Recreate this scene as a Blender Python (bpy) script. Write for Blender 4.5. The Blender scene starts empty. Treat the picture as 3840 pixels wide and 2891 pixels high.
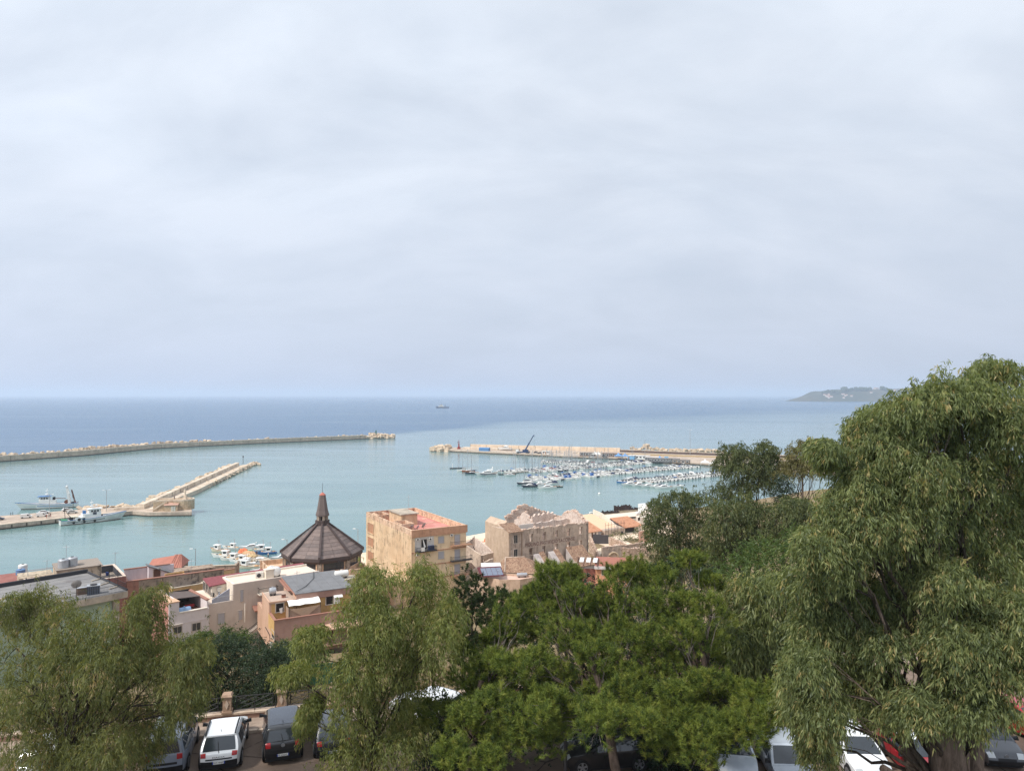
import bpy, bmesh, math, random
import numpy as np
from mathutils import Vector, Matrix

# ------------------------------------------------------------------ camera, sky, sun, exposure
S = bpy.context.scene
COL = S.collection
EYE = 55.0                       # camera height above the sea
FPX, CX, CY = 2700.0, 1920.0, 1445.5
PITCH = math.atan((1479.0 - CY) / FPX)
cam_d = bpy.data.cameras.new('camera'); cam = bpy.data.objects.new('camera', cam_d)
COL.objects.link(cam); S.camera = cam
cam.location = (0, 0, EYE); cam.rotation_euler = (math.pi / 2 + PITCH, 0, 0)
cam_d.sensor_width = 36; cam_d.lens = 36 * FPX / 3840; cam_d.clip_start = 0.5; cam_d.clip_end = 200000

SUN_EL, SUN_AZ = math.radians(50), math.atan2(-0.80, -0.60)      # direction towards the sun, from +Y clockwise: to the left and a little behind
sun_dir = Vector((math.sin(SUN_AZ) * math.cos(SUN_EL), math.cos(SUN_AZ) * math.cos(SUN_EL), math.sin(SUN_EL)))

W = bpy.data.worlds.new('World'); S.world = W; W.use_nodes = True
def build_world():
    nt = W.node_tree; N = nt.nodes; L = nt.links; N.clear()
    def nd(t, **k):
        n = N.new(t)
        for a, v in k.items(): setattr(n, a, v)
        return n
    def math_(op, a, b=None, clamp=False):
        n = nd('ShaderNodeMath', operation=op, use_clamp=clamp)
        for i, x in enumerate((a, b)):
            if x is None: continue
            if isinstance(x, (int, float)): n.inputs[i].default_value = x
            else: L.new(x, n.inputs[i])
        return n.outputs[0]
    def mix(f, a, b):
        n = nd('ShaderNodeMix', data_type='RGBA')
        for s, x in ((0, f), (6, a), (7, b)):
            if isinstance(x, (int, float)): n.inputs[s].default_value = x
            elif isinstance(x, tuple): n.inputs[s].default_value = (*x, 1)
            else: L.new(x, n.inputs[s])
        return n.outputs[2]
    sky = nd('ShaderNodeTexSky', sky_type='NISHITA', sun_disc=False, sun_elevation=SUN_EL, sun_rotation=SUN_AZ,
             altitude=50, air_density=1.0, dust_density=3.0, ozone_density=1.0)
    tc = nd('ShaderNodeTexCoord'); sep = nd('ShaderNodeSeparateXYZ'); L.new(tc.outputs['Generated'], sep.inputs[0])
    z = math_('MAXIMUM', sep.outputs[2], 0.0)
    den = math_('ADD', z, 0.45)
    u = math_('DIVIDE', sep.outputs[0], den); v = math_('DIVIDE', sep.outputs[1], den)
    cmb = nd('ShaderNodeCombineXYZ'); L.new(u, cmb.inputs[0]); L.new(v, cmb.inputs[1])
    rot = nd('ShaderNodeMapping'); rot.inputs['Rotation'].default_value = (0, 0, 0.75); rot.inputs['Scale'].default_value = (0.75, 1.35, 1)
    L.new(cmb.outputs[0], rot.inputs[0])
    n1 = nd('ShaderNodeTexNoise'); n1.inputs['Scale'].default_value = 3.0; n1.inputs['Detail'].default_value = 5; n1.inputs['Roughness'].default_value = 0.52
    n1.inputs['Distortion'].default_value = 0.5
    L.new(rot.outputs[0], n1.inputs['Vector'])
    n2 = nd('ShaderNodeTexNoise'); n2.inputs['Scale'].default_value = 5.5; n2.inputs['Detail'].default_value = 4
    L.new(rot.outputs[0], n2.inputs['Vector'])
    cover = nd('ShaderNodeMapRange'); cover.inputs[1].default_value = 0.30; cover.inputs[2].default_value = 0.62
    cover.inputs[3].default_value = 0.70; cover.inputs[4].default_value = 1.0
    cs = math_('ADD', math_('MULTIPLY', n1.outputs[0], 0.75), math_('MULTIPLY', n2.outputs[0], 0.25))
    L.new(cs, cover.inputs[0])
    # bright side of the veil towards the sun (thin cloud scatters forward)
    dotn = nd('ShaderNodeVectorMath', operation='DOT_PRODUCT'); L.new(tc.outputs['Generated'], dotn.inputs[0]); dotn.inputs[1].default_value = tuple(sun_dir)
    glow = nd('ShaderNodeMapRange'); glow.inputs[1].default_value = -0.75; glow.inputs[2].default_value = 0.6; glow.inputs[3].default_value = 0.88; glow.inputs[4].default_value = 1.12
    L.new(dotn.outputs[1 if dotn.outputs[1].enabled else 0], glow.inputs[0])
    cloud = mix(n2.outputs[0], (8.0, 8.85, 10.0), (8.8, 9.4, 10.35))
    veil = mix(cover.outputs[0], sky.outputs[0], cloud)
    hz = math_('POWER', math_('SUBTRACT', 1.0, z, clamp=True), 5.0)
    low = mix(hz, veil, (5.6, 6.4, 8.2))
    hm = math_('MULTIPLY', hz, 0.9); L.new(hm, low.node.inputs[0])
    sc = nd('ShaderNodeVectorMath', operation='SCALE'); L.new(low, sc.inputs[0]); L.new(glow.outputs[0], sc.inputs[3])
    bg = nd('ShaderNodeBackground'); L.new(sc.outputs[0], bg.inputs[0]); bg.inputs[1].default_value = 0.1
    out = nd('ShaderNodeOutputWorld'); L.new(bg.outputs[0], out.inputs[0])
build_world()
sun_d = bpy.data.lights.new('sun', 'SUN'); sun_d.energy = 4.0; sun_d.angle = math.radians(7); sun_d.color = (1, 0.96, 0.90)
sun = bpy.data.objects.new('sun', sun_d); COL.objects.link(sun)
sun.rotation_euler = (-sun_dir).to_track_quat('-Z', 'Y').to_euler()
S.view_settings.view_transform = 'Standard'; S.view_settings.look = 'None'
S.view_settings.exposure = 0.0; S.view_settings.gamma = 1; S.view_settings.use_curve_mapping = False
S.render.engine = 'CYCLES'
S.cycles.max_bounces = 6; S.cycles.diffuse_bounces = 3; S.cycles.glossy_bounces = 3; S.cycles.transmission_bounces = 3
S.cycles.transparent_max_bounces = 4; S.cycles.volume_bounces = 3; S.cycles.caustics_reflective = False; S.cycles.caustics_refractive = False
S.cycles.use_denoising = True
try: S.cycles.denoiser = 'OPENIMAGEDENOISE'; S.cycles.denoising_prefilter = 'NONE'
except Exception: pass
S.cycles.sample_clamp_indirect = 8

# ------------------------------------------------------------------ helpers
R = random.Random(7)
NR = np.random.default_rng(7)
COSP, SINP = math.cos(PITCH), math.sin(PITCH)
def ray(px, py):
    """direction (unit depth-ish) through a point of the photograph"""
    u = (px - CX) / FPX; v = (CY - py) / FPX
    return Vector((u, COSP - v * SINP, SINP + v * COSP))
def G(px, py, z=0.0):
    """survey: the spot at height z that is seen at px, py"""
    d = ray(px, py); t = (z - EYE) / d.z
    return Vector((d.x * t, d.y * t, z))
def at(px, py, y):
    """survey: the spot at distance y (along the view) seen at px, py"""
    d = ray(px, py); t = y / d.y
    return Vector((d.x * t, y, EYE + d.z * t))
def rgb(r, g=None, b=None, k=1.0):
    if g is None: r, g, b = r
    f = lambda c: (c / 255 / 12.92 if c / 255 <= 0.04045 else ((c / 255 + 0.055) / 1.055) ** 2.4) * k
    return (f(r), f(g), f(b))

def tag(o, label=None, cat=None, group=None, kind=None):
    if label: o['label'] = label
    if cat: o['category'] = cat
    if group: o['group'] = group
    if kind: o['kind'] = kind
    return o
def thing(name, label, cat, loc=(0, 0, 0), rz=0.0, group=None):
    o = bpy.data.objects.new(name, None); COL.objects.link(o); o.empty_display_size = 0.2
    o.location = loc; o.rotation_euler = (0, 0, rz)
    return tag(o, label, cat, group)
def copy_tree(o, parent=None):
    c = o.copy(); COL.objects.link(c)
    if parent: c.parent = parent
    for ch in o.children: copy_tree(ch, c)
    return c

class MB:
    """collects shapes, links them as one mesh object"""
    def __init__(s): s.v = []; s.f = []
    def add(s, vs, fs):
        o = len(s.v); s.v += [tuple(p) for p in vs]; s.f += [tuple(i + o for i in f) for f in fs]; return s
    def box(s, x0, x1, y0, y1, z0, z1):
        return s.hexa([(x0, y0, z0), (x1, y0, z0), (x1, y1, z0), (x0, y1, z0), (x0, y0, z1), (x1, y0, z1), (x1, y1, z1), (x0, y1, z1)])
    def hexa(s, p):
        return s.add(p, [(0, 3, 2, 1), (4, 5, 6, 7), (0, 1, 5, 4), (1, 2, 6, 5), (2, 3, 7, 6), (3, 0, 4, 7)])
    def prism(s, poly, z0, z1):
        n = len(poly); zs0 = z0 if isinstance(z0, (list, tuple)) else [z0] * n; zs1 = z1 if isinstance(z1, (list, tuple)) else [z1] * n
        vs = [(p[0], p[1], zs0[i]) for i, p in enumerate(poly)] + [(p[0], p[1], zs1[i]) for i, p in enumerate(poly)]
        fs = [tuple(range(n - 1, -1, -1)), tuple(range(n, 2 * n))] + [(i, (i + 1) % n, n + (i + 1) % n, n + i) for i in range(n)]
        return s.add(vs, fs)
    def slab(s, pts, d):
        """polygon in space thickened along d"""
        n = len(pts); d = Vector(d); vs = [Vector(p) for p in pts] + [Vector(p) + d for p in pts]
        fs = [tuple(range(n - 1, -1, -1)), tuple(range(n, 2 * n))] + [(i, (i + 1) % n, n + (i + 1) % n, n + i) for i in range(n)]
        return s.add(vs, fs)
    def tube(s, pts, rad, n=6, cap=True):
        pts = [Vector(p) for p in pts]; m = len(pts)
        rad = rad if isinstance(rad, (list, tuple)) else [rad] * m
        vs = []; ref = Vector((0, 0, 1))
        for i, p in enumerate(pts):
            t = (pts[min(i + 1, m - 1)] - pts[max(i - 1, 0)])
            t = t.normalized() if t.length > 1e-9 else Vector((0, 0, 1))
            a = t.cross(ref if abs(t.z) < 0.95 else Vector((1, 0, 0))).normalized(); b = t.cross(a)
            for k in range(n):
                w = 2 * math.pi * k / n; vs.append(p + (a * math.cos(w) + b * math.sin(w)) * rad[i])
        fs = [(i * n + k, i * n + (k + 1) % n, (i + 1) * n + (k + 1) % n, (i + 1) * n + k) for i in range(m - 1) for k in range(n)]
        if cap: fs += [tuple(range(n - 1, -1, -1)), tuple(range((m - 1) * n, m * n))]
        return s.add(vs, fs)
    def cyl(s, p0, p1, r0, r1=None, n=12): return s.tube([p0, p1], [r0, r0 if r1 is None else r1], n)
    def lathe(s, prof, n=16, c=(0, 0, 0), ax='z'):
        vs = []
        for r, z in prof:
            for k in range(n):
                w = 2 * math.pi * k / n; p = (r * math.cos(w), r * math.sin(w), z)
                if ax == 'x': p = (p[2], p[0], p[1])
                elif ax == 'y': p = (p[0], p[2], p[1])
                vs.append((p[0] + c[0], p[1] + c[1], p[2] + c[2]))
        m = len(prof)
        fs = [(i * n + k, i * n + (k + 1) % n, (i + 1) * n + (k + 1) % n, (i + 1) * n + k) for i in range(m - 1) for k in range(n)]
        fs += [tuple(range(n - 1, -1, -1)), tuple(range((m - 1) * n, m * n))]
        return s.add(vs, fs)
    def grid(s, rows):
        """rows of points -> quads"""
        m = len(rows[0]); vs = [p for r in rows for p in r]
        return s.add(vs, [(i * m + k, i * m + k + 1, (i + 1) * m + k + 1, (i + 1) * m + k) for i in range(len(rows) - 1) for k in range(m - 1)])
    def mesh(s, name, mat=None, smooth=None):
        me = bpy.data.meshes.new(name); me.from_pydata(s.v, [], s.f); me.validate()
        bm = bmesh.new(); bm.from_mesh(me); bmesh.ops.recalc_face_normals(bm, faces=bm.faces)
        if smooth is not None:
            for f in bm.faces: f.smooth = True
            for e in bm.edges:
                if len(e.link_faces) == 2 and e.calc_face_angle(0) > math.radians(smooth): e.smooth = False
        bm.to_mesh(me); bm.free()
        if mat: me.materials.append(mat)
        return me
    def obj(s, name, mat=None, parent=None, loc=(0, 0, 0), rz=0.0, smooth=None):
        return put(name, s.mesh(name, mat, smooth), parent, loc, rz)
def put(name, me, parent=None, loc=(0, 0, 0), rz=0.0):
    o = bpy.data.objects.new(name, me); COL.objects.link(o); o.location = loc
    o.rotation_euler = rz if isinstance(rz, tuple) else (0, 0, rz)
    if parent: o.parent = parent
    return o

# ------------------------------------------------------------------ materials
MATS = {}
class NT:
    def __init__(s, name):
        s.m = bpy.data.materials.new(name); s.m.use_nodes = True; s.t = s.m.node_tree; s.t.nodes.clear()
        s.out = s.nd('ShaderNodeOutputMaterial')
    def nd(s, t, **k):
        n = s.t.nodes.new(t)
        for a, v in k.items(): setattr(n, a, v)
        return n
    def ln(s, a, b): s.t.links.new(a, b)
    def val(s, sock, x):
        if isinstance(x, (int, float)): sock.default_value = x
        elif isinstance(x, (tuple, list)): sock.default_value = (*x, 1) if len(x) == 3 and sock.type == 'RGBA' else tuple(x)
        elif x is not None: s.ln(x, sock)
    def pos(s, scale=(1, 1, 1), obj=False):
        g = s.nd('ShaderNodeTexCoord').outputs['Object'] if obj else s.nd('ShaderNodeNewGeometry').outputs['Position']
        m = s.nd('ShaderNodeMapping'); s.ln(g, m.inputs[0]); m.inputs['Scale'].default_value = scale
        return m.outputs[0]
    def noise(s, vec, scale, detail=4, rough=0.55, dist=0.0):
        n = s.nd('ShaderNodeTexNoise'); s.ln(vec, n.inputs['Vector']); n.inputs['Scale'].default_value = scale
        n.inputs['Detail'].default_value = detail; n.inputs['Roughness'].default_value = rough; n.inputs['Distortion'].default_value = dist
        return n.outputs[0]
    def rng(s, x, a, b, c=0.0, d=1.0):
        n = s.nd('ShaderNodeMapRange'); s.ln(x, n.inputs[0])
        for i, v in zip((1, 2, 3, 4), (a, b, c, d)): n.inputs[i].default_value = v
        return n.outputs[0]
    def math(s, op, a, b=None):
        n = s.nd('ShaderNodeMath', operation=op); s.val(n.inputs[0], a)
        if b is not None: s.val(n.inputs[1], b)
        return n.outputs[0]
    def mix(s, f, a, b, mode='MIX'):
        n = s.nd('ShaderNodeMix', data_type='RGBA', blend_type=mode); s.val(n.inputs[0], f); s.val(n.inputs[6], a); s.val(n.inputs[7], b)
        return n.outputs[2]
    def bump(s, h, st=0.3, dist=0.05):
        n = s.nd('ShaderNodeBump'); s.ln(h, n.inputs['Height']); n.inputs['Strength'].default_value = st; n.inputs['Distance'].default_value = dist
        return n.outputs[0]
    def pbr(s, col, rough=0.8, metal=0.0, nrm=None, spec=0.3, coat=0.0):
        b = s.nd('ShaderNodeBsdfPrincipled'); s.val(b.inputs['Base Color'], col); s.val(b.inputs['Roughness'], rough)
        b.inputs['Metallic'].default_value = metal; b.inputs['Specular IOR Level'].default_value = spec; b.inputs['Coat Weight'].default_value = coat
        if nrm is not None: s.ln(nrm, b.inputs['Normal'])
        s.ln(b.outputs[0], s.out.inputs[0]); return s.m
def plain(name, col, rough=0.6, metal=0.0, spec=0.3, coat=0.0, var=0.12, scale=3.0):
    """one colour with a little wear"""
    if name in MATS: return MATS[name]
    t = NT(name); n = t.noise(t.pos(), scale, 4)
    dk = tuple(c * (1 - 2 * var) for c in col); lt = tuple(min(1, c * (1 + var)) for c in col)
    MATS[name] = t.pbr(t.mix(n, dk, lt), rough, metal, None, spec, coat); return MATS[name]
def plaster(name, c1, c2, stain=(0.08, 0.07, 0.06), amount=0.35, scale=0.35, streak=0.5, rough=0.92, bump=0.25):
    """painted render: patchy colour, vertical run marks, grain"""
    if name in MATS: return MATS[name]
    t = NT(name); p = t.pos()
    patch = t.noise(p, scale, 6, 0.62, 0.6)
    col = t.mix(t.rng(patch, 0.42, 0.58), c1, c2)
    runs = t.noise(t.pos((1.6, 1.6, 0.16)), 1.1, 6, 0.65)
    blot = t.noise(p, scale * 2.7, 7, 0.68, 0.3)
    f = t.math('MULTIPLY', t.rng(runs, 0.47, 0.62, 0, streak), t.rng(blot, 0.44, 0.56))
    f2 = t.math('MAXIMUM', f, t.rng(blot, 0.54, 0.66, 0, amount))
    col = t.mix(f2, col, stain)
    fine = t.noise(p, 9.0, 5, 0.7)
    col = t.mix(t.rng(fine, 0.3, 0.7, 0.0, 0.16), col, tuple(c * 0.55 for c in c1))
    MATS[name] = t.pbr(col, rough, 0, t.bump(fine, bump, 0.03), 0.2); return MATS[name]
def glassy(name, col, rough=0.08):
    if name in MATS: return MATS[name]
    t = NT(name); MATS[name] = t.pbr(t.mix(t.noise(t.pos(), 1.3, 2), tuple(c * 0.6 for c in col), col), rough, 0, None, 0.8); return MATS[name]
# ------------------------------------------------------------------ setting: sea, land, air
def lerp_tab(tab, x):
    return float(np.interp(x, [a for a, b in tab], [b for a, b in tab]))
SHOAL = [(-3000, -200), (-700, 380), (-434, 640), (-190, 950), (-60, 1180), (0, 1338), (332, 1500), (836, 1900), (2000, 2600), (6000, 4500), (45000, 9000)]
def build_sea():
    def axis(a, b, near0, near1, step, k):
        mid = list(np.arange(near0, near1 + 1, step)); lo = []; s = step; x = near0
        while x > a: s *= k; x -= s; lo.append(max(x, a))
        hi = []; s = step; x = near1
        while x < b: s *= k; x += s; hi.append(min(x, b))
        return np.array(lo[::-1] + mid + hi)
    xs = axis(-44000, 44000, -700, 800, 30, 1.35); ys = axis(-1500, 60000, 150, 2600, 30, 1.3)
    X, Y = np.meshgrid(xs, ys); nx, ny = len(xs), len(ys)
    co = np.stack([X, Y, np.zeros_like(X)], -1).reshape(-1, 3)
    idx = np.arange(nx * ny).reshape(ny, nx)
    f = np.stack([idx[:-1, :-1], idx[:-1, 1:], idx[1:, 1:], idx[1:, :-1]], -1).reshape(-1, 4)
    me = bpy.data.meshes.new('sea'); me.from_pydata(co.tolist(), [], f.tolist())
    yb = np.interp(X, [a for a, b in SHOAL], [b for a, b in SHOAL])
    wid = np.interp(X, [-300, -150, 100, 900], [14, 80, 620, 1300])
    deep = np.clip((Y - yb) / wid + 0.5, 0, 1)
    a = me.attributes.new('deep', 'FLOAT', 'POINT'); a.data.foreach_set('value', deep.reshape(-1).astype(np.float32))
    t = NT('sea_water'); p = t.pos()
    at_ = t.nd('ShaderNodeAttribute', attribute_name='deep').outputs['Fac']
    w1 = t.noise(t.pos((0.0012, 0.004, 1)), 1.0, 3); w2 = t.noise(t.pos((0.012, 0.05, 1)), 1.0, 5, 0.6, 0.4)
    dp = t.math('ADD', at_, t.math('MULTIPLY', t.math('SUBTRACT', w1, 0.5), 0.9))
    dp = t.math('ADD', dp, t.math('MULTIPLY', t.math('SUBTRACT', w2, 0.5), 0.35))
    dp = t.math('MULTIPLY', t.rng(dp, 0.12, 0.95), t.rng(at_, 0.0, 0.15))
    shal = t.mix(t.rng(t.noise(t.pos((0.006, 0.02, 1)), 1.0, 4, 0.6, 0.8), 0.35, 0.7), (0.108, 0.205, 0.206), (0.172, 0.268, 0.256))
    col = t.mix(dp, shal, (0.036, 0.104, 0.200))
    slick = t.rng(t.noise(t.pos((0.004, 0.03, 1)), 1.0, 3, 0.5, 1.5), 0.5, 0.62)
    h1 = t.noise(t.pos((0.35, 0.8, 1)), 1.0, 3, 0.6); h2 = t.noise(t.pos((0.07, 0.16, 1)), 1.0, 4, 0.6, 0.3)
    st = t.rng(dp, 0.0, 1.0, 0.35, 1.0)
    hh = t.math('ADD', t.math('MULTIPLY', h1, 0.35), t.math('MULTIPLY', t.math('MULTIPLY', h2, st), 2.2))
    b = t.nd('ShaderNodeBump'); t.ln(hh, b.inputs['Height']); b.inputs['Distance'].default_value = 0.9
    t.ln(t.math('MULTIPLY', t.rng(slick, 0, 1, 0.30, 0.10), t.rng(dp, 0, 1, 1.0, 1.5)), b.inputs['Strength'])
    # wave facets catch the sky or the deep colour: ripple noise paints a little of that into the colour
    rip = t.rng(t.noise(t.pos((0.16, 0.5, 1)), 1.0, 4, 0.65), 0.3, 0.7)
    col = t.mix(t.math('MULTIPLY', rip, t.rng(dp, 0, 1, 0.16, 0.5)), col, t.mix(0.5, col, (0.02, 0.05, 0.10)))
    foam = t.math('MULTIPLY', t.rng(t.noise(t.pos((0.05, 0.22, 1)), 1.0, 2, 0.5), 0.745, 0.765), t.rng(at_, 0.25, 0.7))
    col = t.mix(foam, col, (0.75, 0.78, 0.8))
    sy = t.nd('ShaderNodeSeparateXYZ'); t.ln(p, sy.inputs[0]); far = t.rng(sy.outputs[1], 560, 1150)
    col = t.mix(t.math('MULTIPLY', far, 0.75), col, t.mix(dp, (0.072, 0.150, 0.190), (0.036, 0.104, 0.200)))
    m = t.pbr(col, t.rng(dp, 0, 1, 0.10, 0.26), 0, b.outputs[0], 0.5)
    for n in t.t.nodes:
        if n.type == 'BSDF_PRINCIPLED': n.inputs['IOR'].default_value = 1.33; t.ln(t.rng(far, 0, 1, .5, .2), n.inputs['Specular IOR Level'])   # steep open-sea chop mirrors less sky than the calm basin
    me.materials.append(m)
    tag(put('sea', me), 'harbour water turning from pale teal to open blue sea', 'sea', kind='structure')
build_sea()

PROFILE = [(-60, 38.0), (0, 38.0), (0.6, 37.75), (12, 35.2), (30, 29), (55, 21.5), (70, 17), (85, 13.5), (110, 8.5), (135, 5), (165, 2.6), (185, 2.0), (900, 2.0)]
SHORE = [(-320, 194), (-148, 200), (-86, 205), (-77, 211), (-70, 225), (-17, 270), (-7, 280), (38, 303), (66, 326), (110, 352), (160, 396), (300, 470), (420, 560), (700, 800), (1500, 1400)]
def wall_y(x): return 37.75 + 0.235 * (x + 12)
def ground_z(x, y):
    if x > 60: return max(2.0, lerp_tab(PROFILE, (y - wall_y(60)) * 1.0))
    return max(2.0, lerp_tab(PROFILE, y - wall_y(x)))
def build_land():
    xs = sorted(set(list(np.arange(-320, -90, 12)) + list(np.arange(-90, 90, 3)) + list(np.arange(90, 420, 12)) + [420, 700, 1500]))
    ts = np.concatenate([np.linspace(0, 1, 70) ** 1.5])
    rows = []
    for t in ts:
        rr = []
        for x in xs:
            y0 = wall_y(min(x, 60)) + 0.02; y1 = lerp_tab(SHORE, x); y = y0 + (y1 - y0) * t
            n = 0.5 * math.sin(x * .31 + y * .17) * math.sin(x * .11 - y * .23) if 0.02 < t < .85 else 0
            rr.append((x, y, ground_z(x, y) + n - 0.02))
        rows.append(rr)
    rows.append([(x, lerp_tab(SHORE, x) + 0.01, -0.9) for x in xs])
    t = NT('dry_hillside'); p = t.pos()
    c = t.mix(t.rng(t.noise(p, 0.35, 6, 0.65), 0.35, 0.65), (0.24, 0.165, 0.085), (0.33, 0.25, 0.15))
    c = t.mix(t.rng(t.noise(p, 0.9, 5, 0.7), 0.52, 0.7), c, (0.075, 0.085, 0.032))
    f = t.noise(p, 6, 5, 0.75)
    m = t.pbr(t.mix(t.rng(f, .3, .7, 0, .5), c, (0.12, 0.09, 0.055)), 0.95, 0, t.bump(f, .8, .12), .1)
    me = MB().grid(rows).mesh('hillside', m); tag(put('hillside', me), 'dry grassy slope falling from the car park to the harbour', 'slope', kind='structure')
build_land()

def concrete(name, c1, c2, dark=(0.06, 0.055, 0.05), amt=0.4, sc=0.5, seam=None):
    return plaster(name, c1, c2, dark, amt, sc, 0.35, 0.92, 0.35)
M_pale = concrete('pale_concrete', rgb(196, 178, 158), rgb(222, 206, 186), rgb(120, 104, 88), 0.35, 0.12)
M_conc = concrete('grey_concrete', rgb(168, 156, 142), rgb(196, 182, 164), rgb(70, 62, 56), 0.45, 0.25)
M_moleface = concrete('mole_face', rgb(176, 160, 142), rgb(200, 182, 162), rgb(96, 84, 74), 0.35, 0.2)
M_rock = concrete('breakwater_rock', rgb(188, 166, 142), rgb(214, 196, 172), rgb(86, 72, 62), 0.35, 0.6)
M_weed = plain('wet_stone', rgb(74, 68, 58), 0.7)
M_asph = None
def build_asphalt():
    global M_asph
    t = NT('car_park_asphalt'); p = t.pos()
    c = t.mix(t.rng(t.noise(p, 0.5, 6, 0.6), .35, .68), rgb(112, 96, 84), rgb(140, 122, 108))
    f = t.noise(p, 24, 4, 0.75); g = t.noise(p, 3.2, 5, .7)
    c = t.mix(t.rng(f, .35, .7, 0, .4), c, rgb(84, 73, 66)); c = t.mix(t.rng(g, .58, .75, 0, .5), c, rgb(96, 82, 70))
    v = t.nd('ShaderNodeTexVoronoi', feature='DISTANCE_TO_EDGE'); t.ln(t.pos((.22, .3, 1)), v.inputs['Vector']); v.inputs['Scale'].default_value = 1.0
    n = t.noise(p, 1.5, 4, .7)
    crack = t.math('LESS_THAN', t.math('ADD', v.outputs[0], t.math('MULTIPLY', t.math('SUBTRACT', n, .5), .05)), 0.006)
    c = t.mix(t.math('MULTIPLY', crack, .7), c, rgb(58, 50, 44))
    lit = t.rng(t.noise(p, 16, 2, .5), .735, .75)
    M_asph = t.pbr(t.mix(lit, c, rgb(176, 150, 116)), .93, 0, t.bump(f, .5, .02), .2)
build_asphalt()
def ribbon(pts, o0, o1, z0, z1):
    """strip along a plan polyline, from offset o0 to o1 (left of travel), z0 to z1"""
    m = MB(); P = [Vector((p[0], p[1])) for p in pts]; n = len(P); A = []; B = []
    for i in range(n):
        d = (P[min(i + 1, n - 1)] - P[max(i - 1, 0)]).normalized(); nr = Vector((-d.y, d.x))
        A.append(P[i] + nr * o0); B.append(P[i] + nr * o1)
    zz = z1 if isinstance(z1, list) else [z1] * n
    vs = []
    for i in range(n): vs += [(A[i].x, A[i].y, z0), (B[i].x, B[i].y, z0), (B[i].x, B[i].y, zz[i]), (A[i].x, A[i].y, zz[i])]
    fs = [(0, 3, 2, 1), (4 * n - 4, 4 * n - 3, 4 * n - 2, 4 * n - 1)]
    for i in range(n - 1):
        a = 4 * i; b = a + 4
        for k in range(4): fs.append((a + k, a + (k + 1) % 4, b + (k + 1) % 4, b + k))
    return m.add(vs, fs)
def along(pts, step, jit=0.0):
    """points every step metres along a polyline -> (point, direction)"""
    out = []; P = [Vector((p[0], p[1])) for p in pts]; acc = 0.0
    for a, b in zip(P[:-1], P[1:]):
        L = (b - a).length; d = (b - a) / L
        while acc < L:
            out.append((a + d * acc, d)); acc += step * (1 + R.uniform(-jit, jit))
        acc -= L
    return out
def rock_mesh(name, s, cubic=False, seed=0):
    r = random.Random(seed); bm = bmesh.new()
    if cubic:
        bmesh.ops.create_cube(bm, size=1.0); j = 0.05
        bmesh.ops.bevel(bm, geom=list(bm.edges), offset=0.05, segments=1, affect='EDGES')
    else:
        bmesh.ops.create_icosphere(bm, subdivisions=1, radius=0.62); j = 0.17
    for v in bm.verts: v.co += Vector([r.uniform(-j, j) for _ in range(3)]); v.co.z *= 0.85 if cubic else 0.72
    me = bpy.data.meshes.new(name); bm.to_mesh(me); bm.free(); me.transform(Matrix.Scale(s, 4)); me.materials.append(M_rock); return me
ROCKS = [rock_mesh('rock', 1.0, False, i) for i in range(6)]; CUBES = [rock_mesh('concrete_block', 1.0, True, 20 + i) for i in range(4)]
def rock(parent, p, s, cubic=False, squash=1.0):
    o = put('concrete_block' if cubic else 'rock', R.choice(CUBES if cubic else ROCKS), parent, p)
    o.scale = (s * R.uniform(.85, 1.25), s * R.uniform(.8, 1.1), s * R.uniform(.75, 1.0) * squash)
    k = 0.35 if cubic else 0.5
    o.rotation_euler = (R.uniform(-k, k), R.uniform(-k, k), R.uniform(0, 6.28)); return o
def wall_joints(parent, pts, off, z0, z1, step):
    """recessed-looking pour joints: thin pilaster strips proud of a long concrete wall"""
    for p, d in along(pts, step):
        n = Vector((-d.y, d.x)); q = p + n * off; a = math.atan2(d.y, d.x)
        MB().box(-.12, .12, -.06, .06, z0, z1).obj('joint_strip', M_weed, parent, (q.x, q.y, 0), a)

# --- far left breakwater
bw = thing('breakwater', 'long straight concrete breakwater reaching out to a green beacon, far left', 'breakwater', (0, 0, 0))
BW = [G(-160, 1744), G(0, 1732), G(316, 1709), G(579, 1683), G(1000, 1662), G(1374, 1646)]
ribbon(BW, 0, 7, -1, 4.4).obj('sea_wall', M_moleface, bw)
ribbon(BW, -0.5, -0.01, -1, 0.7).obj('footing', M_weed, bw)
ribbon(BW, 0.1, 2.2, 4.4, 5.0).obj('parapet', M_pale, bw)
wall_joints(bw, BW, -0.02, 0.8, 4.3, 38)
for i, (p, d) in enumerate(along(BW, 4.6, .3)):
    n = Vector((-d.y, d.x)); q = p + n * R.uniform(8, 11)
    f = i / 190.0
    vis = (f < 0.28) or f > 0.52
    rock(bw, (q.x, q.y, (R.uniform(4.2, 5.4) if vis else R.uniform(2.6, 3.9))), R.uniform(3.0, 4.6), R.random() < .4)
tip0, tip1 = G(1374, 1646), G(1474, 1644)
for i in range(70):
    t = R.random() ** 0.8; q = tip0.lerp(tip1, t); a = R.uniform(-3, 22) * (1 - .45 * t)
    rock(bw, (q.x, q.y + a, R.uniform(.1, 3.6) * (1 - .35 * t) + max(0, min(a, 8)) * .22), R.uniform(3.4, 5.0), R.random() < .55)
g_ = at(1410, 1627, tip0.y + 12)
bc = thing('beacon', 'small green lattice beacon among the blocks at the breakwater tip', 'beacon', (g_.x, g_.y, 4.6))
Mgreen = plain('green_paint', rgb(30, 92, 74), .5)
m = MB(); m.lathe([(1.3, 0), (1.3, .6), (.8, .7), (.75, 3.4), (1.15, 3.5), (1.15, 3.8), (.2, 3.9)], 10); m.obj('tower', Mgreen, bc)
m = MB(); m.lathe([(.55, 3.9), (.55, 5.2), (.1, 5.9)], 8); m.obj('lantern', Mgreen, bc)
rail_ = MB()
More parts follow.
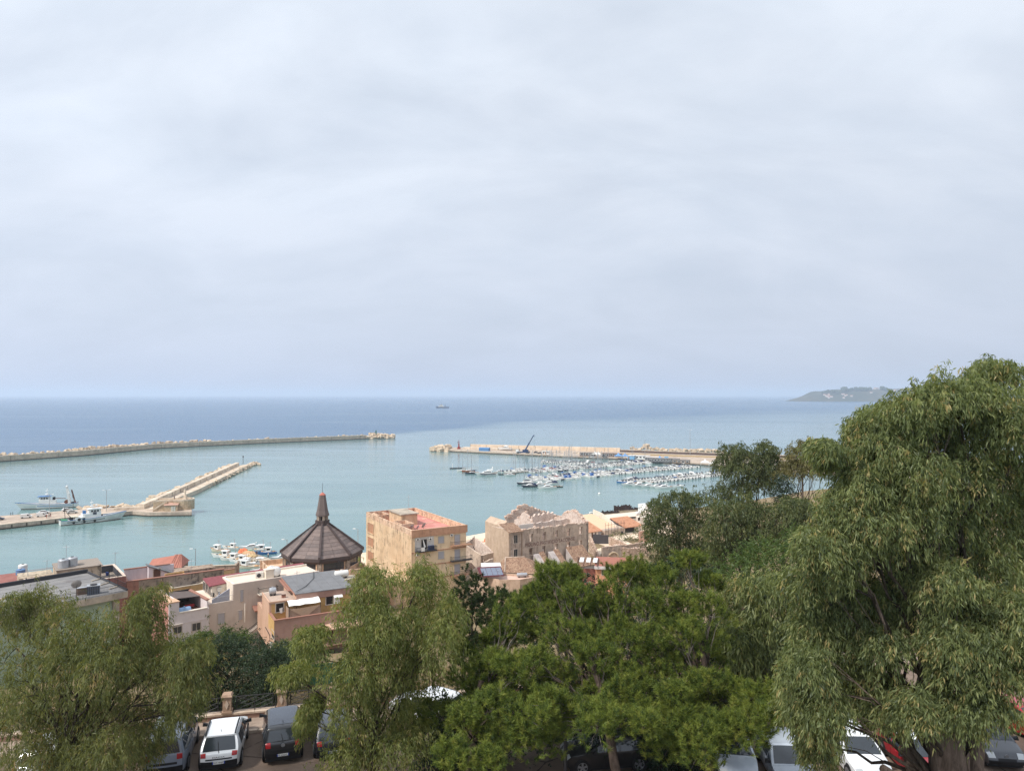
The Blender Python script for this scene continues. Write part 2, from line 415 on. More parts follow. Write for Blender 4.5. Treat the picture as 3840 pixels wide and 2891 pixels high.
for k in range(8):
    a = k * math.pi / 4; rail_.tube([(1.1 * math.cos(a), 1.1 * math.sin(a), 3.8), (1.1 * math.cos(a), 1.1 * math.sin(a), 4.7)], .05, 4)
rail_.obj('railing', Mgreen, bc)

# --- middle mole with its quay
mole = thing('harbour_mole', 'bent stone mole with walkway, parapet wall and rocks, centre left of harbour', 'mole', (0, 0, 0))
q_front = [G(-260, 1996, 1.9), G(0, 1969, 1.9), G(230, 1944, 1.9), G(497, 1917, 1.9), G(561, 1921.5, 1.9), G(719, 1919, 1.9)]
q_back = [G(719, 1900, 1.9), G(640, 1880, 1.9), G(560, 1899, 1.9), G(466, 1899, 1.9), G(325, 1908, 1.9), G(0, 1934, 1.9), G(-260, 1955, 1.9)]
poly = [(p.x, p.y) for p in q_front + q_back]
M_quay = concrete('quay_deck', rgb(168, 152, 138), rgb(196, 178, 160), rgb(110, 98, 88), .3, .2)
MB().prism(poly, -1, 1.9).obj('quay_deck', M_quay, mole)
ribbon(q_front, -.3, -.01, -1, 0.55).obj('footing', M_weed, mole)
ribbon(q_front[:4], .02, 1.5, 1.905, 2.15).obj('kerb_stone', M_pale, mole)
for p, d in along(q_front[:4], 5.2):
    n = Vector((-d.y, d.x)); q = p - n * .16; MB().box(-.22, .22, -.16, .16, -.2, 1.7).obj('fender', M_weed, mole, (q.x, q.y, 0), math.atan2(d.y, d.x))
wk = [G(545, 1908, 2.1), G(897, 1745, 2.1), G(935, 1740, 2.1), G(746, 1833.5, 2.1), G(650, 1873, 2.1), G(590, 1908, 2.1)]
MB().prism([(p.x, p.y) for p in wk], -1, 2.1).obj('walkway', M_pale, mole)
wl = [G(425, 1915, 1.9), G(500, 1911, 1.9), G(543, 1909, 1.9), G(897, 1745, 2.1)]
ribbon(wl[:3], 0, 2.2, 1.8, 3.1).obj('low_wall', M_pale, mole)
ribbon(wl[2:], 0, 2.6, 1.0, 4.3).obj('parapet_wall', M_pale, mole)
wall_joints(mole, wl[2:], -0.02, 2.1, 4.2, 14)
for p, d in along(wl, 2.7, .3):
    n = Vector((-d.y, d.x)); q = p + n * R.uniform(4.2, 6.5); rock(mole, (q.x, q.y, R.uniform(1.2, 3.0)), R.uniform(2.2, 3.8), R.random() < .4)
rr = [G(752, 1838, 0), G(940, 1748, 0)]
for p, d in along(rr, 1.45, .3):
    n = Vector((-d.y, d.x))
    for k in range(2): q = p - n * (R.uniform(-3.2, 1.6)); rock(mole, (q.x, q.y, R.uniform(.0, 1.7)), R.uniform(1.9, 2.9))
tp = G(945, 1744, 0)
for i in range(26):
    a = R.uniform(-1.6, 2.0); q = tp + Vector((math.cos(a) * R.uniform(0, 7), math.sin(a) * R.uniform(0, 9), 0)); rock(mole, (q.x, q.y, R.uniform(.1, 1.6)), R.uniform(1.8, 3.0))
for k in range(7):
    q = G(300 + k * 24, 1904 - k * 1.2, 2.4); rock(mole, (q.x, q.y, 2.3), R.uniform(2.0, 4.0), k in (2, 3), .6)
b_ = G(911.5, 1741, 2.1)
t_ = thing('harbour_light', 'thin dark light post at the tip of the bent stone mole', 'light post', b_)
MB().cyl((0, 0, 0), (0, 0, 5.2), .22, .16, 8).obj('post', M_weed, t_)
MB().lathe([(.45, 5.2), (.5, 6.0), (.2, 6.6)], 8).obj('lantern', M_weed, t_)
# bastion with statue
M_stone = concrete('bastion_stone', rgb(172, 150, 124), rgb(200, 178, 150), rgb(92, 76, 60), .5, .5)
bo = G(640, 1914, 1.9)
ba = thing('harbour_bastion', 'low round-ended stone bastion with outside stair at the bend of the mole', 'bastion', (bo.x, bo.y, 1.9), math.radians(16))
ring = [(5.6 + 4.0 * math.cos(a), 3.8 + 4.2 * math.sin(a)) for a in np.linspace(-math.pi / 2, math.pi / 2, 9)]
MB().prism([(-7.5, 1.0), (1.0, 1.0), (1.0, -.2)] + ring + [(-6.8, 8.0)], 0, 4.1).obj('keep', M_stone, ba)
ribbon([(-7.5, 1.0), (1.0, 1.0), (1.0, -.2)] + ring + [(-6.8, 8.0), (-7.5, 1.0)], -.02, .6, 4.1, 4.75).obj('parapet', M_pale, ba)
MB().box(-2.2, 3.2, -2.6, .95, 0, 2.7).obj('guard_hut', M_stone, ba)
MB().hexa([(-2.5, -2.9, 2.7), (3.5, -2.9, 2.7), (3.5, .95, 2.9), (-2.5, .95, 2.9), (-2.5, -2.9, 2.85), (3.5, -2.9, 2.85), (3.5, .95, 3.5), (-2.5, .95, 3.5)]).obj('roof', plain('hut_roof', rgb(188, 150, 132), .9), ba)
dr = MB().box(.6, 2.4, -2.72, -2.61, 0, 2.2).obj('door', plain('pale_door', rgb(196, 196, 186), .7), ba)
MB().box(1.46, 1.54, -2.76, -2.72, 0, 2.2).obj('door_seam', M_weed, dr)
m = MB()
for k in range(14): m.box(-7.3 + k * .42, -6.85 + k * .42, -.8, .98, 0, .28 + k * .28)
m.obj('stair', M_stone, ba)
MB().hexa([(-7.4, -1.1, .3), (-1.6, -1.1, 4.2), (-1.6, -.8, 4.2), (-7.4, -.8, .3), (-7.4, -1.1, .9), (-1.6, -1.1, 4.8), (-1.6, -.8, 4.8), (-7.4, -.8, .9)]).obj('stair_parapet', M_pale, ba)
for k in range(5):
    for j in range(8): MB().box(-7.42 + j * 1.02, -6.46 + j * 1.02, .94, .985, .15 + k * .78, .86 + k * .78).obj('stone', M_stone, ba)
sx = G(679.5, 1885, 6.0)
st = thing('statue', 'pale standing statue on a tall pedestal on the harbour bastion', 'statue', (bo.x + 3.6, bo.y + 6.4, 6.0))
m = MB(); m.box(-.9, .9, -.9, .9, 0, .5); m.box(-.6, .6, -.6, .6, .5, 2.0); m.obj('pedestal', M_pale, st)
m = MB(); m.lathe([(.52, 2.0), (.45, 2.6), (.38, 3.4), (.5, 3.9), (.46, 4.2), (.16, 4.4), (.24, 4.6), (.25, 4.85), (.12, 5.05)], 10); m.tube([(.4, 0, 4.15), (.75, -.2, 3.7), (.5, -.5, 3.5)], [.14, .12, .09], 6); m.tube([(-.4, 0, 4.15), (-.8, -.1, 4.0), (-.9, -.2, 4.5)], [.14, .12, .09], 6); m.obj('figure', M_pale, st, smooth=50)

# --- right mole
rm = thing('marina_mole', 'broad concrete mole with long pale wall behind the marina, right', 'mole', (0, 0, 0))
rf = [G(1664, 1693), G(1948, 1707), G(2147, 1717), G(2296, 1722), G(2594, 1742), G(2790, 1757), G(3500, 1815)]
rb = [(rf[-1].x + 40, rf[-1].y + 95), (230, 612), (104, 676), (-40, 727), (rf[0].x, rf[0].y + 34)]
MB().prism([(p.x, p.y) for p in rf] + rb, -1, 1.6).obj('quay_deck', M_quay, rm)
ribbon(rf, -.4, -.01, -1, .7).obj('footing', M_weed, rm)
ribbon(rf[:3], .02, 1.2, 1.61, 1.95).obj('kerb_stone', M_pale, rm)
MW = [(-41.6, 719), (100, 669)]
ribbon(MW, 0, 3.2, 1.6, 5.3).obj('sea_wall', concrete('sunny_wall', rgb(206, 184, 160), rgb(224, 204, 180), rgb(130, 108, 90), .25, .1), rm)
wall_joints(rm, MW, -.02, 1.7, 5.2, 17)
ribbon([(100.1, 669), (141, 648), (230, 606), (420, 520)], 0, 1.2, 1.6, 3.6).obj('road_wall', plain('dark_wall', rgb(92, 78, 74), .9), rm)
ribbon([(100.1, 669), (141, 648), (230, 606), (420, 520)], -.1, 1.3, 3.6, 3.95).obj('wall_coping', M_pale, rm)
ribbon([(95, 640), (141, 622), (230, 584), (420, 500)], 0, .5, 1.6, 2.8).obj('yellow_wall', plain('ochre_wall', rgb(176, 154, 116), .9), rm)
ribbon([(-48, 705), (-14, 690)], 0, 5, 1.6, 3.5).obj('raised_block', M_pale, rm)
ribbon([(-14, 690), (6, 683)], 0, 5, 1.6, 3.2).obj('raised_block', M_conc, rm)
for i in range(46):
    a = R.random(); q = G(1618 + 62 * a, 1692 + 2 * a); rock(rm, (q.x + R.uniform(-2, 2), q.y + R.uniform(-2, 26), R.uniform(.3, 4.4) * (.35 + .75 * a)), R.uniform(4.0, 6.0), True)
for p, d in along([(112, 676), (190, 640)], 3.4, .4):
    n = Vector((-d.y, d.x)); q = p + n * R.uniform(0, 6); rock(rm, (q.x, q.y, R.uniform(2.8, 4.8)), R.uniform(2.8, 4.2), True)
rock(rm, (126, 676, 6.6), 5.0, True)
for k in range(60):
    q = Vector((R.uniform(8, 96), 0)); y = 705 - (q.x + 40) * .357 - R.uniform(6, 16); rock(rm, (q.x, y, 1.8), R.uniform(.8, 2.2), False, .5)
p_ = G(1709, 1690, 2)
t_ = thing('red_beacon', 'red cross-topped harbour beacon on the left end of the marina mole', 'beacon', (-52, 705, 3.5))
Mred = plain('beacon_red', rgb(140, 46, 42), .5)
m = MB(); m.lathe([(1.6, -1.9), (1.6, .1), (.75, .2), (.55, 3.2), (.8, 3.3), (.8, 3.6), (.3, 3.7), (.25, 7.0)], 10); m.obj('tower', Mred, t_)
m = MB(); m.box(-.9, .9, -.1, .1, 4.9, 5.2); m.box(-1.2, -.9, -.1, .1, 3.6, 5.8); m.obj('cross_frame', M_weed, t_)

# --- headland far to the right
def build_headland():
    t = NT('headland_scrub'); p = t.pos()
    c = t.mix(t.rng(t.noise(p, 0.004, 6, .65), .4, .62), (0.045, 0.050, 0.030), (0.115, 0.095, 0.065))
    m = t.pbr(t.mix(t.rng(t.noise(p, 0.02, 4, .7), .5, .7), c, (0.022, 0.028, 0.016)), 1, 0, None, .05)
    x0 = G(3005, 1505.5); rows = []
    prof = [(0, 0), (60, 13), (116, 29), (200, 55), (275, 73), (400, 82), (600, 86), (1100, 92), (1500, 95), (2200, 102), (3400, 112), (5200, 120)]
    for j in range(15):
        v = j / 14; row = []
        for i in range(70):
            u = 5200 * (i / 69) ** 1.4; e = lerp_tab(prof, u)
            sh = x0.y - u * 0.15 + v * (300 + u * .5)
            hz = e * min(1, (v * 3.2) ** .8) * (1 + .10 * math.sin(u * .011 + v * 4) + .07 * math.sin(u * .031))
            row.append((x0.x + u - 20, sh, -0.8 if v == 0 or i == 0 else hz))
        rows.append(row)
    tag(put('headland', MB().grid(rows).mesh('headland', m, 60)), 'hazy scrub-covered headland on the right horizon', 'headland', kind='structure')
    Mw = plain('far_house_white', rgb(226, 214, 204), .9); Mt = plain('far_roof_tile', rgb(186, 128, 104), .9)
    body = MB().box(-9, 9, -7, 7, -4, 7).mesh('wall', Mw); roof = MB().hexa([(-10, -8, 7), (10, -8, 7), (10, 8, 7), (-10, 8, 7), (-10, -1, 10), (10, -1, 10), (10, 1, 10), (-10, 1, 10)]).mesh('roof', Mt)
    def hz_at(u, v):
        e = lerp_tab(prof, u); return e * min(1, (v * 3.2) ** .8) * (1 + .10 * math.sin(u * .011 + v * 4) + .07 * math.sin(u * .031))
    for k in range(46):
        u = R.uniform(330, 2400) if k > 10 else R.uniform(170, 420); v = R.uniform(.2, .42) if k > 10 else R.uniform(.10, .24)
        if k % 9 == 0: v = .1
        o = thing('distant_house', 'pale tile-roofed house on the hazy far headland', 'house', (x0.x + u - 20, x0.y - u * .15 + v * (300 + u * .5), hz_at(u, v)), R.uniform(-.5, .5), 'houses on the far headland')
        put('wall', body, o); put('roof', roof, o); o.scale = (R.uniform(.7, 1.5), 1, R.uniform(.7, 1.2))
    Mtree = plain('far_tree_green', (0.035, 0.05, 0.022), 1)
    bm = bmesh.new(); bmesh.ops.create_icosphere(bm, subdivisions=2, radius=1)
    r = random.Random(5)
    for v in bm.verts: v.co *= r.uniform(.72, 1.2)
    tm = bpy.data.meshes.new('crown'); bm.to_mesh(tm); bm.free(); tm.materials.append(Mtree)
    tk = MB().cyl((0, 0, -1.6), (0, 0, .2), .12, .1, 6).mesh('trunk', plain('far_bark', (.05, .04, .03), 1))
    for k, (u, s) in enumerate([(470, 15), (505, 18), (540, 20), (575, 17), (610, 15), (640, 30), (655, 19), (690, 17), (730, 20), (765, 22), (800, 21), (835, 17), (940, 22), (965, 20), (1005, 18), (1200, 15), (1300, 16), (1420, 15), (1500, 17), (1630, 15), (1800, 16)]):
        v = .3; o = thing('distant_tree', 'dark rounded tree on the crest of the far headland', 'tree', (x0.x + (u - 240) - 20, x0.y - (u - 240) * .15 + v * (300 + (u - 240) * .5), hz_at(u - 240, v) + s * .55), R.uniform(0, 6), 'trees on the far headland')
        put('crown', tm, o); put('trunk', tk, o); o.scale = (s * 1.05, s, s * .85)
build_headland()

# --- the hazy sea air
def build_haze():
    m = bpy.data.materials.new('sea_haze'); m.use_nodes = True; nt = m.node_tree; nt.nodes.clear()
    o = nt.nodes.new('ShaderNodeOutputMaterial'); v = nt.nodes.new('ShaderNodeVolumePrincipled')
    v.inputs['Color'].default_value = (0.80, 0.89, 1.0, 1); v.inputs['Density'].default_value = 1.15e-4; v.inputs['Anisotropy'].default_value = 0.2
    nt.links.new(v.outputs[0], o.inputs['Volume'])
    b = MB().box(-50000, 50000, -2500, 70000, -2, 150).obj('haze', m); b['kind'] = 'stuff'; b['label'] = 'thin pale sea haze'
build_haze()
# ------------------------------------------------------------------ harbour: boats, pontoons, quay furniture
Mwhite = plain('gelcoat_white', rgb(232, 230, 226), .35, 0, .5, .3, .05); Mcream = plain('boat_cream', rgb(214, 202, 178), .5)
Mnavy = plain('hull_navy', rgb(34, 44, 66), .35, 0, .5, .3); Mblack = plain('outboard_black', rgb(30, 31, 34), .4)
Mdark = glassy('tinted_screen', rgb(36, 42, 50)); Mteak = plain('teak', rgb(150, 108, 74), .7); Mblue = plain('canvas_blue', rgb(58, 104, 168), .8)
Mnavyc = plain('canvas_navy', rgb(40, 52, 84), .8); Mredc = plain('canvas_red', rgb(150, 44, 50), .8); Malu = plain('mast_alloy', rgb(176, 178, 180), .4, .6)
Mgrey = plain('deck_grey', rgb(220, 217, 210), .8); Mhullblue = plain('hull_blue', rgb(70, 120, 176), .4); Mwood = plain('hull_wood', rgb(150, 84, 52), .6); Mrust = plain('rust', rgb(112, 66, 48), .9)
Mbeige = plain('net_beige', rgb(196, 160, 122), 1); Mnetg = plain('net_green', rgb(120, 150, 124), 1); Morange = plain('net_orange', rgb(206, 120, 84), 1)
def hull_mb(L, B, F, bowrise=.35, transom=.88, rake=.12):
    """hull: x forward from -L/2, waterline z=0; returns sections too"""
    rows = []; N_ = 11
    for i in range(N_):
        s = i / (N_ - 1); w = transom + (1 - transom) * min(1, s / .35) if s < .35 else max(0.0, 1 - ((s - .35) / .65) ** 2.4)
        h = F * (1 + bowrise * max(0, (s - .3) / .7) ** 1.8); x = -L / 2 + L * s * (1 - rake * 0); xd = x + rake * L * max(0, (s - .55) / .45) ** 1.5
        b = B / 2 * w; rows.append([(xd, b, h), (x, b * .86, .02), (x - .02 * L * s, b * .5, -.35), (x - .02 * L * s, -b * .5, -.35), (x, -b * .86, .02), (xd, -b, h)])
    m = MB().grid(rows); m.add(rows[0], [tuple(range(6))])
    return m, rows
def deck_mb(rows, i0=0, i1=10, inset=.1, dz=-.08):
    return MB().grid([[(r[0][0], r[0][1] * (1 - inset), r[0][2] + dz), (r[5][0], r[5][1] * (1 - inset), r[5][2] + dz)] for r in rows[i0:i1 + 1]])
PROTO = {}
def proto(kind):
    if kind in PROTO: return PROTO[kind]
    P = []
    def add(n, mb, mat, sm=None): P.append((n, mb.mesh(n, mat, sm)))
    t, _, var = kind.partition(':')
    if t == 'runabout':
        h, rows = hull_mb(6.2, 2.3, .75); add('hull', h, Mhullblue if var == 'bluehull' else Mwhite, 50); add('deck', deck_mb(rows, 0, 6, .16, -.02 + .03), Mgrey if var != 'teak' else Mteak)
        add('foredeck', deck_mb(rows, 6, 10, .06, .05), Mwhite)
        m = MB(); m.box(-.2, .5, -.5, .5, .8, 1.35); m.box(-1.6, -.9, -.85, .85, .8, 1.15); add('console', m, Mwhite)
        add('windscreen', MB().hexa([(.45, -.8, 1.0), (.75, -.8, .95), (.75, .8, .95), (.45, .8, 1.0), (.1, -.7, 1.7), (.16, -.7, 1.7), (.16, .7, 1.7), (.1, .7, 1.7)]), Mdark)
        m = MB(); m.box(-3.6, -3.15, -.2, .2, .7, 1.25); m.box(-3.5, -3.3, -.1, .1, -.3, .7); add('outboard_motor', m, Mblack)
        if var in ('top', 'navy', 'blue'):
            m = MB(); m.grid([[(-1.7, y, 2.35 - abs(y) * .12), (-.6, y, 2.5 - abs(y) * .12), (.6, y, 2.4 - abs(y) * .12)] for y in (-.95, 0, .95)])
            m.slab([(-1.7, -.95, 2.2), (.6, -.95, 2.2), (.6, .95, 2.2), (-1.7, .95, 2.2)], (0, 0, .06)); 
            for x in (-1.5, .4):
                for y in (-.95, .95): m.cyl((x, y, .8), (x, y, 2.25), .03, n=4)
            add('sun_top', m, {'top': Mwhite, 'navy': Mnavyc, 'blue': Mblue}[var])
    elif t == 'cruiser':
        h, rows = hull_mb(10, 3.3, 1.15, .3, .9, .14); add('hull', h, Mnavy if var == 'navy' else Mwhite, 50); add('deck', deck_mb(rows, 0, 4, .16, .03), Mteak); add('foredeck', deck_mb(rows, 4, 10, .05, .06), Mwhite)
        add('cabin', MB().hexa([(-1.6, -1.35, 1.2), (2.6, -1.0, 1.3), (2.6, 1.0, 1.3), (-1.6, 1.35, 1.2), (-1.2, -1.15, 2.3), (.9, -.9, 2.2), (.9, .9, 2.2), (-1.2, 1.15, 2.3)]), Mwhite)
        add('window_band', MB().hexa([(-1.2, -1.37, 1.55), (2.2, -1.08, 1.5), (2.2, 1.08, 1.5), (-1.2, 1.37, 1.55), (-1.0, -1.26, 2.05), (1.2, -1.0, 2.0), (1.2, 1.0, 2.0), (-1.0, 1.26, 2.05)]), Mdark)
        m = MB(); m.box(-3.0, -1.6, -1.3, 1.3, 1.15, 1.45); m.tube([(-1.4, -1.3, 2.2), (-2.0, -1.25, 3.0), (-2.0, 1.25, 3.0), (-1.4, 1.3, 2.2)], .09, 5); add('radar_arch', m, Mwhite)
        if var == 'fly': add('flybridge', MB().hexa([(-2.2, -1.2, 2.32), (1.0, -.95, 2.32), (1.0, .95, 2.32), (-2.2, 1.2, 2.32), (-2.3, -1.2, 2.9), (.4, -.9, 3.0), (.4, .9, 3.0), (-2.3, 1.2, 2.9)]), Mwhite)
        if var in ('canvas', 'navy'): add('cockpit_cover', MB().hexa([(-4.6, -1.35, 1.3), (-1.2, -1.35, 1.4), (-1.2, 1.35, 1.4), (-4.6, 1.35, 1.3), (-3.6, -1.0, 2.4), (-1.0, -1.1, 2.6), (-1.0, 1.1, 2.6), (-3.6, 1.0, 2.4)]), Mnavyc)
        m = MB(); m.tube([(4.0, -.9, 2.0), (5.6, 0, 2.3), (4.0, .9, 2.0)], .035, 4); m.tube([(1.5, -1.35, 1.9), (4.0, -.9, 2.0)], .035, 4); m.tube([(1.5, 1.35, 1.9), (4.0, .9, 2.0)], .035, 4); add('bow_rail', m, Malu)
    elif t == 'yacht':
        h, rows = hull_mb(14, 4.2, 1.5, .35, .9, .16); add('hull', h, Mwhite, 50); add('deck', deck_mb(rows, 0, 4, .12, .03), Mteak); add('foredeck', deck_mb(rows, 4, 10, .05, .08), Mwhite)
        m = MB()
        for s in (-1, 1): m.slab([(-5.5, s * 2.02, .55), (3.2, s * 2.06, .6), (5.8, s * 1.2, 1.0), (5.8, s * 1.25, 1.35), (3.2, s * 2.1, 1.1), (-5.5, s * 2.06, 1.05)], (0, s * .06, 0))
        add('hull_stripe', m, Mnavy)
        add('cabin', MB().hexa([(-2.8, -1.75, 1.6), (3.8, -1.2, 1.8), (3.8, 1.2, 1.8), (-2.8, 1.75, 1.6), (-2.6, -1.5, 3.2), (1.2, -1.2, 3.0), (1.2, 1.2, 3.0), (-2.6, 1.5, 3.2)]), Mwhite)
        add('window_band', MB().hexa([(-2.2, -1.74, 2.1), (3.0, -1.3, 2.1), (3.0, 1.3, 2.1), (-2.2, 1.74, 2.1), (-2.1, -1.62, 2.75), (1.9, -1.25, 2.7), (1.9, 1.25, 2.7), (-2.1, 1.62, 2.75)]), Mdark)
        add('flybridge', MB().hexa([(-3.6, -1.5, 3.2), (.4, -1.2, 3.1), (.4, 1.2, 3.1), (-3.6, 1.5, 3.2), (-3.8, -1.5, 3.9), (-.2, -1.1, 3.9), (-.2, 1.1, 3.9), (-3.8, 1.5, 3.9)]), Mwhite)
        m = MB(); m.tube([(-3.2, -1.4, 3.8), (-3.6, -1.2, 4.9), (-3.6, 1.2, 4.9), (-3.2, 1.4, 3.8)], .14, 6); m.lathe([(.5, 4.95), (.55, 5.2), (.2, 5.5)], 8, (-3.6, 0, 0)); add('radar_arch', m, Mwhite)
    elif t == 'sail':
        L = 12 if 'big' in var else 9.5; k = L / 9.5
        h, rows = hull_mb(L, 3.0 * k, .95 * k, .25, .72, .07); add('hull', h, Mnavy if 'navy' in var else Mwood if 'wood' in var else Mwhite, 50); add('deck', deck_mb(rows, 0, 10, .06, .05), Mteak if 'wood' in var else Mgrey)
        add('cabin', MB().hexa([(-1.4 * k, -.95 * k, .95 * k), (2.2 * k, -.6 * k, 1.05 * k), (2.2 * k, .6 * k, 1.05 * k), (-1.4 * k, .95 * k, .95 * k), (-1.3 * k, -.8 * k, 1.5 * k), (1.5 * k, -.5 * k, 1.45 * k), (1.5 * k, .5 * k, 1.45 * k), (-1.3 * k, .8 * k, 1.5 * k)]), Mwhite)
        add('window_band', MB().hexa([(-1.1 * k, -.93 * k, 1.12 * k), (1.2 * k, -.68 * k, 1.15 * k), (1.2 * k, .68 * k, 1.15 * k), (-1.1 * k, .93 * k, 1.12 * k), (-1.05 * k, -.89 * k, 1.34 * k), (1.1 * k, -.65 * k, 1.33 * k), (1.1 * k, .65 * k, 1.33 * k), (-1.05 * k, .89 * k, 1.34 * k)]), Mdark)
        mh = 13.5 * k if 'tall' not in var else 17 * k
        m = MB(); m.cyl((.6 * k, 0, 1.2 * k), (.6 * k, 0, mh), .17 * k, .11 * k, 6)
        for z in (.42, .68): m.tube([(.6 * k, -.8 * k, mh * z), (.6 * k, .8 * k, mh * z)], .035, 4)
        add('mast', m, Malu)
        m = MB(); m.tube([(.6 * k, 0, mh * .97), (4.9 * k, 0, 1.25 * k)], .07 if 'navy' in var else .05, 4); m.tube([(.6 * k, 0, mh), (-4.6 * k, 0, 1.1 * k)], .03, 4)
        for s in (-1, 1): m.tube([(.6 * k, 0, mh * .95), (.6 * k, s * .8 * k, mh * .68), (.5 * k, s * 1.35 * k, 1.0 * k)], .025, 4)
        add('rigging', m, Malu)
        m = MB(); m.tube([(.5 * k, 0, 2.3 * k), (-1.6 * k, 0, 2.35 * k), (-3.6 * k, 0, 2.25 * k)], [.2 * k, .26 * k, .12 * k], 6); add('sail_cover', m, Mblue if 'bluec' in var else Mredc if 'redc' in var else Mnavyc if 'navy' in var else Mgrey)
        if 'hood' in var: add('spray_hood', MB().hexa([(-2.4 * k, -1.05 * k, 1.1 * k), (-.9 * k, -.95 * k, 1.3 * k), (-.9 * k, .95 * k, 1.3 * k), (-2.4 * k, 1.05 * k, 1.1 * k), (-2.3 * k, -.85 * k, 2.0 * k), (-1.4 * k, -.8 * k, 2.05 * k), (-1.4 * k, .8 * k, 2.05 * k), (-2.3 * k, .85 * k, 2.0 * k)]), Mblue)
    elif t == 'fishing':
        h, rows = hull_mb(7.4, 2.5, .85, .5, .7, .1); add('hull', h, {'blue': Mhullblue, 'cream': Mcream}.get(var, Mwhite) if var != 'pale' else Mgrey, 50); add('deck', deck_mb(rows, 0, 10, .12, -.12), Mcream)
        m = MB(); 
        for s in (-1, 1): m.tube([(r[0][0], s * r[0][1], r[0][2]) for r in rows], .06, 4)
        add('gunwale', m, Mhullblue if var == 'blue' else Mwood if var == 'cream' else Mgrey)
        x0 = -1.6 if var != 'cream' else .4
        m = MB(); m.box(x0, x0 + 1.7, -.75, .75, .75, 2.3); m.hexa([(x0 - .3, -.95, 2.3), (x0 + 2.0, -.95, 2.3), (x0 + 2.0, .95, 2.3), (x0 - .3, .95, 2.3), (x0 - .3, -.9, 2.42), (x0 + 2.0, -.9, 2.5), (x0 + 2.0, .9, 2.5), (x0 - .3, .9, 2.42)]); add('wheelhouse', m, Mwhite)
        m = MB(); m.box(x0 + 1.70, x0 + 1.73, -.6, .6, 1.5, 2.1); m.box(x0 + .3, x0 + 1.4, -.78, -.751, 1.5, 2.1); m.box(x0 + .3, x0 + 1.4, .751, .78, 1.5, 2.1); add('window_band', m, Mdark)
        m = MB(); m.cyl((x0 + .2, 0, 2.4), (x0 + .2, 0, 4.4), .05, .03, 5); m.tube([(x0 + .2, 0, 3.6), (x0 + .2, .5, 3.7)], .03, 4); m.tube([(x0 + .2, 0, 4.3), (3.6, 0, 1.3)], .015, 3); add('mast', m, Mwood)
        m = MB(); m.lathe([(.28, 0), (.42, .05), (.42, .28), (.28, .33)], 10, (2.2, .3, .85)); add('net_hauler', m, Mblack)
        m = MB(); m.lathe([(.7, .7), (.55, 1.0), (.2, 1.2)], 9, (-2.6, .1, 0)); m.lathe([(.4, .7), (.4, 1.1), (.1, 1.2)], 7, (1.4, -.4, 0)); add('net_pile', m, Morange if var == 'white' else Mbeige)
    elif t == 'dinghy':
        h, rows = hull_mb(3.4, 1.5, .45, .2); add('hull', h, Mblack if var == 'dark' else Mwhite, 50); add('deck', deck_mb(rows, 0, 9, .25, .02), Mgrey)
        m = MB(); m.box(-.4, -.1, -.6, .6, .46, .54); m.box(.6, .9, -.5, .5, .48, .56); add('seat', m, Mteak)
    PROTO[kind] = P; return P
def boat(kind, name, label, p, heading, group=None, cat=None, k=1.0):
    """heading: where the bow points, radians from +X"""
    o = thing(name, label, cat or name.split('_')[-1], (p[0], p[1], 0), heading, group)
    for n, me in proto(kind): put(n, me, o)
    o.scale = (k, k, k); return o

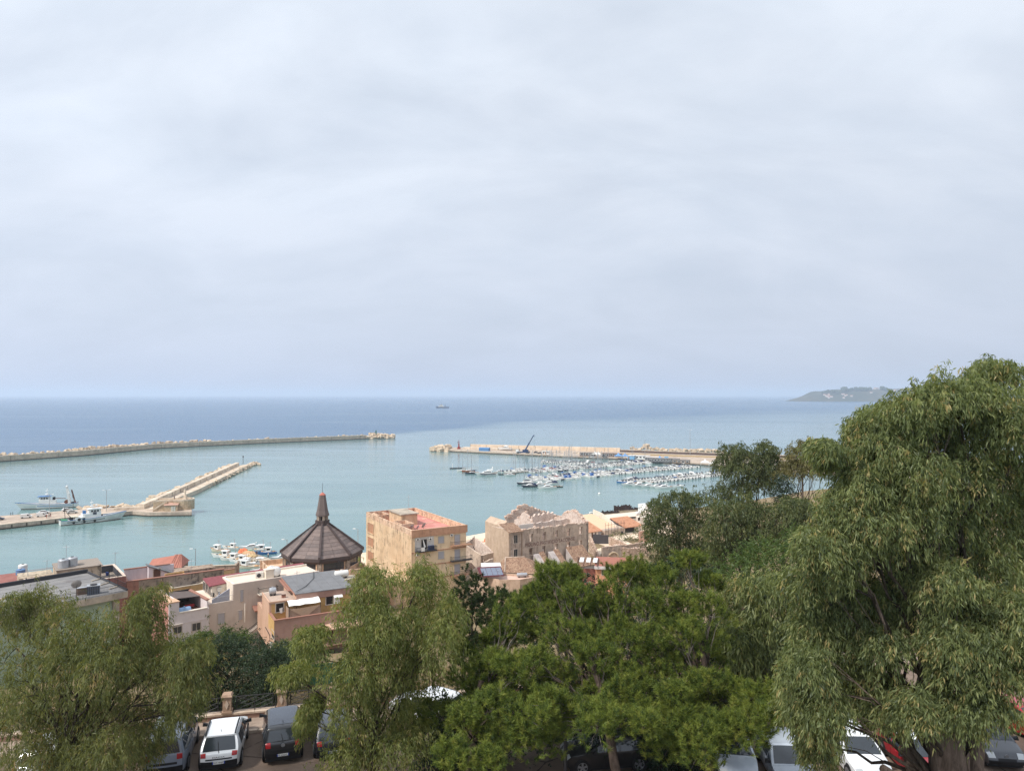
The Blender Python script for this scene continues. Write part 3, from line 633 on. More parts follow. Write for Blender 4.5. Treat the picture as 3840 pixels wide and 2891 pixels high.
# pontoons with their rows of boats
PONT = {
 'rearmost': (G(2050, 1733), G(2210, 1741)),
 'second': (G(1893, 1777), G(2424, 1735)),
 'third': (G(1965, 1803), G(2604, 1750)),
 'nearest': (G(2345, 1815), G(2720, 1776)),
}
Mpont = plain('pontoon_deck', rgb(148, 138, 128), .9)
occupied = []
def pontoon(key, label):
    a, b = PONT[key]; d = (b - a); L = d.length; ang = math.atan2(d.y, d.x); mid = (a + b) / 2
    o = thing('floating_pontoon', label, 'pontoon', (mid.x, mid.y, 0), ang)
    MB().box(-L / 2, L / 2, -1.1, 1.1, .25, .6).obj('deck', Mpont, o); m = MB()
    for i in range(int(L / 6)): m.box(-L / 2 + i * 6, -L / 2 + i * 6 + 3.6, -.9, .9, -.3, .25)
    m.obj('float', Mgrey, o); return a, d / L, L, ang
def rowfill(key, side, step, chooser, lab, s0=0.0, s1=1.0, skip=.05):
    a, b = PONT[key]; d = b - a; L = d.length; d = d / L; ang = math.atan2(d.y, d.x); n = Vector((-d.y, d.x, 0)) * side
    s = s0 * L
    while s < s1 * L:
        f = s / L; kind, name = chooser(f); ln = {'runabout': 6.2, 'cruiser': 10, 'sail': 9.5, 'yacht': 14, 'dinghy': 3.4, 'fishing': 7.4}[kind.split(':')[0]]
        if R.random() > skip:
            k = R.uniform(.95, 1.2) * (.74 if kind.startswith('cruiser') else 1); off = 1.6 + ln * k / 2 + (.5 if 'runabout' in kind else .2)
            p = a + d * s + n * off; head = math.atan2(-n.y, -n.x) if name == 'motorboat' or R.random() < .6 else math.atan2(n.y, n.x)
            look = {'runabout': 'small open white motorboat', 'runabout:top': 'white motorboat with white sun top', 'runabout:navy': 'white motorboat under navy canvas top', 'runabout:blue': 'white motorboat under blue canvas top',
                    'runabout:teak': 'white motorboat with tan deck', 'runabout:bluehull': 'small blue-hulled motorboat', 'cruiser': 'white cabin cruiser', 'cruiser:canvas': 'white cruiser with navy cover', 'cruiser:fly': 'white cruiser with flybridge',
                    'sail:': 'white sailboat with grey sail cover', 'sail:bluec': 'white sailboat with blue sail cover', 'sail:redc': 'white sailboat with red sail cover', 'sail:navy': 'navy sailing yacht', 'sail:hoodbluec': 'white sailboat with blue spray hood', 'sail:tall': 'tall-masted white sailing yacht'}[kind]
            label = '%s on the %s side of the %s' % (look, 'far' if side > 0 else 'near', lab)
            boat(kind, name, label, (p.x, p.y), head + R.uniform(-.07, .07), '%ss on the %s side of the %s' % (name, 'far' if side > 0 else 'near', lab), 'sailboat' if name == 'sailing_yacht' else 'boat', k)
        s += step * .86 * R.uniform(.9, 1.12) * (1.0 if 'runabout' in kind else 1.22)
def motor(f):
    r = R.random()
    if r < .52: return 'runabout', 'motorboat'
    if r < .68: return 'runabout:top', 'motorboat'
    if r < .76: return 'runabout:navy', 'motorboat'
    if r < .80: return 'runabout:blue', 'motorboat'
    if r < .88: return 'runabout:teak', 'motorboat'
    if r < .90: return 'runabout:bluehull', 'motorboat'
    return R.choice(['cruiser', 'cruiser:canvas', 'cruiser:fly']), 'cabin_cruiser'
def sail(f):
    return R.choice(['sail:', 'sail:', 'sail:bluec', 'sail:redc', 'sail:navy', 'sail:hoodbluec', 'sail:tall']), 'sailing_yacht'
def mixed(cut, p0=.9, p1=.12):
    return lambda f: sail(f) if R.random() < (p0 if f < cut else p1) else motor(f)
pontoon('rearmost', 'short grey pontoon furthest back in the marina'); pontoon('second', 'long grey pontoon, second from the mole, packed with boats'); pontoon('third', 'long grey pontoon lined with sailing yachts at its seaward end'); pontoon('nearest', 'grey pontoon nearest the trees on the right of the marina')
rowfill('rearmost', 1, 3.4, mixed(0, 0, .1), 'pontoon furthest back'); rowfill('rearmost', -1, 3.4, motor, 'pontoon furthest back')
rowfill('second', 1, 3.3, mixed(.55, .32, .08), 'long second pontoon', .04); rowfill('second', -1, 3.3, mixed(.4, .42, .06), 'long second pontoon', .14)
rowfill('third', 1, 3.3, mixed(.5, .5, .10), 'long third pontoon', .05); rowfill('third', -1, 3.4, mixed(.46, .85, .03), 'long third pontoon', .06, .99)
rowfill('nearest', 1, 3.3, mixed(.3, .04, 0), 'pontoon by the trees', .03); rowfill('nearest', -1, 3.4, motor, 'pontoon by the trees', .16)
LH = math.radians(200)
def big(kind, name, label, px, py, head=LH, k=1.0, cat='boat'):
    q = G(px, py); return boat(kind, name, label, (q.x, q.y), head, None, cat, k)
big('yacht', 'motor_yacht', 'large white motor yacht with navy hull stripe at seaward end of marina', 1828, 1781, math.radians(193), .98)
big('sail:navywood', 'wooden_sailing_yacht', 'dark-hulled wooden sailing yacht left of the large motor yacht', 1771, 1776, math.radians(196), 1.0, 'sailboat')
big('sail:woodtall', 'wooden_sailing_yacht', 'brown two-masted wooden sailing boat behind the dark-hulled yacht', 1757, 1769, math.radians(190), .95, 'sailboat')
big('sail:', 'sailing_yacht', 'leftmost white sailing yacht of the marina beside the arched pontoon end', 1737, 1767, math.radians(190), .9, 'sailboat')
big('cruiser', 'cabin_cruiser', 'lone small white cruiser right of the large motor yacht', 1912, 1783, math.radians(195), .72)
big('cruiser:canvas', 'cabin_cruiser', 'white cruiser with dark cover just behind the large motor yacht', 1872, 1772, math.radians(195), .72)
big('sail:', 'sailing_yacht', 'white sailing yacht with slanting forestay standing clear of the second pontoon end', 1936, 1770, math.radians(195), 1.0, 'sailboat')
big('sail:tall', 'sailing_yacht', 'white sailing yacht with second clear mast by the second pontoon end', 1952, 1766, math.radians(195), .85, 'sailboat')
big('sail:navytall', 'sailing_yacht', 'dark blue tall-masted yacht leftmost of the third pontoon end', 1970, 1815, math.radians(197), 1.05, 'sailboat')
big('sail:bigtall', 'sailing_yacht', 'large cream sailing yacht in the middle of the third pontoon end', 2000, 1811, math.radians(197), .95, 'sailboat')
big('sail:big', 'sailing_yacht', 'large white sailing yacht right of the cream yacht at third pontoon end', 2022, 1805, math.radians(197), .95, 'sailboat')
big('cruiser:navy', 'cabin_cruiser', 'navy-hulled cruiser at the near corner of the third pontoon', 1988, 1826, math.radians(197), .9)
big('cruiser:fly', 'cabin_cruiser', 'white flybridge cruiser between navy cruiser and front white cruiser', 2022, 1822, math.radians(197), .82)
big('cruiser', 'cabin_cruiser', 'sleek white cruiser nearest the camera at the third pontoon end', 2054, 1832, math.radians(193), 1.0)
big('cruiser:canvas', 'cabin_cruiser', 'white cruiser with navy cover behind the nearest sleek cruiser', 2062, 1818, math.radians(193), 1.05)
big('dinghy:dark', 'dinghy', 'black dinghy behind the stern of the nearest sleek cruiser', 2094, 1826, math.radians(193), 1.5)
big('cruiser', 'cabin_cruiser', 'white cruiser leftmost in the group before the trees', 2362, 1820, math.radians(201), .95)
big('cruiser:fly', 'cabin_cruiser', 'white flybridge cruiser second in the group before the trees', 2396, 1823, math.radians(201), .85)
big('cruiser', 'cabin_cruiser', 'white cruiser third in the group before the trees', 2432, 1826, math.radians(201), .9)
big('cruiser:canvas', 'cabin_cruiser', 'white cruiser with navy canvas fourth in the group before the trees', 2464, 1828, math.radians(198), .85)
big('cruiser', 'cabin_cruiser', 'long low white cruiser in front of the group before the trees', 2490, 1832, math.radians(195), 1.05)
big('runabout', 'motorboat', 'small white motorboat rightmost of the group before the trees', 2545, 1826, math.radians(195), 1.1)
big('cruiser:canvas', 'cabin_cruiser', 'white cruiser with dark cover behind the group before the trees', 2368, 1802, math.radians(195), .95)
big('dinghy', 'dinghy', 'tiny white boat moored alone off the old piled pier', 2228, 1924, math.radians(15), 1.3)
q = G(2247, 1852); o = thing('mooring_buoy', 'small white mooring buoy alone in open harbour water', 'buoy', (q.x, q.y, 0)); MB().lathe([(.1, -.3), (.6, -.1), (.7, .3), (.45, .7), (.1, .85)], 10).obj('float', Mwhite, o, smooth=60); MB().cyl((0, 0, .8), (0, 0, 1.4), .05, n=5).obj('pole', Malu, o)
for (px, py, lab) in ((1702, 1757, 'floating pontoon end with white arch left of the wooden yachts'), (1886, 1780, 'floating pontoon end with white arch beside the lone small cruiser')):
    q = G(px, py); o = thing('pontoon_end', lab, 'pontoon', (q.x, q.y, 0), math.radians(12)); MB().box(-3, 9, -1.2, 1.2, .1, .6).obj('deck', Mblack, o)
    m = MB(); m.tube([(-1, -.8, .6), (-1, -.8, 3.2), (-1, 0, 3.9), (-1, .8, 3.2), (-1, .8, .6)], .1, 5); m.obj('arch', Mwhite, o)

# trawlers
def trawler(o, L, dark_stern, gantry):
    h, rows = hull_mb(L, 6.0, 1.9, .75, .8, .11); h.obj('hull', Mwhite if not dark_stern else plain('trawler_white', rgb(214, 216, 212), .5, var=.2, scale=.8), o, smooth=50)
    deck_mb(rows, 0, 10, .05, -.5).obj('deck', Mgrey, o)
    m = MB()
    for s in (-1, 1): m.tube([(r[0][0], s * r[0][1], r[0][2] + .03) for r in rows], .09, 5)
    m.obj('gunwale', Mhullblue, o)
    m = MB()
    for s in (-1, 1): m.grid([[(r[1][0] * .35 + r[0][0] * .65, s * (r[1][1] * .38 + r[0][1] * .62 + .05), r[0][2] * .5), (r[1][0] * .3 + r[0][0] * .7, s * (r[1][1] * .33 + r[0][1] * .67 + .05), r[0][2] * .62)] for r in rows[1:8]])
    m.obj('hull_stripe', Mnavy if dark_stern else Mhullblue, o)
    m = MB()
    for s in (-1, 1): m.grid([[(r[1][0], s * (r[1][1] + .03), -.05), (r[1][0] * .9 + r[0][0] * .1, s * (r[1][1] * .9 + r[0][1] * .1 + .03), .28)] for r in rows])
    m.obj('boot_top', plain('boot_top', rgb(96, 66, 52), .8), o)
    x = L * .02 if gantry else -L * .02
    c = MB(); c.box(x - 3, x + 4, -1.9, 1.9, 1.6, 3.9); c.hexa([(x - .5, -1.7, 3.9), (x + 4.2, -1.6, 3.9), (x + 4.2, 1.6, 3.9), (x - .5, 1.7, 3.9), (x - .5, -1.7, 5.7), (x + 3.6, -1.5, 5.7), (x + 3.6, 1.5, 5.7), (x - .5, 1.7, 5.7)]); wh = c.obj('wheelhouse', Mwhite, o)
    for s in (-1, 1):
        for k in range(3): MB().box(x + .2 + k * 1.1, x + 1.0 + k * 1.1, s * 1.72 - .03, s * 1.72 + .03, 4.55, 5.25).obj('window', Mdark, wh)
    MB().box(x + 3.95, x + 4.0, -1.3, 1.3, 4.6, 5.3).obj('windscreen', Mdark, wh)
    MB().box(x - 1, x + 4.6, -2.0, 2.0, 5.7, 5.85).obj('wheelhouse_roof', Mhullblue if gantry else Mwhite, wh)
    m = MB(); m.cyl((x + .8, 0, 5.8), (x + .8, 0, 9.6), .16, .08, 6); m.tube([(x + .8, -1.2, 7.4), (x + .8, 1.2, 7.4)], .06, 4); m.box(x + .3, x + 1.6, -.9, .9, 6.6, 6.9); m.lathe([(.7, 8.3), (.7, 8.45)], 8, (x + .8, 0, 0)); m.obj('radar_mast', Mwhite, o)
    m = MB(); m.box(x - 2.6, x - 1.5, -.7, .7, 3.9, 5.2); m.obj('funnel', Mblack if gantry else Mhullblue, o)
    for k in range(3): 
        tw = MB(); tw.lathe([(.28, -.16), (.5, -.1), (.5, .1), (.28, .16)], 10, ax='y'); tw.obj('tyre_fender', Mblack, o, (-L * .30 + k * L * .17, -3.05, .9))
    if gantry:
        m = MB()
        for s in (-1.6, 1.6): m.hexa([(-8.8, s - .3, 1.4), (-7.8, s - .3, 1.4), (-7.8, s + .3, 1.4), (-8.8, s + .3, 1.4), (-7.2, s - .25, 9.8), (-6.6, s - .25, 9.8), (-6.6, s + .25, 9.8), (-7.2, s + .25, 9.8)])
        m.box(-7.2, -6.5, -2.0, 2.0, 9.6, 10.3); m.box(-7.9, -7.3, -1.8, 1.8, 6.3, 6.7); m.obj('stern_gantry', Mwhite, o)
        m = MB()
        for s in (-1.5, 1.5): m.tube([(-10.6, s, 1.5), (-8.9, s * .8, 8.2)], .16, 5); m.tube([(-10.6, s, 1.5), (-9.5, -s, 5), (-8.9, s * .8, 8.2)], .08, 4)
        m.tube([(-8.9, -1.2, 8.2), (-8.9, 1.2, 8.2)], .12, 5); m.obj('net_frame', Mrust, o)
        m = MB(); m.tube([(-6.5, 0, 4.2), (x - 1.5, 0, 4.6)], .16, 6); m.lathe([(.9, -1.2), (.9, 1.2)], 10, (-6.8, 0, 2.6), 'y'); m.obj('winch', Mrust, o)
        m = MB(); m.lathe([(1.5, 1.3), (1.2, 2.0), (.3, 2.4)], 9, (-9.2, .2, 0)); m.obj('net_pile', Mblack, o)
    else:
        m = MB()
        for s in (-1, 1): 
            for k in range(2): m.lathe([(.62, -.04), (.62, .04)], 12, (-4.9 + k * 1.7, s * 2.96, 1.95), 'y')
        m.obj('oval_port', Mblack, o)
        MB().box(-6.2, -2.6, -2.93, 2.93, 1.3, 2.9).obj('shelter_side', Mwhite, o)
        m = MB(); m.cyl((-9.4, .6, 1.5), (-9.8, .6, 7.4), .14, .1, 6); m.tube([(-9.6, .6, 6.4), (-8.6, .6, 4.4), (-7.2, .6, 2.4)], .1, 5); m.lathe([(.8, -1), (.8, 1)], 10, (-7.4, 0, 2.3), 'y'); m.obj('winch', Mblack, o)
        m = MB(); m.grid([[(-L * .5 + .2 + u * 2.4, v * 2.2, 1.9 + .7 * math.cos(v * 1.3) - u * .3) for v in np.linspace(-1, 1, 7)] for u in np.linspace(0, 1, 4)]); m.obj('green_net', plain('green_net', rgb(70, 132, 100), .95), o)
        MB().box(-7.6, -4.8, -2.2, 2.2, 3.1, 3.25).obj('awning', Mcream, o)
        m = MB(); m.box(.5, 1.8, -2.05, -1.95, 3.4, 4.4); m.box(3.6, 4.2, -2.0, -1.92, 2.5, 3.3); m.obj('blue_panel', Mnavy, o)
        m = MB(); m.lathe([(.4, 6.6), (.6, 6.9), (.1, 7.4)], 8, (x + 2.6, .4, 0)); m.obj('radar_dome', Mwhite, o)
a, b = G(240, 1966), G(425, 1947); mid = (a + b) / 2
o = thing('trawler', 'white fishing trawler with blue stripe and green stern net, moored at near side of quay', 'trawler', (mid.x + 1, mid.y - .5, 0), math.atan2((b - a).y, (b - a).x)); trawler(o, 23.0, True, False)
a, b = G(60, 1921), G(232, 1907); mid = (a + b) / 2
o = thing('trawler', 'white and blue trawler with tall stern gantry behind the quay', 'trawler', (mid.x, mid.y + 8, 0), math.radians(205)); trawler(o, 23.5, False, True)

# vehicles and people out on the quay
def mini_vehicle(name, label, cat, p, rz, colour, van):
    o = thing(name, label, cat, p, rz)
    Mb = plain('far_paint_%d' % int(colour[0] * 1e4), colour, .4, 0, .5, .3, .05)
    if van:
        prof = [(-2.1, .35), (2.1, .35), (2.1, .95), (1.5, 1.1), (.9, 1.75), (.6, 1.85), (-2.0, 1.85), (-2.1, 1.6)]; wn = [(.35, 1.1), (1.25, 1.1), (.8, 1.62), (.35, 1.62)]
    else:
        prof = [(-2.1, .35), (2.1, .35), (2.1, .75), (1.1, .95), (.4, 1.42), (-1.2, 1.45), (-1.9, 1.0), (-2.1, .9)]; wn = [(-1.5, .98), (.95, .98), (.35, 1.36), (-1.15, 1.38)]
    MB().slab([(x, -.85, z) for x, z in prof], (0, 1.7, 0)).obj('body', Mb, o)
    for s in (-1, 1): MB().slab([(x, s * .852, z) for x, z in wn], (0, s * .02, 0)).obj('side_window', Mdark, o)
    MB().hexa([(prof[3][0] - .02, -.75, prof[3][1] + .05), (prof[3][0] + .04, -.75, prof[3][1] + .04), (prof[3][0] + .04, .75, prof[3][1] + .04), (prof[3][0] - .02, .75, prof[3][1] + .05), (prof[4][0] - .02, -.7, prof[4][1] - .06), (prof[4][0] + .05, -.7, prof[4][1] - .06), (prof[4][0] + .05, .7, prof[4][1] - .06), (prof[4][0] - .02, .7, prof[4][1] - .06)]).obj('windscreen', Mdark, o)
    for x in (-1.35, 1.35):
        for s in (-1, 1): MB().lathe([(.33, -.1), (.33, .1)], 12, (x, s * .78, .33), 'y').obj('wheel', Mblack, o)
qa = math.radians(44)
for px, py, van, col, lab, rz in ((98, 1942, 1, (226, 224, 220), 'white delivery van parked leftmost on the mole quay', 0.12), (157, 1937, 1, (226, 224, 220), 'second white van on the mole quay, behind the people', .1), (165, 1925, 0, (222, 222, 220), 'white car parked behind the second van on the quay', .1),
                          (252, 1916, 0, (214, 214, 212), 'white car parked beside the pale boulders on the quay', .3), (271, 1925, 0, (190, 190, 184), 'pale grey car half hidden behind the near trawler', .2), (-6, 1950, 0, (52, 60, 78), 'dark blue car at the left end of the quay', .1)):
    q = G(px, py, 1.9); mini_vehicle('parked_van' if van else 'parked_car', lab, 'van' if van else 'car', q, qa - .35 + rz, rgb(col), van)
def person(name, label, p, rz, top, legs, h=1.72, group=None):
    o = thing(name, label, 'person', p, rz, group); k = h / 1.75
    me = bpy.data.meshes.new('body'); vs = [(0, 0, .95), (0, 0, 1.2), (0, 0, 1.42), (0, 0, 1.52), (0, .01, 1.64), (.1, 0, .9), (.11, .02, .48), (.12, 0, .06), (.12, .12, .03), (-.1, 0, .9), (-.12, -.03, .48), (-.13, -.08, .06), (-.13, .04, .03), (.19, 0, 1.4), (.25, -.02, 1.12), (.24, .08, .86), (-.19, 0, 1.4), (-.25, .02, 1.12), (-.22, .12, .88)]
    es = [(0, 1), (1, 2), (2, 3), (3, 4), (0, 5), (5, 6), (6, 7), (7, 8), (0, 9), (9, 10), (10, 11), (11, 12), (2, 13), (13, 14), (14, 15), (2, 16), (16, 17), (17, 18)]
    rad = [.15, .14, .15, .06, .1, .1, .07, .05, .04, .1, .07, .05, .04, .065, .05, .035, .065, .05, .035]
    me.from_pydata([(a * k, b * k, c * k) for a, b, c in vs], es, []); ob = put('body', me, o)
    md = ob.modifiers.new('skin', 'SKIN'); sk = me.skin_vertices[0].data
    for i, r_ in enumerate(rad): sk[i].radius = (r_ * k, r_ * k)
    sk[0].use_root = True; me.materials.append(plain('skin_tone', rgb(176, 128, 104), .7))
    ob.modifiers.new('sub', 'SUBSURF').levels = 1
    MB().lathe([(.17 * k, .98 * k), (.19 * k, 1.2 * k), (.2 * k, 1.4 * k), (.09 * k, 1.5 * k)], 10).obj('shirt', top, o)
    m = MB()
    for s in (-1, 1): m.tube([(s * .09 * k, 0, 1.0 * k), (s * .11 * k, 0, .5 * k), (s * .125 * k, -.02 * k, .12 * k)], [.12 * k, .09 * k, .07 * k], 7)
    m.obj('trousers', legs, o); MB().lathe([(.06 * k, 1.73 * k), (.115 * k, 1.68 * k), (.12 * k, 1.62 * k)], 8, (0, -.015, .02)).obj('hair', Mblack, o)
    return o
Mskinc = plain('shirt_red', rgb(150, 74, 66), .9); Mjean = plain('jeans', rgb(58, 66, 88), .9); Mshirtw = plain('shirt_white', rgb(214, 208, 200), .9)
for k, (px, py, t, l_, lab) in enumerate(((175, 1942, Mskinc, Mskinc, 'person in reddish clothes standing on the quay near the second van'), (184, 1939, Mshirtw, Mjean, 'person in white top on the quay, right of the second van'), (190, 1938, Mblack, Mskinc, 'person in dark top on the quay, rightmost of the group by the vans'))):
    person('person', lab, G(px, py, 1.9), R.uniform(0, 6), t, l_)
person('person', 'person standing on the terrace of the harbour bastion', (G(640, 1876, 6.0).x, G(640, 1914, 1.9).y + 7.2, 6.0), 1.0, Mblack, Mjean)
def lamp_post(label, p, h, heads=2, rz=0.0, name='street_lamp', cat='street lamp', r=.09):
    o = thing(name, label, cat, p, rz); MB().cyl((0, 0, 0), (0, 0, h), r * 1.3, r, 8).obj('post', Malu, o)
    for s in ((-1, 1)[:heads]):
        MB().tube([(0, 0, h - .3), (s * .5, 0, h + .1), (s * 1.0, 0, h + .12)], .05, 5).obj('arm', Malu, o)
        MB().hexa([(s * .8, -.2, h), (s * 1.7, -.2, h + .1), (s * 1.7, .2, h + .1), (s * .8, .2, h), (s * .8, -.16, h + .2), (s * 1.7, -.12, h + .22), (s * 1.7, .12, h + .22), (s * .8, .16, h + .2)]).obj('lamp_head', Mwhite, o)
    return o
lamp_post('tall twin-headed lamp on the quay behind the near trawler', G(399, 1917, 1.9), 9.6, 2, qa)
lamp_post('twin-headed lamp on the quay behind the gantry trawler', G(185, 1921, 1.9), 8.0, 2, qa)
o = thing('quay_post', 'thin dark post beside the boulders on the quay', 'post', G(274, 1911, 1.9)); MB().cyl((0, 0, 0), (0, 0, 3.4), .1, n=6).obj('post', Mblack, o); MB().box(-.25, .25, -.1, .1, 3.4, 3.9).obj('sign_box', Mblack, o)
o = thing('quay_ladder', 'dark hooped ladder frame at the far quay edge, left', 'quay ladder', G(44, 1931, 1.9), qa); m = MB()
for s in (-.4, .4): m.tube([(s, -.3, 0), (s, -.3, 1.1), (s, .3, 1.3), (s, .3, 0)], .06, 5)
m.obj('hoop', Mblack, o); MB().tube([(-.4, .3, .6), (.4, .3, .6)], .05, 5).obj('rung', Mblack, o)

# small fishing harbour: pier with nets, boats
a, b = G(905, 2068, .9), G(1060, 2124, .9); d = b - a; L = d.length; pang = math.atan2(d.y, d.x)
pier = thing('fishing_pier', 'short grey pier strewn with fishing nets', 'pier', (a.x, a.y, 0), pang)
MB().box(0, L, -2.2, 2.2, -1, .9).obj('deck', M_conc, pier)
for i in range(9): MB().box(L * .1 + i * L * .1, L * .1 + i * L * .1 + .12, -2.26, 2.26, -.4, .96).obj('joint_beam', M_weed, pier)
def net_heap(label, u, v, r_, h, mat):
    bm = bmesh.new(); bmesh.ops.create_icosphere(bm, subdivisions=3, radius=1); rr_ = random.Random(int(u * 100))
    for q in bm.verts:
        q.co *= rr_.uniform(.82, 1.12); q.co.z = max(q.co.z, -.02)
    me = bpy.data.meshes.new('net_heap'); bm.to_mesh(me); bm.free(); me.materials.append(mat)
    dd = Vector((math.cos(pang), math.sin(pang), 0)); nn = Vector((-dd.y, dd.x, 0)); q = a + dd * u + nn * v
    o = put('net_heap', me, None, (q.x, q.y, .91), pang); o.scale = (r_ * 1.3, r_, h); return tag(o, label, 'fishing net', 'fishing nets heaped on the pier')
net_heap('orange net heap at the seaward tip of the fishing pier', 1.4, .2, 1.7, 1.3, Morange); net_heap('large beige net heap in the middle of the fishing pier', 5.2, .3, 2.1, 1.0, Mbeige); net_heap('green net heap beside the beige nets on the pier', 4.0, 1.2, 1.3, 1.1, Mnetg)
net_heap('low tan net heap near the shore end of the pier', 9.4, -.3, 1.6, .7, plain('net_tan', rgb(188, 162, 122), 1)); net_heap('flat pale net heap at the middle of the pier edge', 7.4, -1.1, 1.2, .6, plain('net_pale', rgb(206, 190, 170), 1))
pd = Vector((math.cos(pang), math.sin(pang), 0)); pn = Vector((-pd.y, pd.x, 0))
HB = math.atan2(-pn.y, -pn.x)
FB = [('fishing:cream', 'cream fishing boat with red-domed wheelhouse, furthest out by the fishing pier', 826, 2069, 160, 1.0), ('fishing', 'white fishing boat behind the net pier, next to the cream boat', 868, 2058, 168, .85), ('fishing', 'white fishing boat with black net drum, bow left, second in the row', 838, 2090, 172, 1.0), ('fishing:pale', 'pale fishing boat with hanging awning, third in the row', 868, 2101, 172, 1.0),
      ('fishing', 'white fishing boat with two lifebuoys, fourth in the row', 900, 2107, 172, .95), ('fishing', 'white fishing boat with tall prow, fifth in the row', 918, 2116, 172, .9), ('fishing:cream', 'weathered cream rowing boat nearest the rooftops', 932, 2130, 172, 1.05), ('cruiser', 'white sport boat with blue canvas at the foot of the pier', 985, 2144, 195, .6),
      ('runabout:top', 'white open boat with white hard top beside the pier foot', 968, 2118, 195, 1.0), ('cruiser', 'white sport cruiser furthest out right of the pier', 945, 2057, 200, .75), ('fishing', 'white boat with pink deck right of the pier', 972, 2067, 195, .95), ('fishing:blue', 'dark blue wooden boat nearest the pier on its right side', 998, 2077, 195, .95), ('cruiser:fly', 'white cabin boat half hidden by the church roof', 1062, 2096, 205, .7)]
for kind, lab, px, py, hd, k in FB:
    q = G(px, py); boat(kind, 'fishing_boat' if 'fishing' in kind else 'motorboat', lab, (q.x, q.y), math.radians(hd), None, 'boat', k)
for px, py, col, lab in ((1006, 2091, Mshirtw, 'person in white shirt walking on the fishing pier'), (963, 2084, Mblack, 'person in dark clothes standing among the nets on the pier')):
    person('person', lab, G(px, py, .92), .5, col, Mjean)
lamp_post('curved-head lamp on the shore left of the church roof', G(1076, 2105, 2.0), 7.0, 1, 0.4)
lamp_post('curved-head lamp between church roof and yellow apartment block', G(1342, 2075, 2.0), 8.2, 1, .2)
lamp_post('curved-head lamp behind the orange roof on the far left shore', (G(733, 2112, 3).x, G(733, 2112, 3).y, 2.0), 5.5, 1, .4)

# right mole: crane, sheds, tents
cr = thing('mobile_crane', 'blue mobile crane with raised telescopic boom on the marina mole', 'crane', (G(1962, 1700, 1.6).x, G(1962, 1700, 1.6).y, 1.6), math.radians(170))
Mcr = plain('crane_blue', rgb(36, 58, 96), .5)
MB().box(-6, 6, -1.3, 1.3, .7, 1.7).obj('chassis', Mcr, cr); MB().box(4.2, 6.6, -1.3, 1.3, 1.0, 3.2).obj('cab', Mwhite, cr); MB().box(6.55, 6.63, -1.1, 1.1, 2.0, 3.0).obj('windscreen', Mdark, cr)
for x in (-4.8, -3.3, 3.0, 4.6):
    for s in (-1, 1): MB().lathe([(.62, -.25), (.62, .25)], 12, (x, s * 1.2, .62), 'y').obj('wheel', Mblack, cr)
m = MB(); m.box(-4.2, .5, -1.2, 1.2, 1.7, 3.4); m.box(-4.6, -2.6, -1.3, 1.3, 1.8, 3.6); m.obj('superstructure', Mcr, cr)
m = MB(); m.tube([(-2.0, 0, 3.2), (-5.6, 0, 9.6)], .62, 4); m.tube([(-5.4, 0, 9.2), (-9.3, 0, 16.2)], .42, 4); m.box(-10.2, -9.0, -.5, .5, 15.9, 16.7); bo_ = m.obj('boom', Mcr, cr)
MB().cyl((-10.0, 0, 16), (-10.0, 0, 7.2), .06, n=4).obj('hoist_rope', Mblack, cr); MB().lathe([(.2, 6.4), (.32, 6.9), (.1, 7.2)], 8, (-10.0, 0, 0)).obj('hook_block', Mblack, cr); MB().tube([(0, 0, 2.4), (-4.2, 0, 7.0)], .18, 6).obj('lift_ram', Malu, cr)
def box_house(name, label, cat, p, rz, L, D, H, mat, roofm, wins=0, gable=0, doors=0, group=None):
    o = thing(name, label, cat, p, rz, group); MB().box(-L / 2, L / 2, -D / 2, D / 2, 0, H).obj('wall', mat, o)
    MB().hexa([(-L / 2 - .2, -D / 2 - .2, H), (L / 2 + .2, -D / 2 - .2, H), (L / 2 + .2, D / 2 + .2, H), (-L / 2 - .2, D / 2 + .2, H), (-L / 2 - .2, -.05 if gable else -D / 2 - .2, H + .2 + gable), (L / 2 + .2, -.05 if gable else -D / 2 - .2, H + .2 + gable), (L / 2 + .2, .05 if gable else D / 2 + .2, H + .2 + gable), (-L / 2 - .2, .05 if gable else D / 2 + .2, H + .2 + gable)]).obj('roof', roofm, o)
    for k in range(wins):
        x = -L / 2 + (k + .5) * L / wins; f = MB().box(x - L / wins * .36, x + L / wins * .36, -D / 2 - .05, -D / 2 - .01, H * .35, H * .82).obj('window', Mwhite, o)
        MB().box(x - L / wins * .3, x + L / wins * .3, -D / 2 - .08, -D / 2 - .055, H * .4, H * .77).obj('pane', Mdark, f)
    for k in range(doors): MB().box(-L / 2 + .6 + k * 2.4, -L / 2 + 1.6 + k * 2.4, -D / 2 - .06, -D / 2 - .01, 0, 2.1).obj('door', Mteak, o)
    return o
def on(px, py): q = G(px, py, 1.6); return (q.x, q.y, 1.6)
A = math.radians(-20)
box_house('kiosk', 'long low kiosk, white with blue left end, behind the marina', 'kiosk', on(2398, 1721), A, 17, 6, 3.0, Mwhite, plain('kiosk_roof', rgb(214, 204, 196), .8), 6)
box_house('kiosk', 'small pale blue kiosk joined to the left of the long kiosk', 'kiosk', on(2368, 1722), A, 5.4, 6.4, 3.1, plain('kiosk_blue', rgb(120, 170, 206), .7), plain('kiosk_roof', rgb(214, 204, 196), .8), 0, 0, 1)
box_house('bar_shed', 'dark open bar shed with glass front behind the marina', 'shed', on(2495, 1732), A, 22, 6, 2.8, plain('shed_grey', rgb(104, 104, 108), .8), plain('shed_roof', rgb(128, 122, 118), .8), 9)
box_house('bar_shed', 'low brown shed with flat roof right of the dark bar shed', 'shed', on(2555, 1737), A, 13, 5, 2.6, plain('shed_brown', rgb(128, 108, 92), .9), plain('shed_roof', rgb(128, 122, 118), .8), 4)
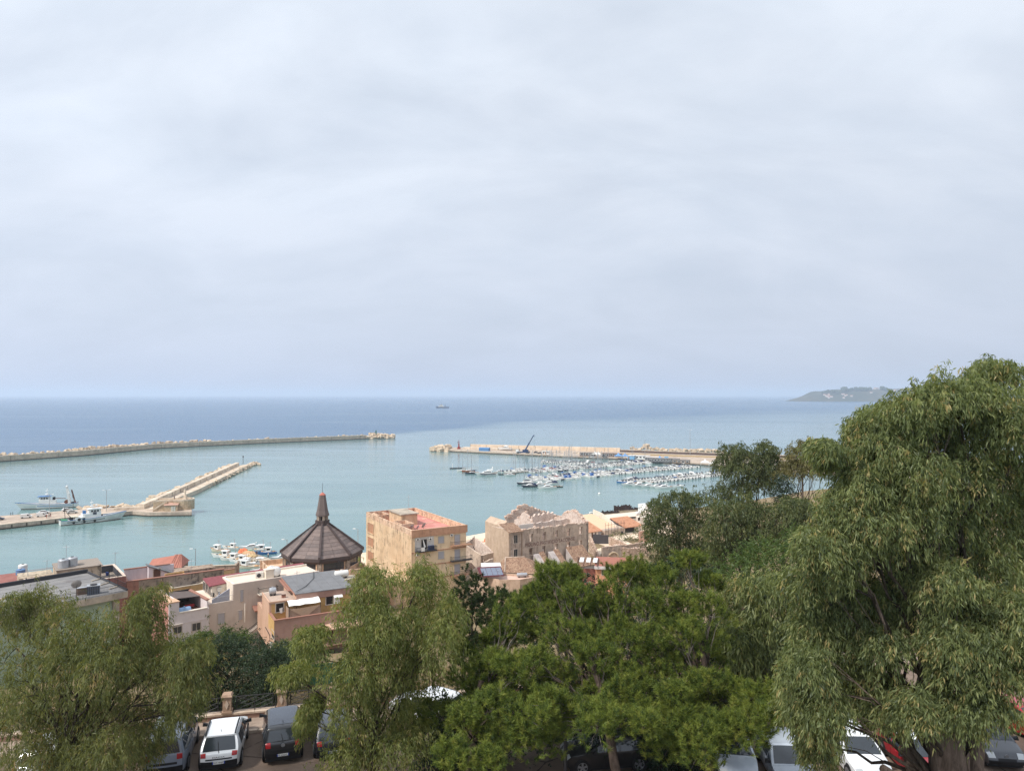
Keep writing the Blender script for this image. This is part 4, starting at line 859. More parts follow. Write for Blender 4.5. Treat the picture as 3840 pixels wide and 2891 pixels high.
box_house('bar_shed', 'long dark container shed between white tents and blue tents', 'shed', on(2295, 1712), A, 17, 5, 2.7, plain('shed_dark', rgb(96, 78, 70), .9), plain('shed_roof2', rgb(120, 98, 86), .9), 5)
box_house('bar_shed', 'dark cluttered shed left of the white tents', 'shed', on(2204, 1710), A, 13, 5, 2.8, plain('shed_dark', rgb(96, 78, 70), .9), plain('shed_roof', rgb(128, 122, 118), .8), 3)
box_house('bar_shed', 'pale-roofed cafe shed between long kiosk and dark bar', 'shed', on(2450, 1726), A, 13, 5, 2.6, plain('shed_grey', rgb(104, 104, 108), .8), plain('kiosk_roof', rgb(214, 204, 196), .8), 6)
box_house('site_hut', 'little white hut on the mole right of the crane', 'hut', on(2048, 1702), A, 7, 3, 2.6, Mwhite, Mgrey, 2, 0, 2)
box_house('boat_shed', 'blue-sheeted long low shed on the mole left of the crane', 'shed', (G(1817, 1691, 1.6).x, G(1817, 1691, 1.6).y, 1.6), A, 10, 4, 2.4, plain('sheet_blue', rgb(84, 130, 176), .7), plain('sheet_blue', rgb(84, 130, 176), .7), 0, .8)
def tent(label, px, py, mat, s=5.0, group=None):
    p = on(px, py); o = thing('marquee_tent', label, 'tent', p, A, group); h = s / 2
    MB().add([(-h, -h, 2.4), (h, -h, 2.4), (h, h, 2.4), (-h, h, 2.4), (-h * .3, -h * .3, 3.3), (h * .3, -h * .3, 3.3), (h * .3, h * .3, 3.3), (-h * .3, h * .3, 3.3), (0, 0, 4.8)], [(0, 1, 5, 4), (1, 2, 6, 5), (2, 3, 7, 6), (3, 0, 4, 7), (4, 5, 8), (5, 6, 8), (6, 7, 8), (7, 4, 8)]).obj('canopy', mat, o)
    MB().box(-h, h, -h - .01, -h + .02, 1.9, 2.4).obj('valance', mat, o)
    for x in (-h, h):
        for y in (-h, h): MB().cyl((x, y, 0), (x, y, 2.4), .06, n=5).obj('pole', Mwhite, o)
Mtb = plain('tent_blue', rgb(112, 156, 206), .8); Mtw = plain('tent_white', rgb(232, 228, 222), .8)
tent('white peaked tent, left of the pair above the marina', 2231, 1711, Mtw, 4.6); tent('white peaked tent, right of the pair above the marina', 2243, 1712, Mtw, 4.6); tent('blue peaked tent, left of the pair beside the kiosk', 2319, 1718, Mtb, 5.6); tent('blue peaked tent, right of the pair beside the kiosk', 2344, 1719, Mtb, 5.6)
tent('small blue peaked tent in front of the cafe shed', 2474, 1730, Mtb, 5.0); tent('white square gazebo on the quay at right of the marina', 2644, 1744, Mtw, 6.0); tent('white square gazebo nearest the trees on the marina quay', 2676, 1748, Mtw, 6.0)
MB_ = box_house('sign_cabin', 'pale blue square hoarding beside the dark bar shed', 'hoarding', on(2499, 1731), A, 3, .4, 4.2, plain('hoard_blue', rgb(140, 184, 216), .7), Mgrey)
q = on(2622, 1724); lamp_post('very tall floodlight mast rising above the marina quay', (q[0], q[1] + 30, 1.6), 23, 2, 0, 'floodlight_mast', 'floodlight', .16)
q = G(1764, 1676, 5.2); lp = lamp_post('thin lamp post on the mole wall near the red beacon', (-37, 717, 5.3), 9, 1, 0)
for k, px in enumerate((1918, 2118, 2176, 2310)):
    q = G(px, 1695, 1.6); lamp_post('thin lamp post along the foot of the pale marina wall', (q.x, q.y - 3, 1.6), 9.0, 1, 1.2).__setitem__('group', 'lamp posts along the marina wall')
o = boat('cruiser:fly', 'boat_on_hard', 'white cabin cruiser standing on the mole left of the crane', (G(1896, 1689, 1.6).x, G(1896, 1689, 1.6).y), math.radians(165), None, 'boat', 1.25); o.location.z = 2.6
for k, (px, py, c) in enumerate(((2010, 1699, (60, 66, 76)), (2026, 1701, (50, 54, 60)), (2218, 1716, (200, 200, 198)), (2268, 1714, (58, 62, 70)))):
    q = on(px, py); mini_vehicle('parked_car', ['dark car parked right of the crane', 'second dark car right of the crane', 'pale car below the white tents', 'dark car between the white and blue tents'][k], 'car', q, A, rgb(c), 0)
# ship far out
q = G(1660, 1530); sh = thing('patrol_ship', 'grey-hulled ship with white superstructure far out at sea', 'ship', (q.x, q.y, 0), math.radians(186))
h, rows = hull_mb(50, 9.5, 5.0, .45, .9, .05); Mship = plain('ship_grey', rgb(86, 92, 110), .6); Mshw = plain('ship_white', rgb(214, 206, 190), .6)
h.obj('hull', Mship, sh, smooth=50); deck_mb(rows, 0, 10, .03, -.2).obj('deck', Mgrey, sh); MB().box(-4, 17, -4, 4, 5, 8.6).obj('deckhouse', Mshw, sh)
br = MB().hexa([(0, -3.6, 8.6), (12, -3.2, 8.6), (12, 3.2, 8.6), (0, 3.6, 8.6), (.5, -3.4, 14), (10.6, -3, 14), (10.6, 3, 14), (.5, 3.4, 14)]).obj('bridge', Mshw, sh); MB().box(1, 11.4, -3.62, 3.62, 11.6, 12.7).obj('window_band', Mdark, br)
m = MB(); m.cyl((4, 0, 14), (4, 0, 22), .5, .25, 8); m.tube([(4, -2.5, 18), (4, 2.5, 18)], .2, 5); m.obj('mast', Mship, sh); m = MB(); m.hexa([(-12, -1.6, 5), (-9, -1.6, 5), (-9, 1.6, 5), (-12, 1.6, 5), (-11.4, -1.3, 14), (-9.6, -1.3, 14), (-9.6, 1.3, 14), (-11.4, 1.3, 14)]); m.obj('funnel', Mship, sh); MB().box(-11.6, -9.4, -1.5, 1.5, 10.5, 12).obj('funnel_band', Mshw, sh)
# ------------------------------------------------------------------ town between the car park and the harbour
class House:
    """a building with its own frame: x along the facade (to the right), y into the building, heights are heights above the sea"""
    def __init__(s, name, label, cat, px, py, E, deg, base):
        q = G(px, py, E); s.o = q; s.a = math.radians(deg); s.base = base
        s.dx = Vector((math.cos(s.a), math.sin(s.a), 0)); s.dy = Vector((-math.sin(s.a), math.cos(s.a), 0))
        s.e = thing(name, label, cat, (q.x, q.y, base), s.a)
    def loc(s, px, py, E): d = G(px, py, E) - s.o; return d.dot(s.dx), d.dot(s.dy)
    def _hit(s, px, py, n, k):
        d = ray(px, py); o = Vector((0, 0, EYE)) - s.o; t = (k - n.dot(Vector((o.x, o.y, 0)))) / n.dot(d)
        p = Vector((0, 0, EYE)) + d * t; q = p - s.o; return Vector((q.dot(s.dx), q.dot(s.dy), p.z))
    def fx(s, px, py, y0=0.0): p = s._hit(px, py, s.dy, y0); return p.x, p.z
    def sx(s, px, py, x0=0.0): p = s._hit(px, py, s.dx, x0); return p.y, p.z
    def box(s, name, mat, x0, x1, y0, y1, E0, E1, parent=None):
        b = s.base; return MB().box(x0, x1, y0, y1, E0 - b, E1 - b).obj(name, mat, parent or s.e)
    def mb(s, name, mb, mat, parent=None, smooth=None):
        mb.v = [(v[0], v[1], v[2] - s.base) for v in mb.v]; return mb.obj(name, mat, parent or s.e, smooth=smooth)
    def parapet(s, mat, x0, x1, y0, y1, E0, E1, t=.28, sides='fblr', name='parapet', cop=None):
        if 'f' in sides: s.box(name, mat, x0, x1, y0, y0 + t, E0, E1)
        if 'b' in sides: s.box(name, mat, x0, x1, y1 - t, y1, E0, E1)
        if 'l' in sides: s.box(name, mat, x0, x0 + t, y0 + t, y1 - t, E0, E1)
        if 'r' in sides: s.box(name, mat, x1 - t, x1, y0 + t, y1 - t, E0, E1)
        if cop:
            m = MB(); g = .05
            if 'f' in sides: m.box(x0 - g, x1 + g, y0 - g, y0 + t + g, E1 + .002, E1 + .09)
            if 'b' in sides: m.box(x0 - g, x1 + g, y1 - t - g, y1 + g, E1 + .003, E1 + .09)
            if 'l' in sides: m.box(x0 - g, x0 + t + g, y0 + t + g, y1 - t - g, E1 + .002, E1 + .09)
            if 'r' in sides: m.box(x1 - t - g, x1 + g, y0 + t + g, y1 - t - g, E1 + .002, E1 + .09)
            s.mb('coping', m, cop)
    def opening(s, kind, x0, x1, z0, z1, face='f', off=0.0, name=None, frame=None, pane=None):
        """framed window, shuttered window or door on the facade (f) or the left wall (l)"""
        def put_(n, m_, a, b, c, d, p0, p1, par): 
            if face == 'f': return s.box(n, m_, a, b, off - p1, off - p0, c, d, par)
            return s.box(n, m_, off - p1, off - p0, a, b, c, d, par)
        fr = frame or M_frame; w = min(.12, (x1 - x0) * .12)
        if x0 > x1: x0, x1 = x1, x0
        m = MB()
        for a, b, c, d in ((x0 - w, x1 + w, z1, z1 + w), (x0 - w * 1.6, x1 + w * 1.6, z0 - w, z0), (x0 - w, x0, z0, z1), (x1, x1 + w, z0, z1)):
            if face == 'f': m.box(a, b, off - .09, off - .004, c, d)
            else: m.box(off - .09, off - .004, a, b, c, d)
        f = s.mb(name or ('door' if kind == 'door' else 'window'), m, fr)
        put_({'glass': 'pane', 'shutter': 'shutter', 'door': 'leaf', 'dark': 'pane'}[kind], pane or {'glass': M_pane, 'shutter': M_shut, 'door': M_doorb, 'dark': M_void}[kind], x0, x1, z0, z1, .005, .03, f)
        if kind == 'shutter':
            m = MB(); n = max(4, int((z1 - z0) / .16))
            for i in range(n):
                zz = z0 + (z1 - z0) * (i + .5) / n
                if face == 'f': m.box(x0 + .01, x1 - .01, off - .045, off - .03, zz - .05, zz + .05)
                else: m.box(off - .045, off - .03, x0 + .01, x1 - .01, zz - .05, zz + .05)
            s.mb('slats', m, M_shut, f)
        if kind == 'glass':
            m = MB(); c = (x0 + x1) / 2
            if face == 'f': m.box(c - .03, c + .03, off - .06, off - .032, z0, z1)
            else: m.box(off - .06, off - .032, c - .03, c + .03, z0, z1)
            s.mb('mullion', m, fr, f)
        return f
    def win(s, kind, ax, ay, bx, by, face='f', off=0.0, **k):
        """opening surveyed by two opposite corners in the photograph"""
        p, q = (s.fx(ax, ay, off), s.fx(bx, by, off)) if face == 'f' else (s.sx(ax, ay, off), s.sx(bx, by, off))
        return s.opening(kind, min(p[0], q[0]), max(p[0], q[0]), min(p[1], q[1]), max(p[1], q[1]), face, off, **k)
M_frame = plain('frame_pale', rgb(190, 178, 166), .8); M_pane = glassy('window_pane', rgb(58, 62, 68)); M_shut = plain('shutter_grey', rgb(176, 174, 178), .8, var=.05); M_doorb = plain('door_brown', rgb(92, 64, 52), .7); M_void = plain('dark_interior', rgb(48, 42, 40), .95)
M_iron = plain('dark_iron', rgb(52, 50, 52), .6); M_term = plain('roof_felt', rgb(122, 122, 124), .95, var=.16, scale=.7); M_terra = plain('terracotta_coping', rgb(158, 114, 98), .9); M_alum = plain('galvanised', rgb(178, 180, 184), .45, .4)
M_tankb = plain('tank_blue', rgb(98, 128, 166), .6); M_tankw = plain('tank_white', rgb(222, 220, 216), .6); M_acw = plain('air_con_white', rgb(214, 210, 202), .6)
def tiles(name, c1, c2, rows=2.6, dark=rgb(84, 62, 52)):
    """barrel tiles: courses and channels as relief, tile by tile colour"""
    if name in MATS: return MATS[name]
    t = NT(name); p = t.pos((1, 1, 1), True)
    v = t.nd('ShaderNodeTexVoronoi'); t.ln(t.pos((4.2, 2.4, 2.4), True), v.inputs['Vector']); v.inputs['Scale'].default_value = 1
    w = t.nd('ShaderNodeTexWave', bands_direction='X'); t.ln(p, w.inputs[0]); w.inputs['Scale'].default_value = 1.25; w.inputs['Distortion'].default_value = .8; w.inputs['Detail'].default_value = 2
    sep = t.nd('ShaderNodeSeparateColor'); t.ln(v.outputs['Color'], sep.inputs[0])
    c = t.mix(sep.outputs[0], c1, c2); c = t.mix(t.rng(w.outputs[0], .0, .35, .55, 0), c, dark); c = t.mix(t.rng(t.noise(p, .8, 6, .7), .5, .72, 0, .75), c, dark)
    MATS[name] = t.pbr(c, .92, 0, t.bump(w.outputs[0], .9, .12), .15); return MATS[name]
def railing(h, name, pts, E, H=.95, step=.14, mat=None):
    m = MB(); b = MB()
    for (xa, ya), (xb, yb) in zip(pts[:-1], pts[1:]):
        L = math.hypot(xb - xa, yb - ya); n = max(2, int(L / step))
        m.tube([(xa, ya, E + H), (xb, yb, E + H)], .03, 4); m.tube([(xa, ya, E + .08), (xb, yb, E + .08)], .02, 4)
        for i in range(n + 1): m.tube([(xa + (xb - xa) * i / n, ya + (yb - ya) * i / n, E), (xa + (xb - xa) * i / n, ya + (yb - ya) * i / n, E + H)], .012, 3, False)
    return h.mb(name, m, mat or M_iron)
def ac_unit(h, x, y, E, off_face='f', w=.8):
    o = h.box('air_conditioner', M_acw, x, x + w, y - .34, y - .02, E, E + .6); m = MB().lathe([(.2, -.012), (.2, .012)], 12, (x + w * .42, y - .35, E + .3 - h.base), 'y'); m.obj('fan_grille', M_iron, o); return o
def aerial(label, p, h=3.0, rz=0.0):
    o = thing('tv_aerial', label, 'aerial', p, rz); MB().cyl((0, 0, 0), (0, 0, h), .035, n=5).obj('mast', M_alum, o); m = MB(); m.tube([(-.6, 0, h * .9), (.6, 0, h * .92)], .02, 4)
    for k in range(6): m.tube([(-.55 + k * .22, -.25, h * .905), (-.55 + k * .22, .25, h * .905)], .012, 3)
    m.obj('antenna_rods', M_alum, o); return o
def dish(label, p, r=.5, rz=0.0, h=1.3, tilt=.5):
    o = thing('satellite_dish', label, 'satellite dish', p, rz); MB().cyl((0, 0, 0), (0, 0, h), .04, n=6).obj('post', M_iron, o); m = MB(); rows = []
    for i in range(5):
        t = i / 4; rows.append([(math.cos(a) * r * t, -.25 + .22 * t * t - math.sin(a) * r * t * -math.sin(tilt) * 0 - math.sin(a) * r * t * math.sin(tilt), h + math.sin(a) * r * t * math.cos(tilt)) for a in np.linspace(0, 2 * math.pi, 17)])
    m.grid(rows).obj('reflector', plain('dish_grey', rgb(150, 146, 144), .6), o); MB().tube([(0, -.2, h - r * .8), (0, -.2 - r, h + .05)], .02, 4).obj('feed_arm', M_iron, o); return o
def tank(label, p, r, h, mat, rz=0.0, lying=False, name='water_tank'):
    o = thing(name, label, 'water tank', p, rz)
    if lying:
        MB().lathe([(r * .5, -h / 2), (r * .92, -h / 2 + r * .12), (r, -h / 2 + r * .35), (r, h / 2 - r * .35), (r * .92, h / 2 - r * .12), (r * .5, h / 2)], 18, (0, 0, r + .12), 'x').obj('drum', mat, o, smooth=40); m = MB()
        for x in (-h * .3, h * .3): m.box(x - .1, x + .1, -r * .8, r * .8, 0, .3)
        m.obj('cradle', M_iron, o); MB().lathe([(.16, 2 * r + .08), (.16, 2 * r + .2)], 10).obj('filler_cap', mat, o)
    else:
        pr = [(r * .96, 0), (r, .06)]
        for i in range(7): pr += [(r, h * (.08 + i * .11)), (r * .975, h * (.10 + i * .11)), (r * .975, h * (.14 + i * .11)), (r, h * (.16 + i * .11))]
        pr += [(r, h * .9), (r * .8, h), (r * .3, h * 1.03)]
        MB().lathe(pr, 20).obj('drum', mat, o, smooth=50); MB().lathe([(r * .28, h), (r * .28, h * 1.08), (.05, h * 1.1)], 12).obj('lid', M_iron, o)
    return o

# --- octagonal church
CC = at(1209, 2000, 165); CX0, CY0 = CC.x, CC.y; CA = math.radians(31)
ch = thing('church', 'octagonal church with dark pyramidal tent roof and tapered lantern spire', 'church', (CX0, CY0, 6.0), CA)
Mcw = plaster('church_render', rgb(206, 172, 142), rgb(226, 194, 164), rgb(130, 104, 86), .3, .5, .5); Mcd = plaster('church_concrete', rgb(150, 134, 120), rgb(172, 156, 140), rgb(82, 72, 66), .4, .6, .5)
def roofing(name, c):
    t = NT(name); p = t.pos(); n = t.noise(p, 1.2, 5, .65); MATS[name] = t.pbr(t.mix(t.rng(n, .3, .7), tuple(x * .8 for x in c), tuple(min(1, x * 1.2) for x in c)), .72, 0, t.bump(t.noise(p, 12, 3), .25, .02), .3); return MATS[name]
Mroof = [roofing('church_roofing_%s' % k, rgb(*c)) for k, c in (('a', (116, 102, 97)), ('b', (106, 94, 90)), ('c', (124, 109, 103)))]; Mrib = roofing('church_rib', rgb(78, 66, 64))
def cz(E): return E - 6.0
FA = math.atan2(-CY0, -CX0) - CA       # towards the camera, in the church's frame
VA = [FA + math.radians(-4) * -1 * -1 + k * math.pi / 4 for k in range(8)]
def oct_pt(r, k, E): a = VA[k % 8]; return Vector((r * math.cos(a), r * math.sin(a), cz(E)))
ER, ET, RR, RT = 19.3, 25.3, 9.1, 1.55
MB().prism([(-11.5, -9.6), (8.0, -9.6), (8.0, 9.5), (-11.5, 9.5)][::1], cz(3.0), cz(15.4)).obj('nave_block', Mcw, ch)
m = MB()
for x0, x1, y0, y1 in ((-11.6, 8.1, -9.7, -9.35), (-11.6, 8.1, 9.25, 9.6), (-11.6, -11.25, -9.35, 9.25), (7.75, 8.1, -9.35, 9.25)): m.box(x0, x1, y0, y1, cz(15.4), cz(16.5))
m.obj('parapet', Mcw, ch)
for k in range(6): MB().box(-11.9, -11.52, -9.6 + k * 3.6, -9.0 + k * 3.6, cz(5), cz(16.75)).obj('pilaster', Mcw, ch)
for k in range(6): MB().box(-11.6 + k * 3.7, -11.0 + k * 3.7, -9.98, -9.62, cz(5), cz(16.75)).obj('pilaster', Mcw, ch)
for k in range(8):
    a, b = oct_pt(8.2, k, 15.4), oct_pt(8.2, k + 1, 15.4); MB().slab([a, b, b + Vector((0, 0, 3.9)), a + Vector((0, 0, 3.9))], (a + b) * -.04 * Vector((1, 1, 0)).length / 1.5).obj('drum_wall', Mcw, ch)
    d = (b - a); L = d.length; d.normalize(); n = Vector((d.y, -d.x, 0))
    if n.dot(a) < 0: n = -n
    def fr(u0, u1, z0, z1, p0, p1): 
        q = [a + d * u0 + n * p0, a + d * u1 + n * p0, a + d * u1 + n * p1, a + d * u0 + n * p1]; return [Vector((w.x, w.y, cz(z))) for z in (z0, z1) for w in q]
    if (n.x * math.cos(FA) + n.y * math.sin(FA)) > -.3:
        m = MB()
        for u0, u1, z0, z1 in ((.55, L - .55, 18.1, 18.35), (.55, L - .55, 16.3, 16.5), (.55, .8, 16.5, 18.1), (L - .8, L - .55, 16.5, 18.1)): m.hexa(fr(u0, u1, z0, z1, .03, .2))
        w_ = m.obj('window', Mcw, ch); MB().hexa(fr(.8, L - .8, 16.5, 18.1, .02, .05)).obj('pane', M_pane, w_); m = MB()
        for i in range(1, 6): u = .8 + (L - 1.6) * i / 6; m.hexa(fr(u - .02, u + .02, 16.5, 18.1, .05, .08))
        m.obj('mullions', M_iron, w_)
    q = oct_pt(8.25, k, 15.4); MB().box(-.42, .42, -.42, .42, 0, 4.0).obj('pier', Mcd, ch, q, VA[k])
    # roof: courses of sheets on every face, a raised rib on every arris
    NC = 9
    for i in range(NC):
        t0, t1 = i / NC, (i + 1) / NC
        def rp(kk, t, up): r = RR + (RT - RR) * t; e = ER + (ET - ER) * t; w = oct_pt(r * .995, kk, e); return w + Vector((0, 0, up))
        jit = R.uniform(.0, .03)
        for s in range(2 if i < 6 else 1):
            f0, f1 = (s / 2, (s + 1) / 2) if i < 6 else (0, 1); g = .004
            P = [rp(k, t0, .05 + jit).lerp(rp(k + 1, t0, .05 + jit), f0 + g), rp(k, t0, .05 + jit).lerp(rp(k + 1, t0, .05 + jit), f1 - g), rp(k, t1 + .004, .0).lerp(rp(k + 1, t1 + .004, .0), f1 - g), rp(k, t1 + .004, .0).lerp(rp(k + 1, t1 + .004, .0), f0 + g)]
            MB().slab(P, (0, 0, -.09)).obj('roof_panel', R.choice(Mroof), ch)
    a0, a1 = oct_pt(RR + .25, k, ER - .25), oct_pt(RT, k, ET + .15); side = Vector((-math.sin(VA[k]), math.cos(VA[k]), 0)) * .24
    MB().hexa([a0 - side, a0 + side, a1 + side * .7, a1 - side * .7, a0 - side + Vector((0, 0, .75)), a0 + side + Vector((0, 0, .75)), a1 + side * .7 + Vector((0, 0, .3)), a1 - side * .7 + Vector((0, 0, .3))]).obj('roof_rib', Mrib, ch)
    e0, e1 = oct_pt(RR - .05, k, ER - .65), oct_pt(RR - .05, k + 1, ER - .65); MB().slab([e0, e1, e1 + Vector((0, 0, .6)), e0 + Vector((0, 0, .6))], (e0 + e1) * -.02).obj('fascia', Mrib, ch)
MB().lathe([(8.9, cz(18.7)), (8.9, cz(18.75)), (1, cz(18.76))], 8).obj('soffit', Mrib, ch, rz=VA[0])
MB().lathe([(1.62, cz(25.0)), (1.62, cz(26.35)), (1.35, cz(26.36))], 8).obj('lantern_ring', Mrib, ch, rz=VA[0] + .2)
for k in range(6):
    a = VA[0] + k * math.pi / 3 + .3; MB().box(-.26, .26, -.24, .24, cz(26.35), cz(27.5)).obj('lantern_pillar', Mcd, ch, (1.02 * math.cos(a), 1.02 * math.sin(a), 0), a)
MB().lathe([(.7, cz(26.36)), (.7, cz(27.5))], 8).obj('lantern_core', M_void, ch)
sp_ = MB().lathe([(1.48, cz(27.3)), (1.5, cz(27.65)), (1.22, cz(28.6)), (.68, cz(32.0)), (.66, cz(32.05))], 6).obj('spire', Mroof[1], ch, rz=VA[0] + .5)
MB().lathe([(.72, cz(32.0)), (.72, cz(32.1)), (.16, cz(32.6))], 6).obj('cap', plain('copper_cap', rgb(186, 112, 96), .6), sp_)
MB().cyl((0, 0, cz(32.5)), (0, 0, cz(34.8)), .05, .03, 5).obj('finial', M_iron, sp_)

# --- yellow apartment block
yb = House('apartment_block', 'ochre flat-roofed apartment block with balconies and stained blank side wall', 'apartment block', 1543, 1990, 22.6, 31, 3.0)
Mye = plaster('ochre_render', rgb(208, 178, 144), rgb(222, 194, 160), rgb(126, 106, 88), .55, .22, .8); Myf = plaster('facade_render', rgb(226, 200, 164), rgb(234, 210, 176), rgb(160, 130, 106), .2, .2, .35); Myb = plaster('band_render', rgb(184, 140, 112), rgb(196, 152, 124), rgb(140, 104, 84), .3, .4, .6)
Mpink = plaster('pink_roof_paint', rgb(190, 124, 114), rgb(206, 144, 134), rgb(214, 176, 160), .35, .3, .0); Mpar = plaster('stained_parapet', rgb(206, 170, 142), rgb(226, 196, 168), rgb(70, 60, 56), .6, .6, .9)
LX, LY, ZR = 14.6, 31.5, 21.3
yb.box('wall', Mye, 0, .5, 0, LY, 0, ZR); yb.box('wall', Myf, .5, LX, 0, .5, 0, ZR - .01); yb.box('wall', Mye, LX - .5, LX, .5, LY, 0, ZR - .01); yb.box('wall', Mye, .5, LX - .5, LY - .5, LY, 0, ZR - .01)
yb.box('roof', Mpink, .5, LX - .5, .5, LY - .5, ZR - .35, ZR - .05)
for k, (y0, y1, w) in enumerate(((6.2, 7.0, 9), (14.5, 15.0, 5), (20.6, 21.6, 2))): yb.box('roof_patch', Mpar, LX - .5 - w, LX - 1.2, y0, y1, ZR - .05, ZR - .03)
yb.parapet(Mpar, 0, LX, 0, LY, ZR, 22.6, .3, cop=Mpar)
yb.box('parapet_band', Myb, -.02, LX + .25, -.28, -.02, 20.9, 22.7)
for i, z in enumerate((17.4, 14.1, 10.8)): yb.box('string_course', Myb, -.0, LX + .06, -.1, -.01, z - .25, z)
sb = [(2.2, 7.4, 13.0, 22.5)]
yb.box('stair_house', Mye, 3.0, 7.4, 13.5, 22.0, ZR - .05, 24.1); yb.box('stair_house_roof', M_conc, 2.7, 7.7, 13.2, 22.3, 24.1, 24.35)
for x0, x1, y0, y1 in ((.6, 3.9, 7.5, 13.0), (.6, 3.6, 23.3, 28.2)): 
    for q in ((x0, x1, y0, y0 + .25), (x0, x1, y1 - .25, y1), (x0, x0 + .25, y0 + .25, y1 - .25), (x1 - .25, x1, y0 + .25, y1 - .25)): yb.box('light_well_wall', Mpar, *q, ZR - .05, 22.9)
for k, (ya, za, yz, zz) in enumerate(((1381, 1955, 1401, 2007), (1381, 2008, 1401, 2057), (1381, 2060, 1401, 2112))):
    p, q = yb.sx(ya, za), yb.sx(yz, zz); y0, y1 = min(p[0], q[0]), max(p[0], q[0]); z1, z0 = max(p[1], q[1]), min(p[1], q[1])
    f = yb.box('loggia', plaster('loggia_brown', rgb(176, 128, 100), rgb(190, 144, 114)), -.02, -.005, y0, y1, z0 + .3, z1 - .2); m = MB(); m.box(-.14, -.02, y0 - .15, y0, z0 + .3, z1 - .2); m.box(-.14, -.02, y1, y1 + .15, z0 + .3, z1 - .2); m.box(-.2, -.02, y0 - .2, y1 + .2, z0 + .1, z0 + .3); m.box(-.05, -.021, (y0 + y1) / 2 - .03, (y0 + y1) / 2 + .03, z0 + .3, z1 - .2); m.box(-.14, -.02, y0 - .15, y1 + .15, z1 - .2, z1); yb.mb('loggia_frame', m, Mye, f)
for b in ((1644, 2013, 1664, 2034), (1644, 2069.5, 1664, 2093)): yb.win('shutter', *b)
for i, b in enumerate(((1705, 2006, 1724, 2042), (1705, 2061, 1724, 2098), (1705, 2117, 1724, 2154))): yb.win('shutter', *b, name='balcony_door')
yb.box('white_tiles', plain('white_tiling', rgb(214, 208, 202), .5), *sorted((yb.fx(1556, 2020)[0], yb.fx(1627, 2020)[0])), -.03, -.004, yb.fx(1600, 2066)[1], yb.fx(1600, 2010)[1])
yb.win('dark', 1580, 2023, 1600, 2058, off=-.03, name='balcony_door')
def balcony(h, xa, xb, E, d, slab, rail, y=0.0, col=None):
    b = h.box('balcony', slab, xa, xb, y - d, y - .01, E - .18, E); m = MB()
    for (x0, y0), (x1, y1) in zip([(xa + .05, y - .03), (xa + .05, y - d + .05), (xb - .05, y - d + .05)], [(xa + .05, y - d + .05), (xb - .05, y - d + .05), (xb - .05, y - .03)]):
        L = math.hypot(x1 - x0, y1 - y0); n = int(L / .13); m.tube([(x0, y0, E + .98), (x1, y1, E + .98)], .035, 4); m.tube([(x0, y0, E + .1), (x1, y1, E + .1)], .02, 4)
        for i in range(n + 1): m.tube([(x0 + (x1 - x0) * i / n, y0 + (y1 - y0) * i / n, E), (x0 + (x1 - x0) * i / n, y0 + (y1 - y0) * i / n, E + .98)], .011, 3, False)
    h.mb('railing', m, rail, b); return b
xa, z1 = yb.fx(1557, 2067); xb, _ = yb.fx(1632, 2060)
Mdks = plain('dark_slab', rgb(66, 62, 62), .9)
b1 = balcony(yb, xa, xb, z1, 1.3, Mdks, M_iron)
for i, (px, py) in enumerate(((1705, 2045), (1705, 2102), (1705, 2157))):
    x0, zz = yb.fx(px - 17, py); balcony(yb, x0, LX + 1.2, zz, 1.3, Myb if i != 1 else Mdks, M_iron)
for px, py in ((1560, 2019), (1607, 2017), (1687, 2003), (1560, 2076)):
    x, z = yb.fx(px, py + 8); ac_unit(yb, x, -.02, z)
yb.mb('drainpipe', MB().tube([(.7, -.1, ZR - 1), (.7, -.1, 4)], .07, 6), Mye)
x, z = yb.fx(1603, 2058); yb.box('water_butt', plain('navy_plastic', rgb(48, 56, 84), .6), x, x + 1.4, -1.0, -.3, z1, z1 + 1.1, b1); yb.box('towel', Mwhite, xa + 1.0, xa + 1.9, -1.36, -1.3, z1 + .1, z1 + 1.0, b1)
yb.mb('door_curtain', MB().slab([(yb.fx(1584, 2024)[0], -.3, z1 + 2.6), (yb.fx(1586, 2024)[0], -.3, z1 + 2.6), (yb.fx(1595, 2050)[0], -.35, z1 + .8), (yb.fx(1588, 2050)[0], -.35, z1 + .8)], (0, .05, 0)), Mwhite, b1)
yb.mb('lean_to', MB().hexa([(-4.0, 1.2, 3), (-.02, 1.2, 3), (-.02, 12, 3), (-4, 12, 3), (-4.0, 1.2, 10.2), (-.02, 1.2, 11.0), (-.02, 12, 11.0), (-4, 12, 10.2)]), Mye)
for k, (px, py, lab) in enumerate(((1543, 1983, 'rusty satellite dish, leftmost on the pink roof edge'), (1566, 1984, 'small satellite dish, middle of three on the pink roof edge'), (1588, 1978, 'dark satellite dish, rightmost of three on the pink roof'))):
    q = G(px, py + 6, ZR); dish(lab, (q.x, q.y, ZR - .05), (.62, .5, .7)[k], yb.a + .5, 1.0)
q = G(1538, 1918, 22.7); aerial('tall tv aerial with round dish at the far corner of the pink roof', (q.x - .3, q.y - 1.2, ZR), 6.2)

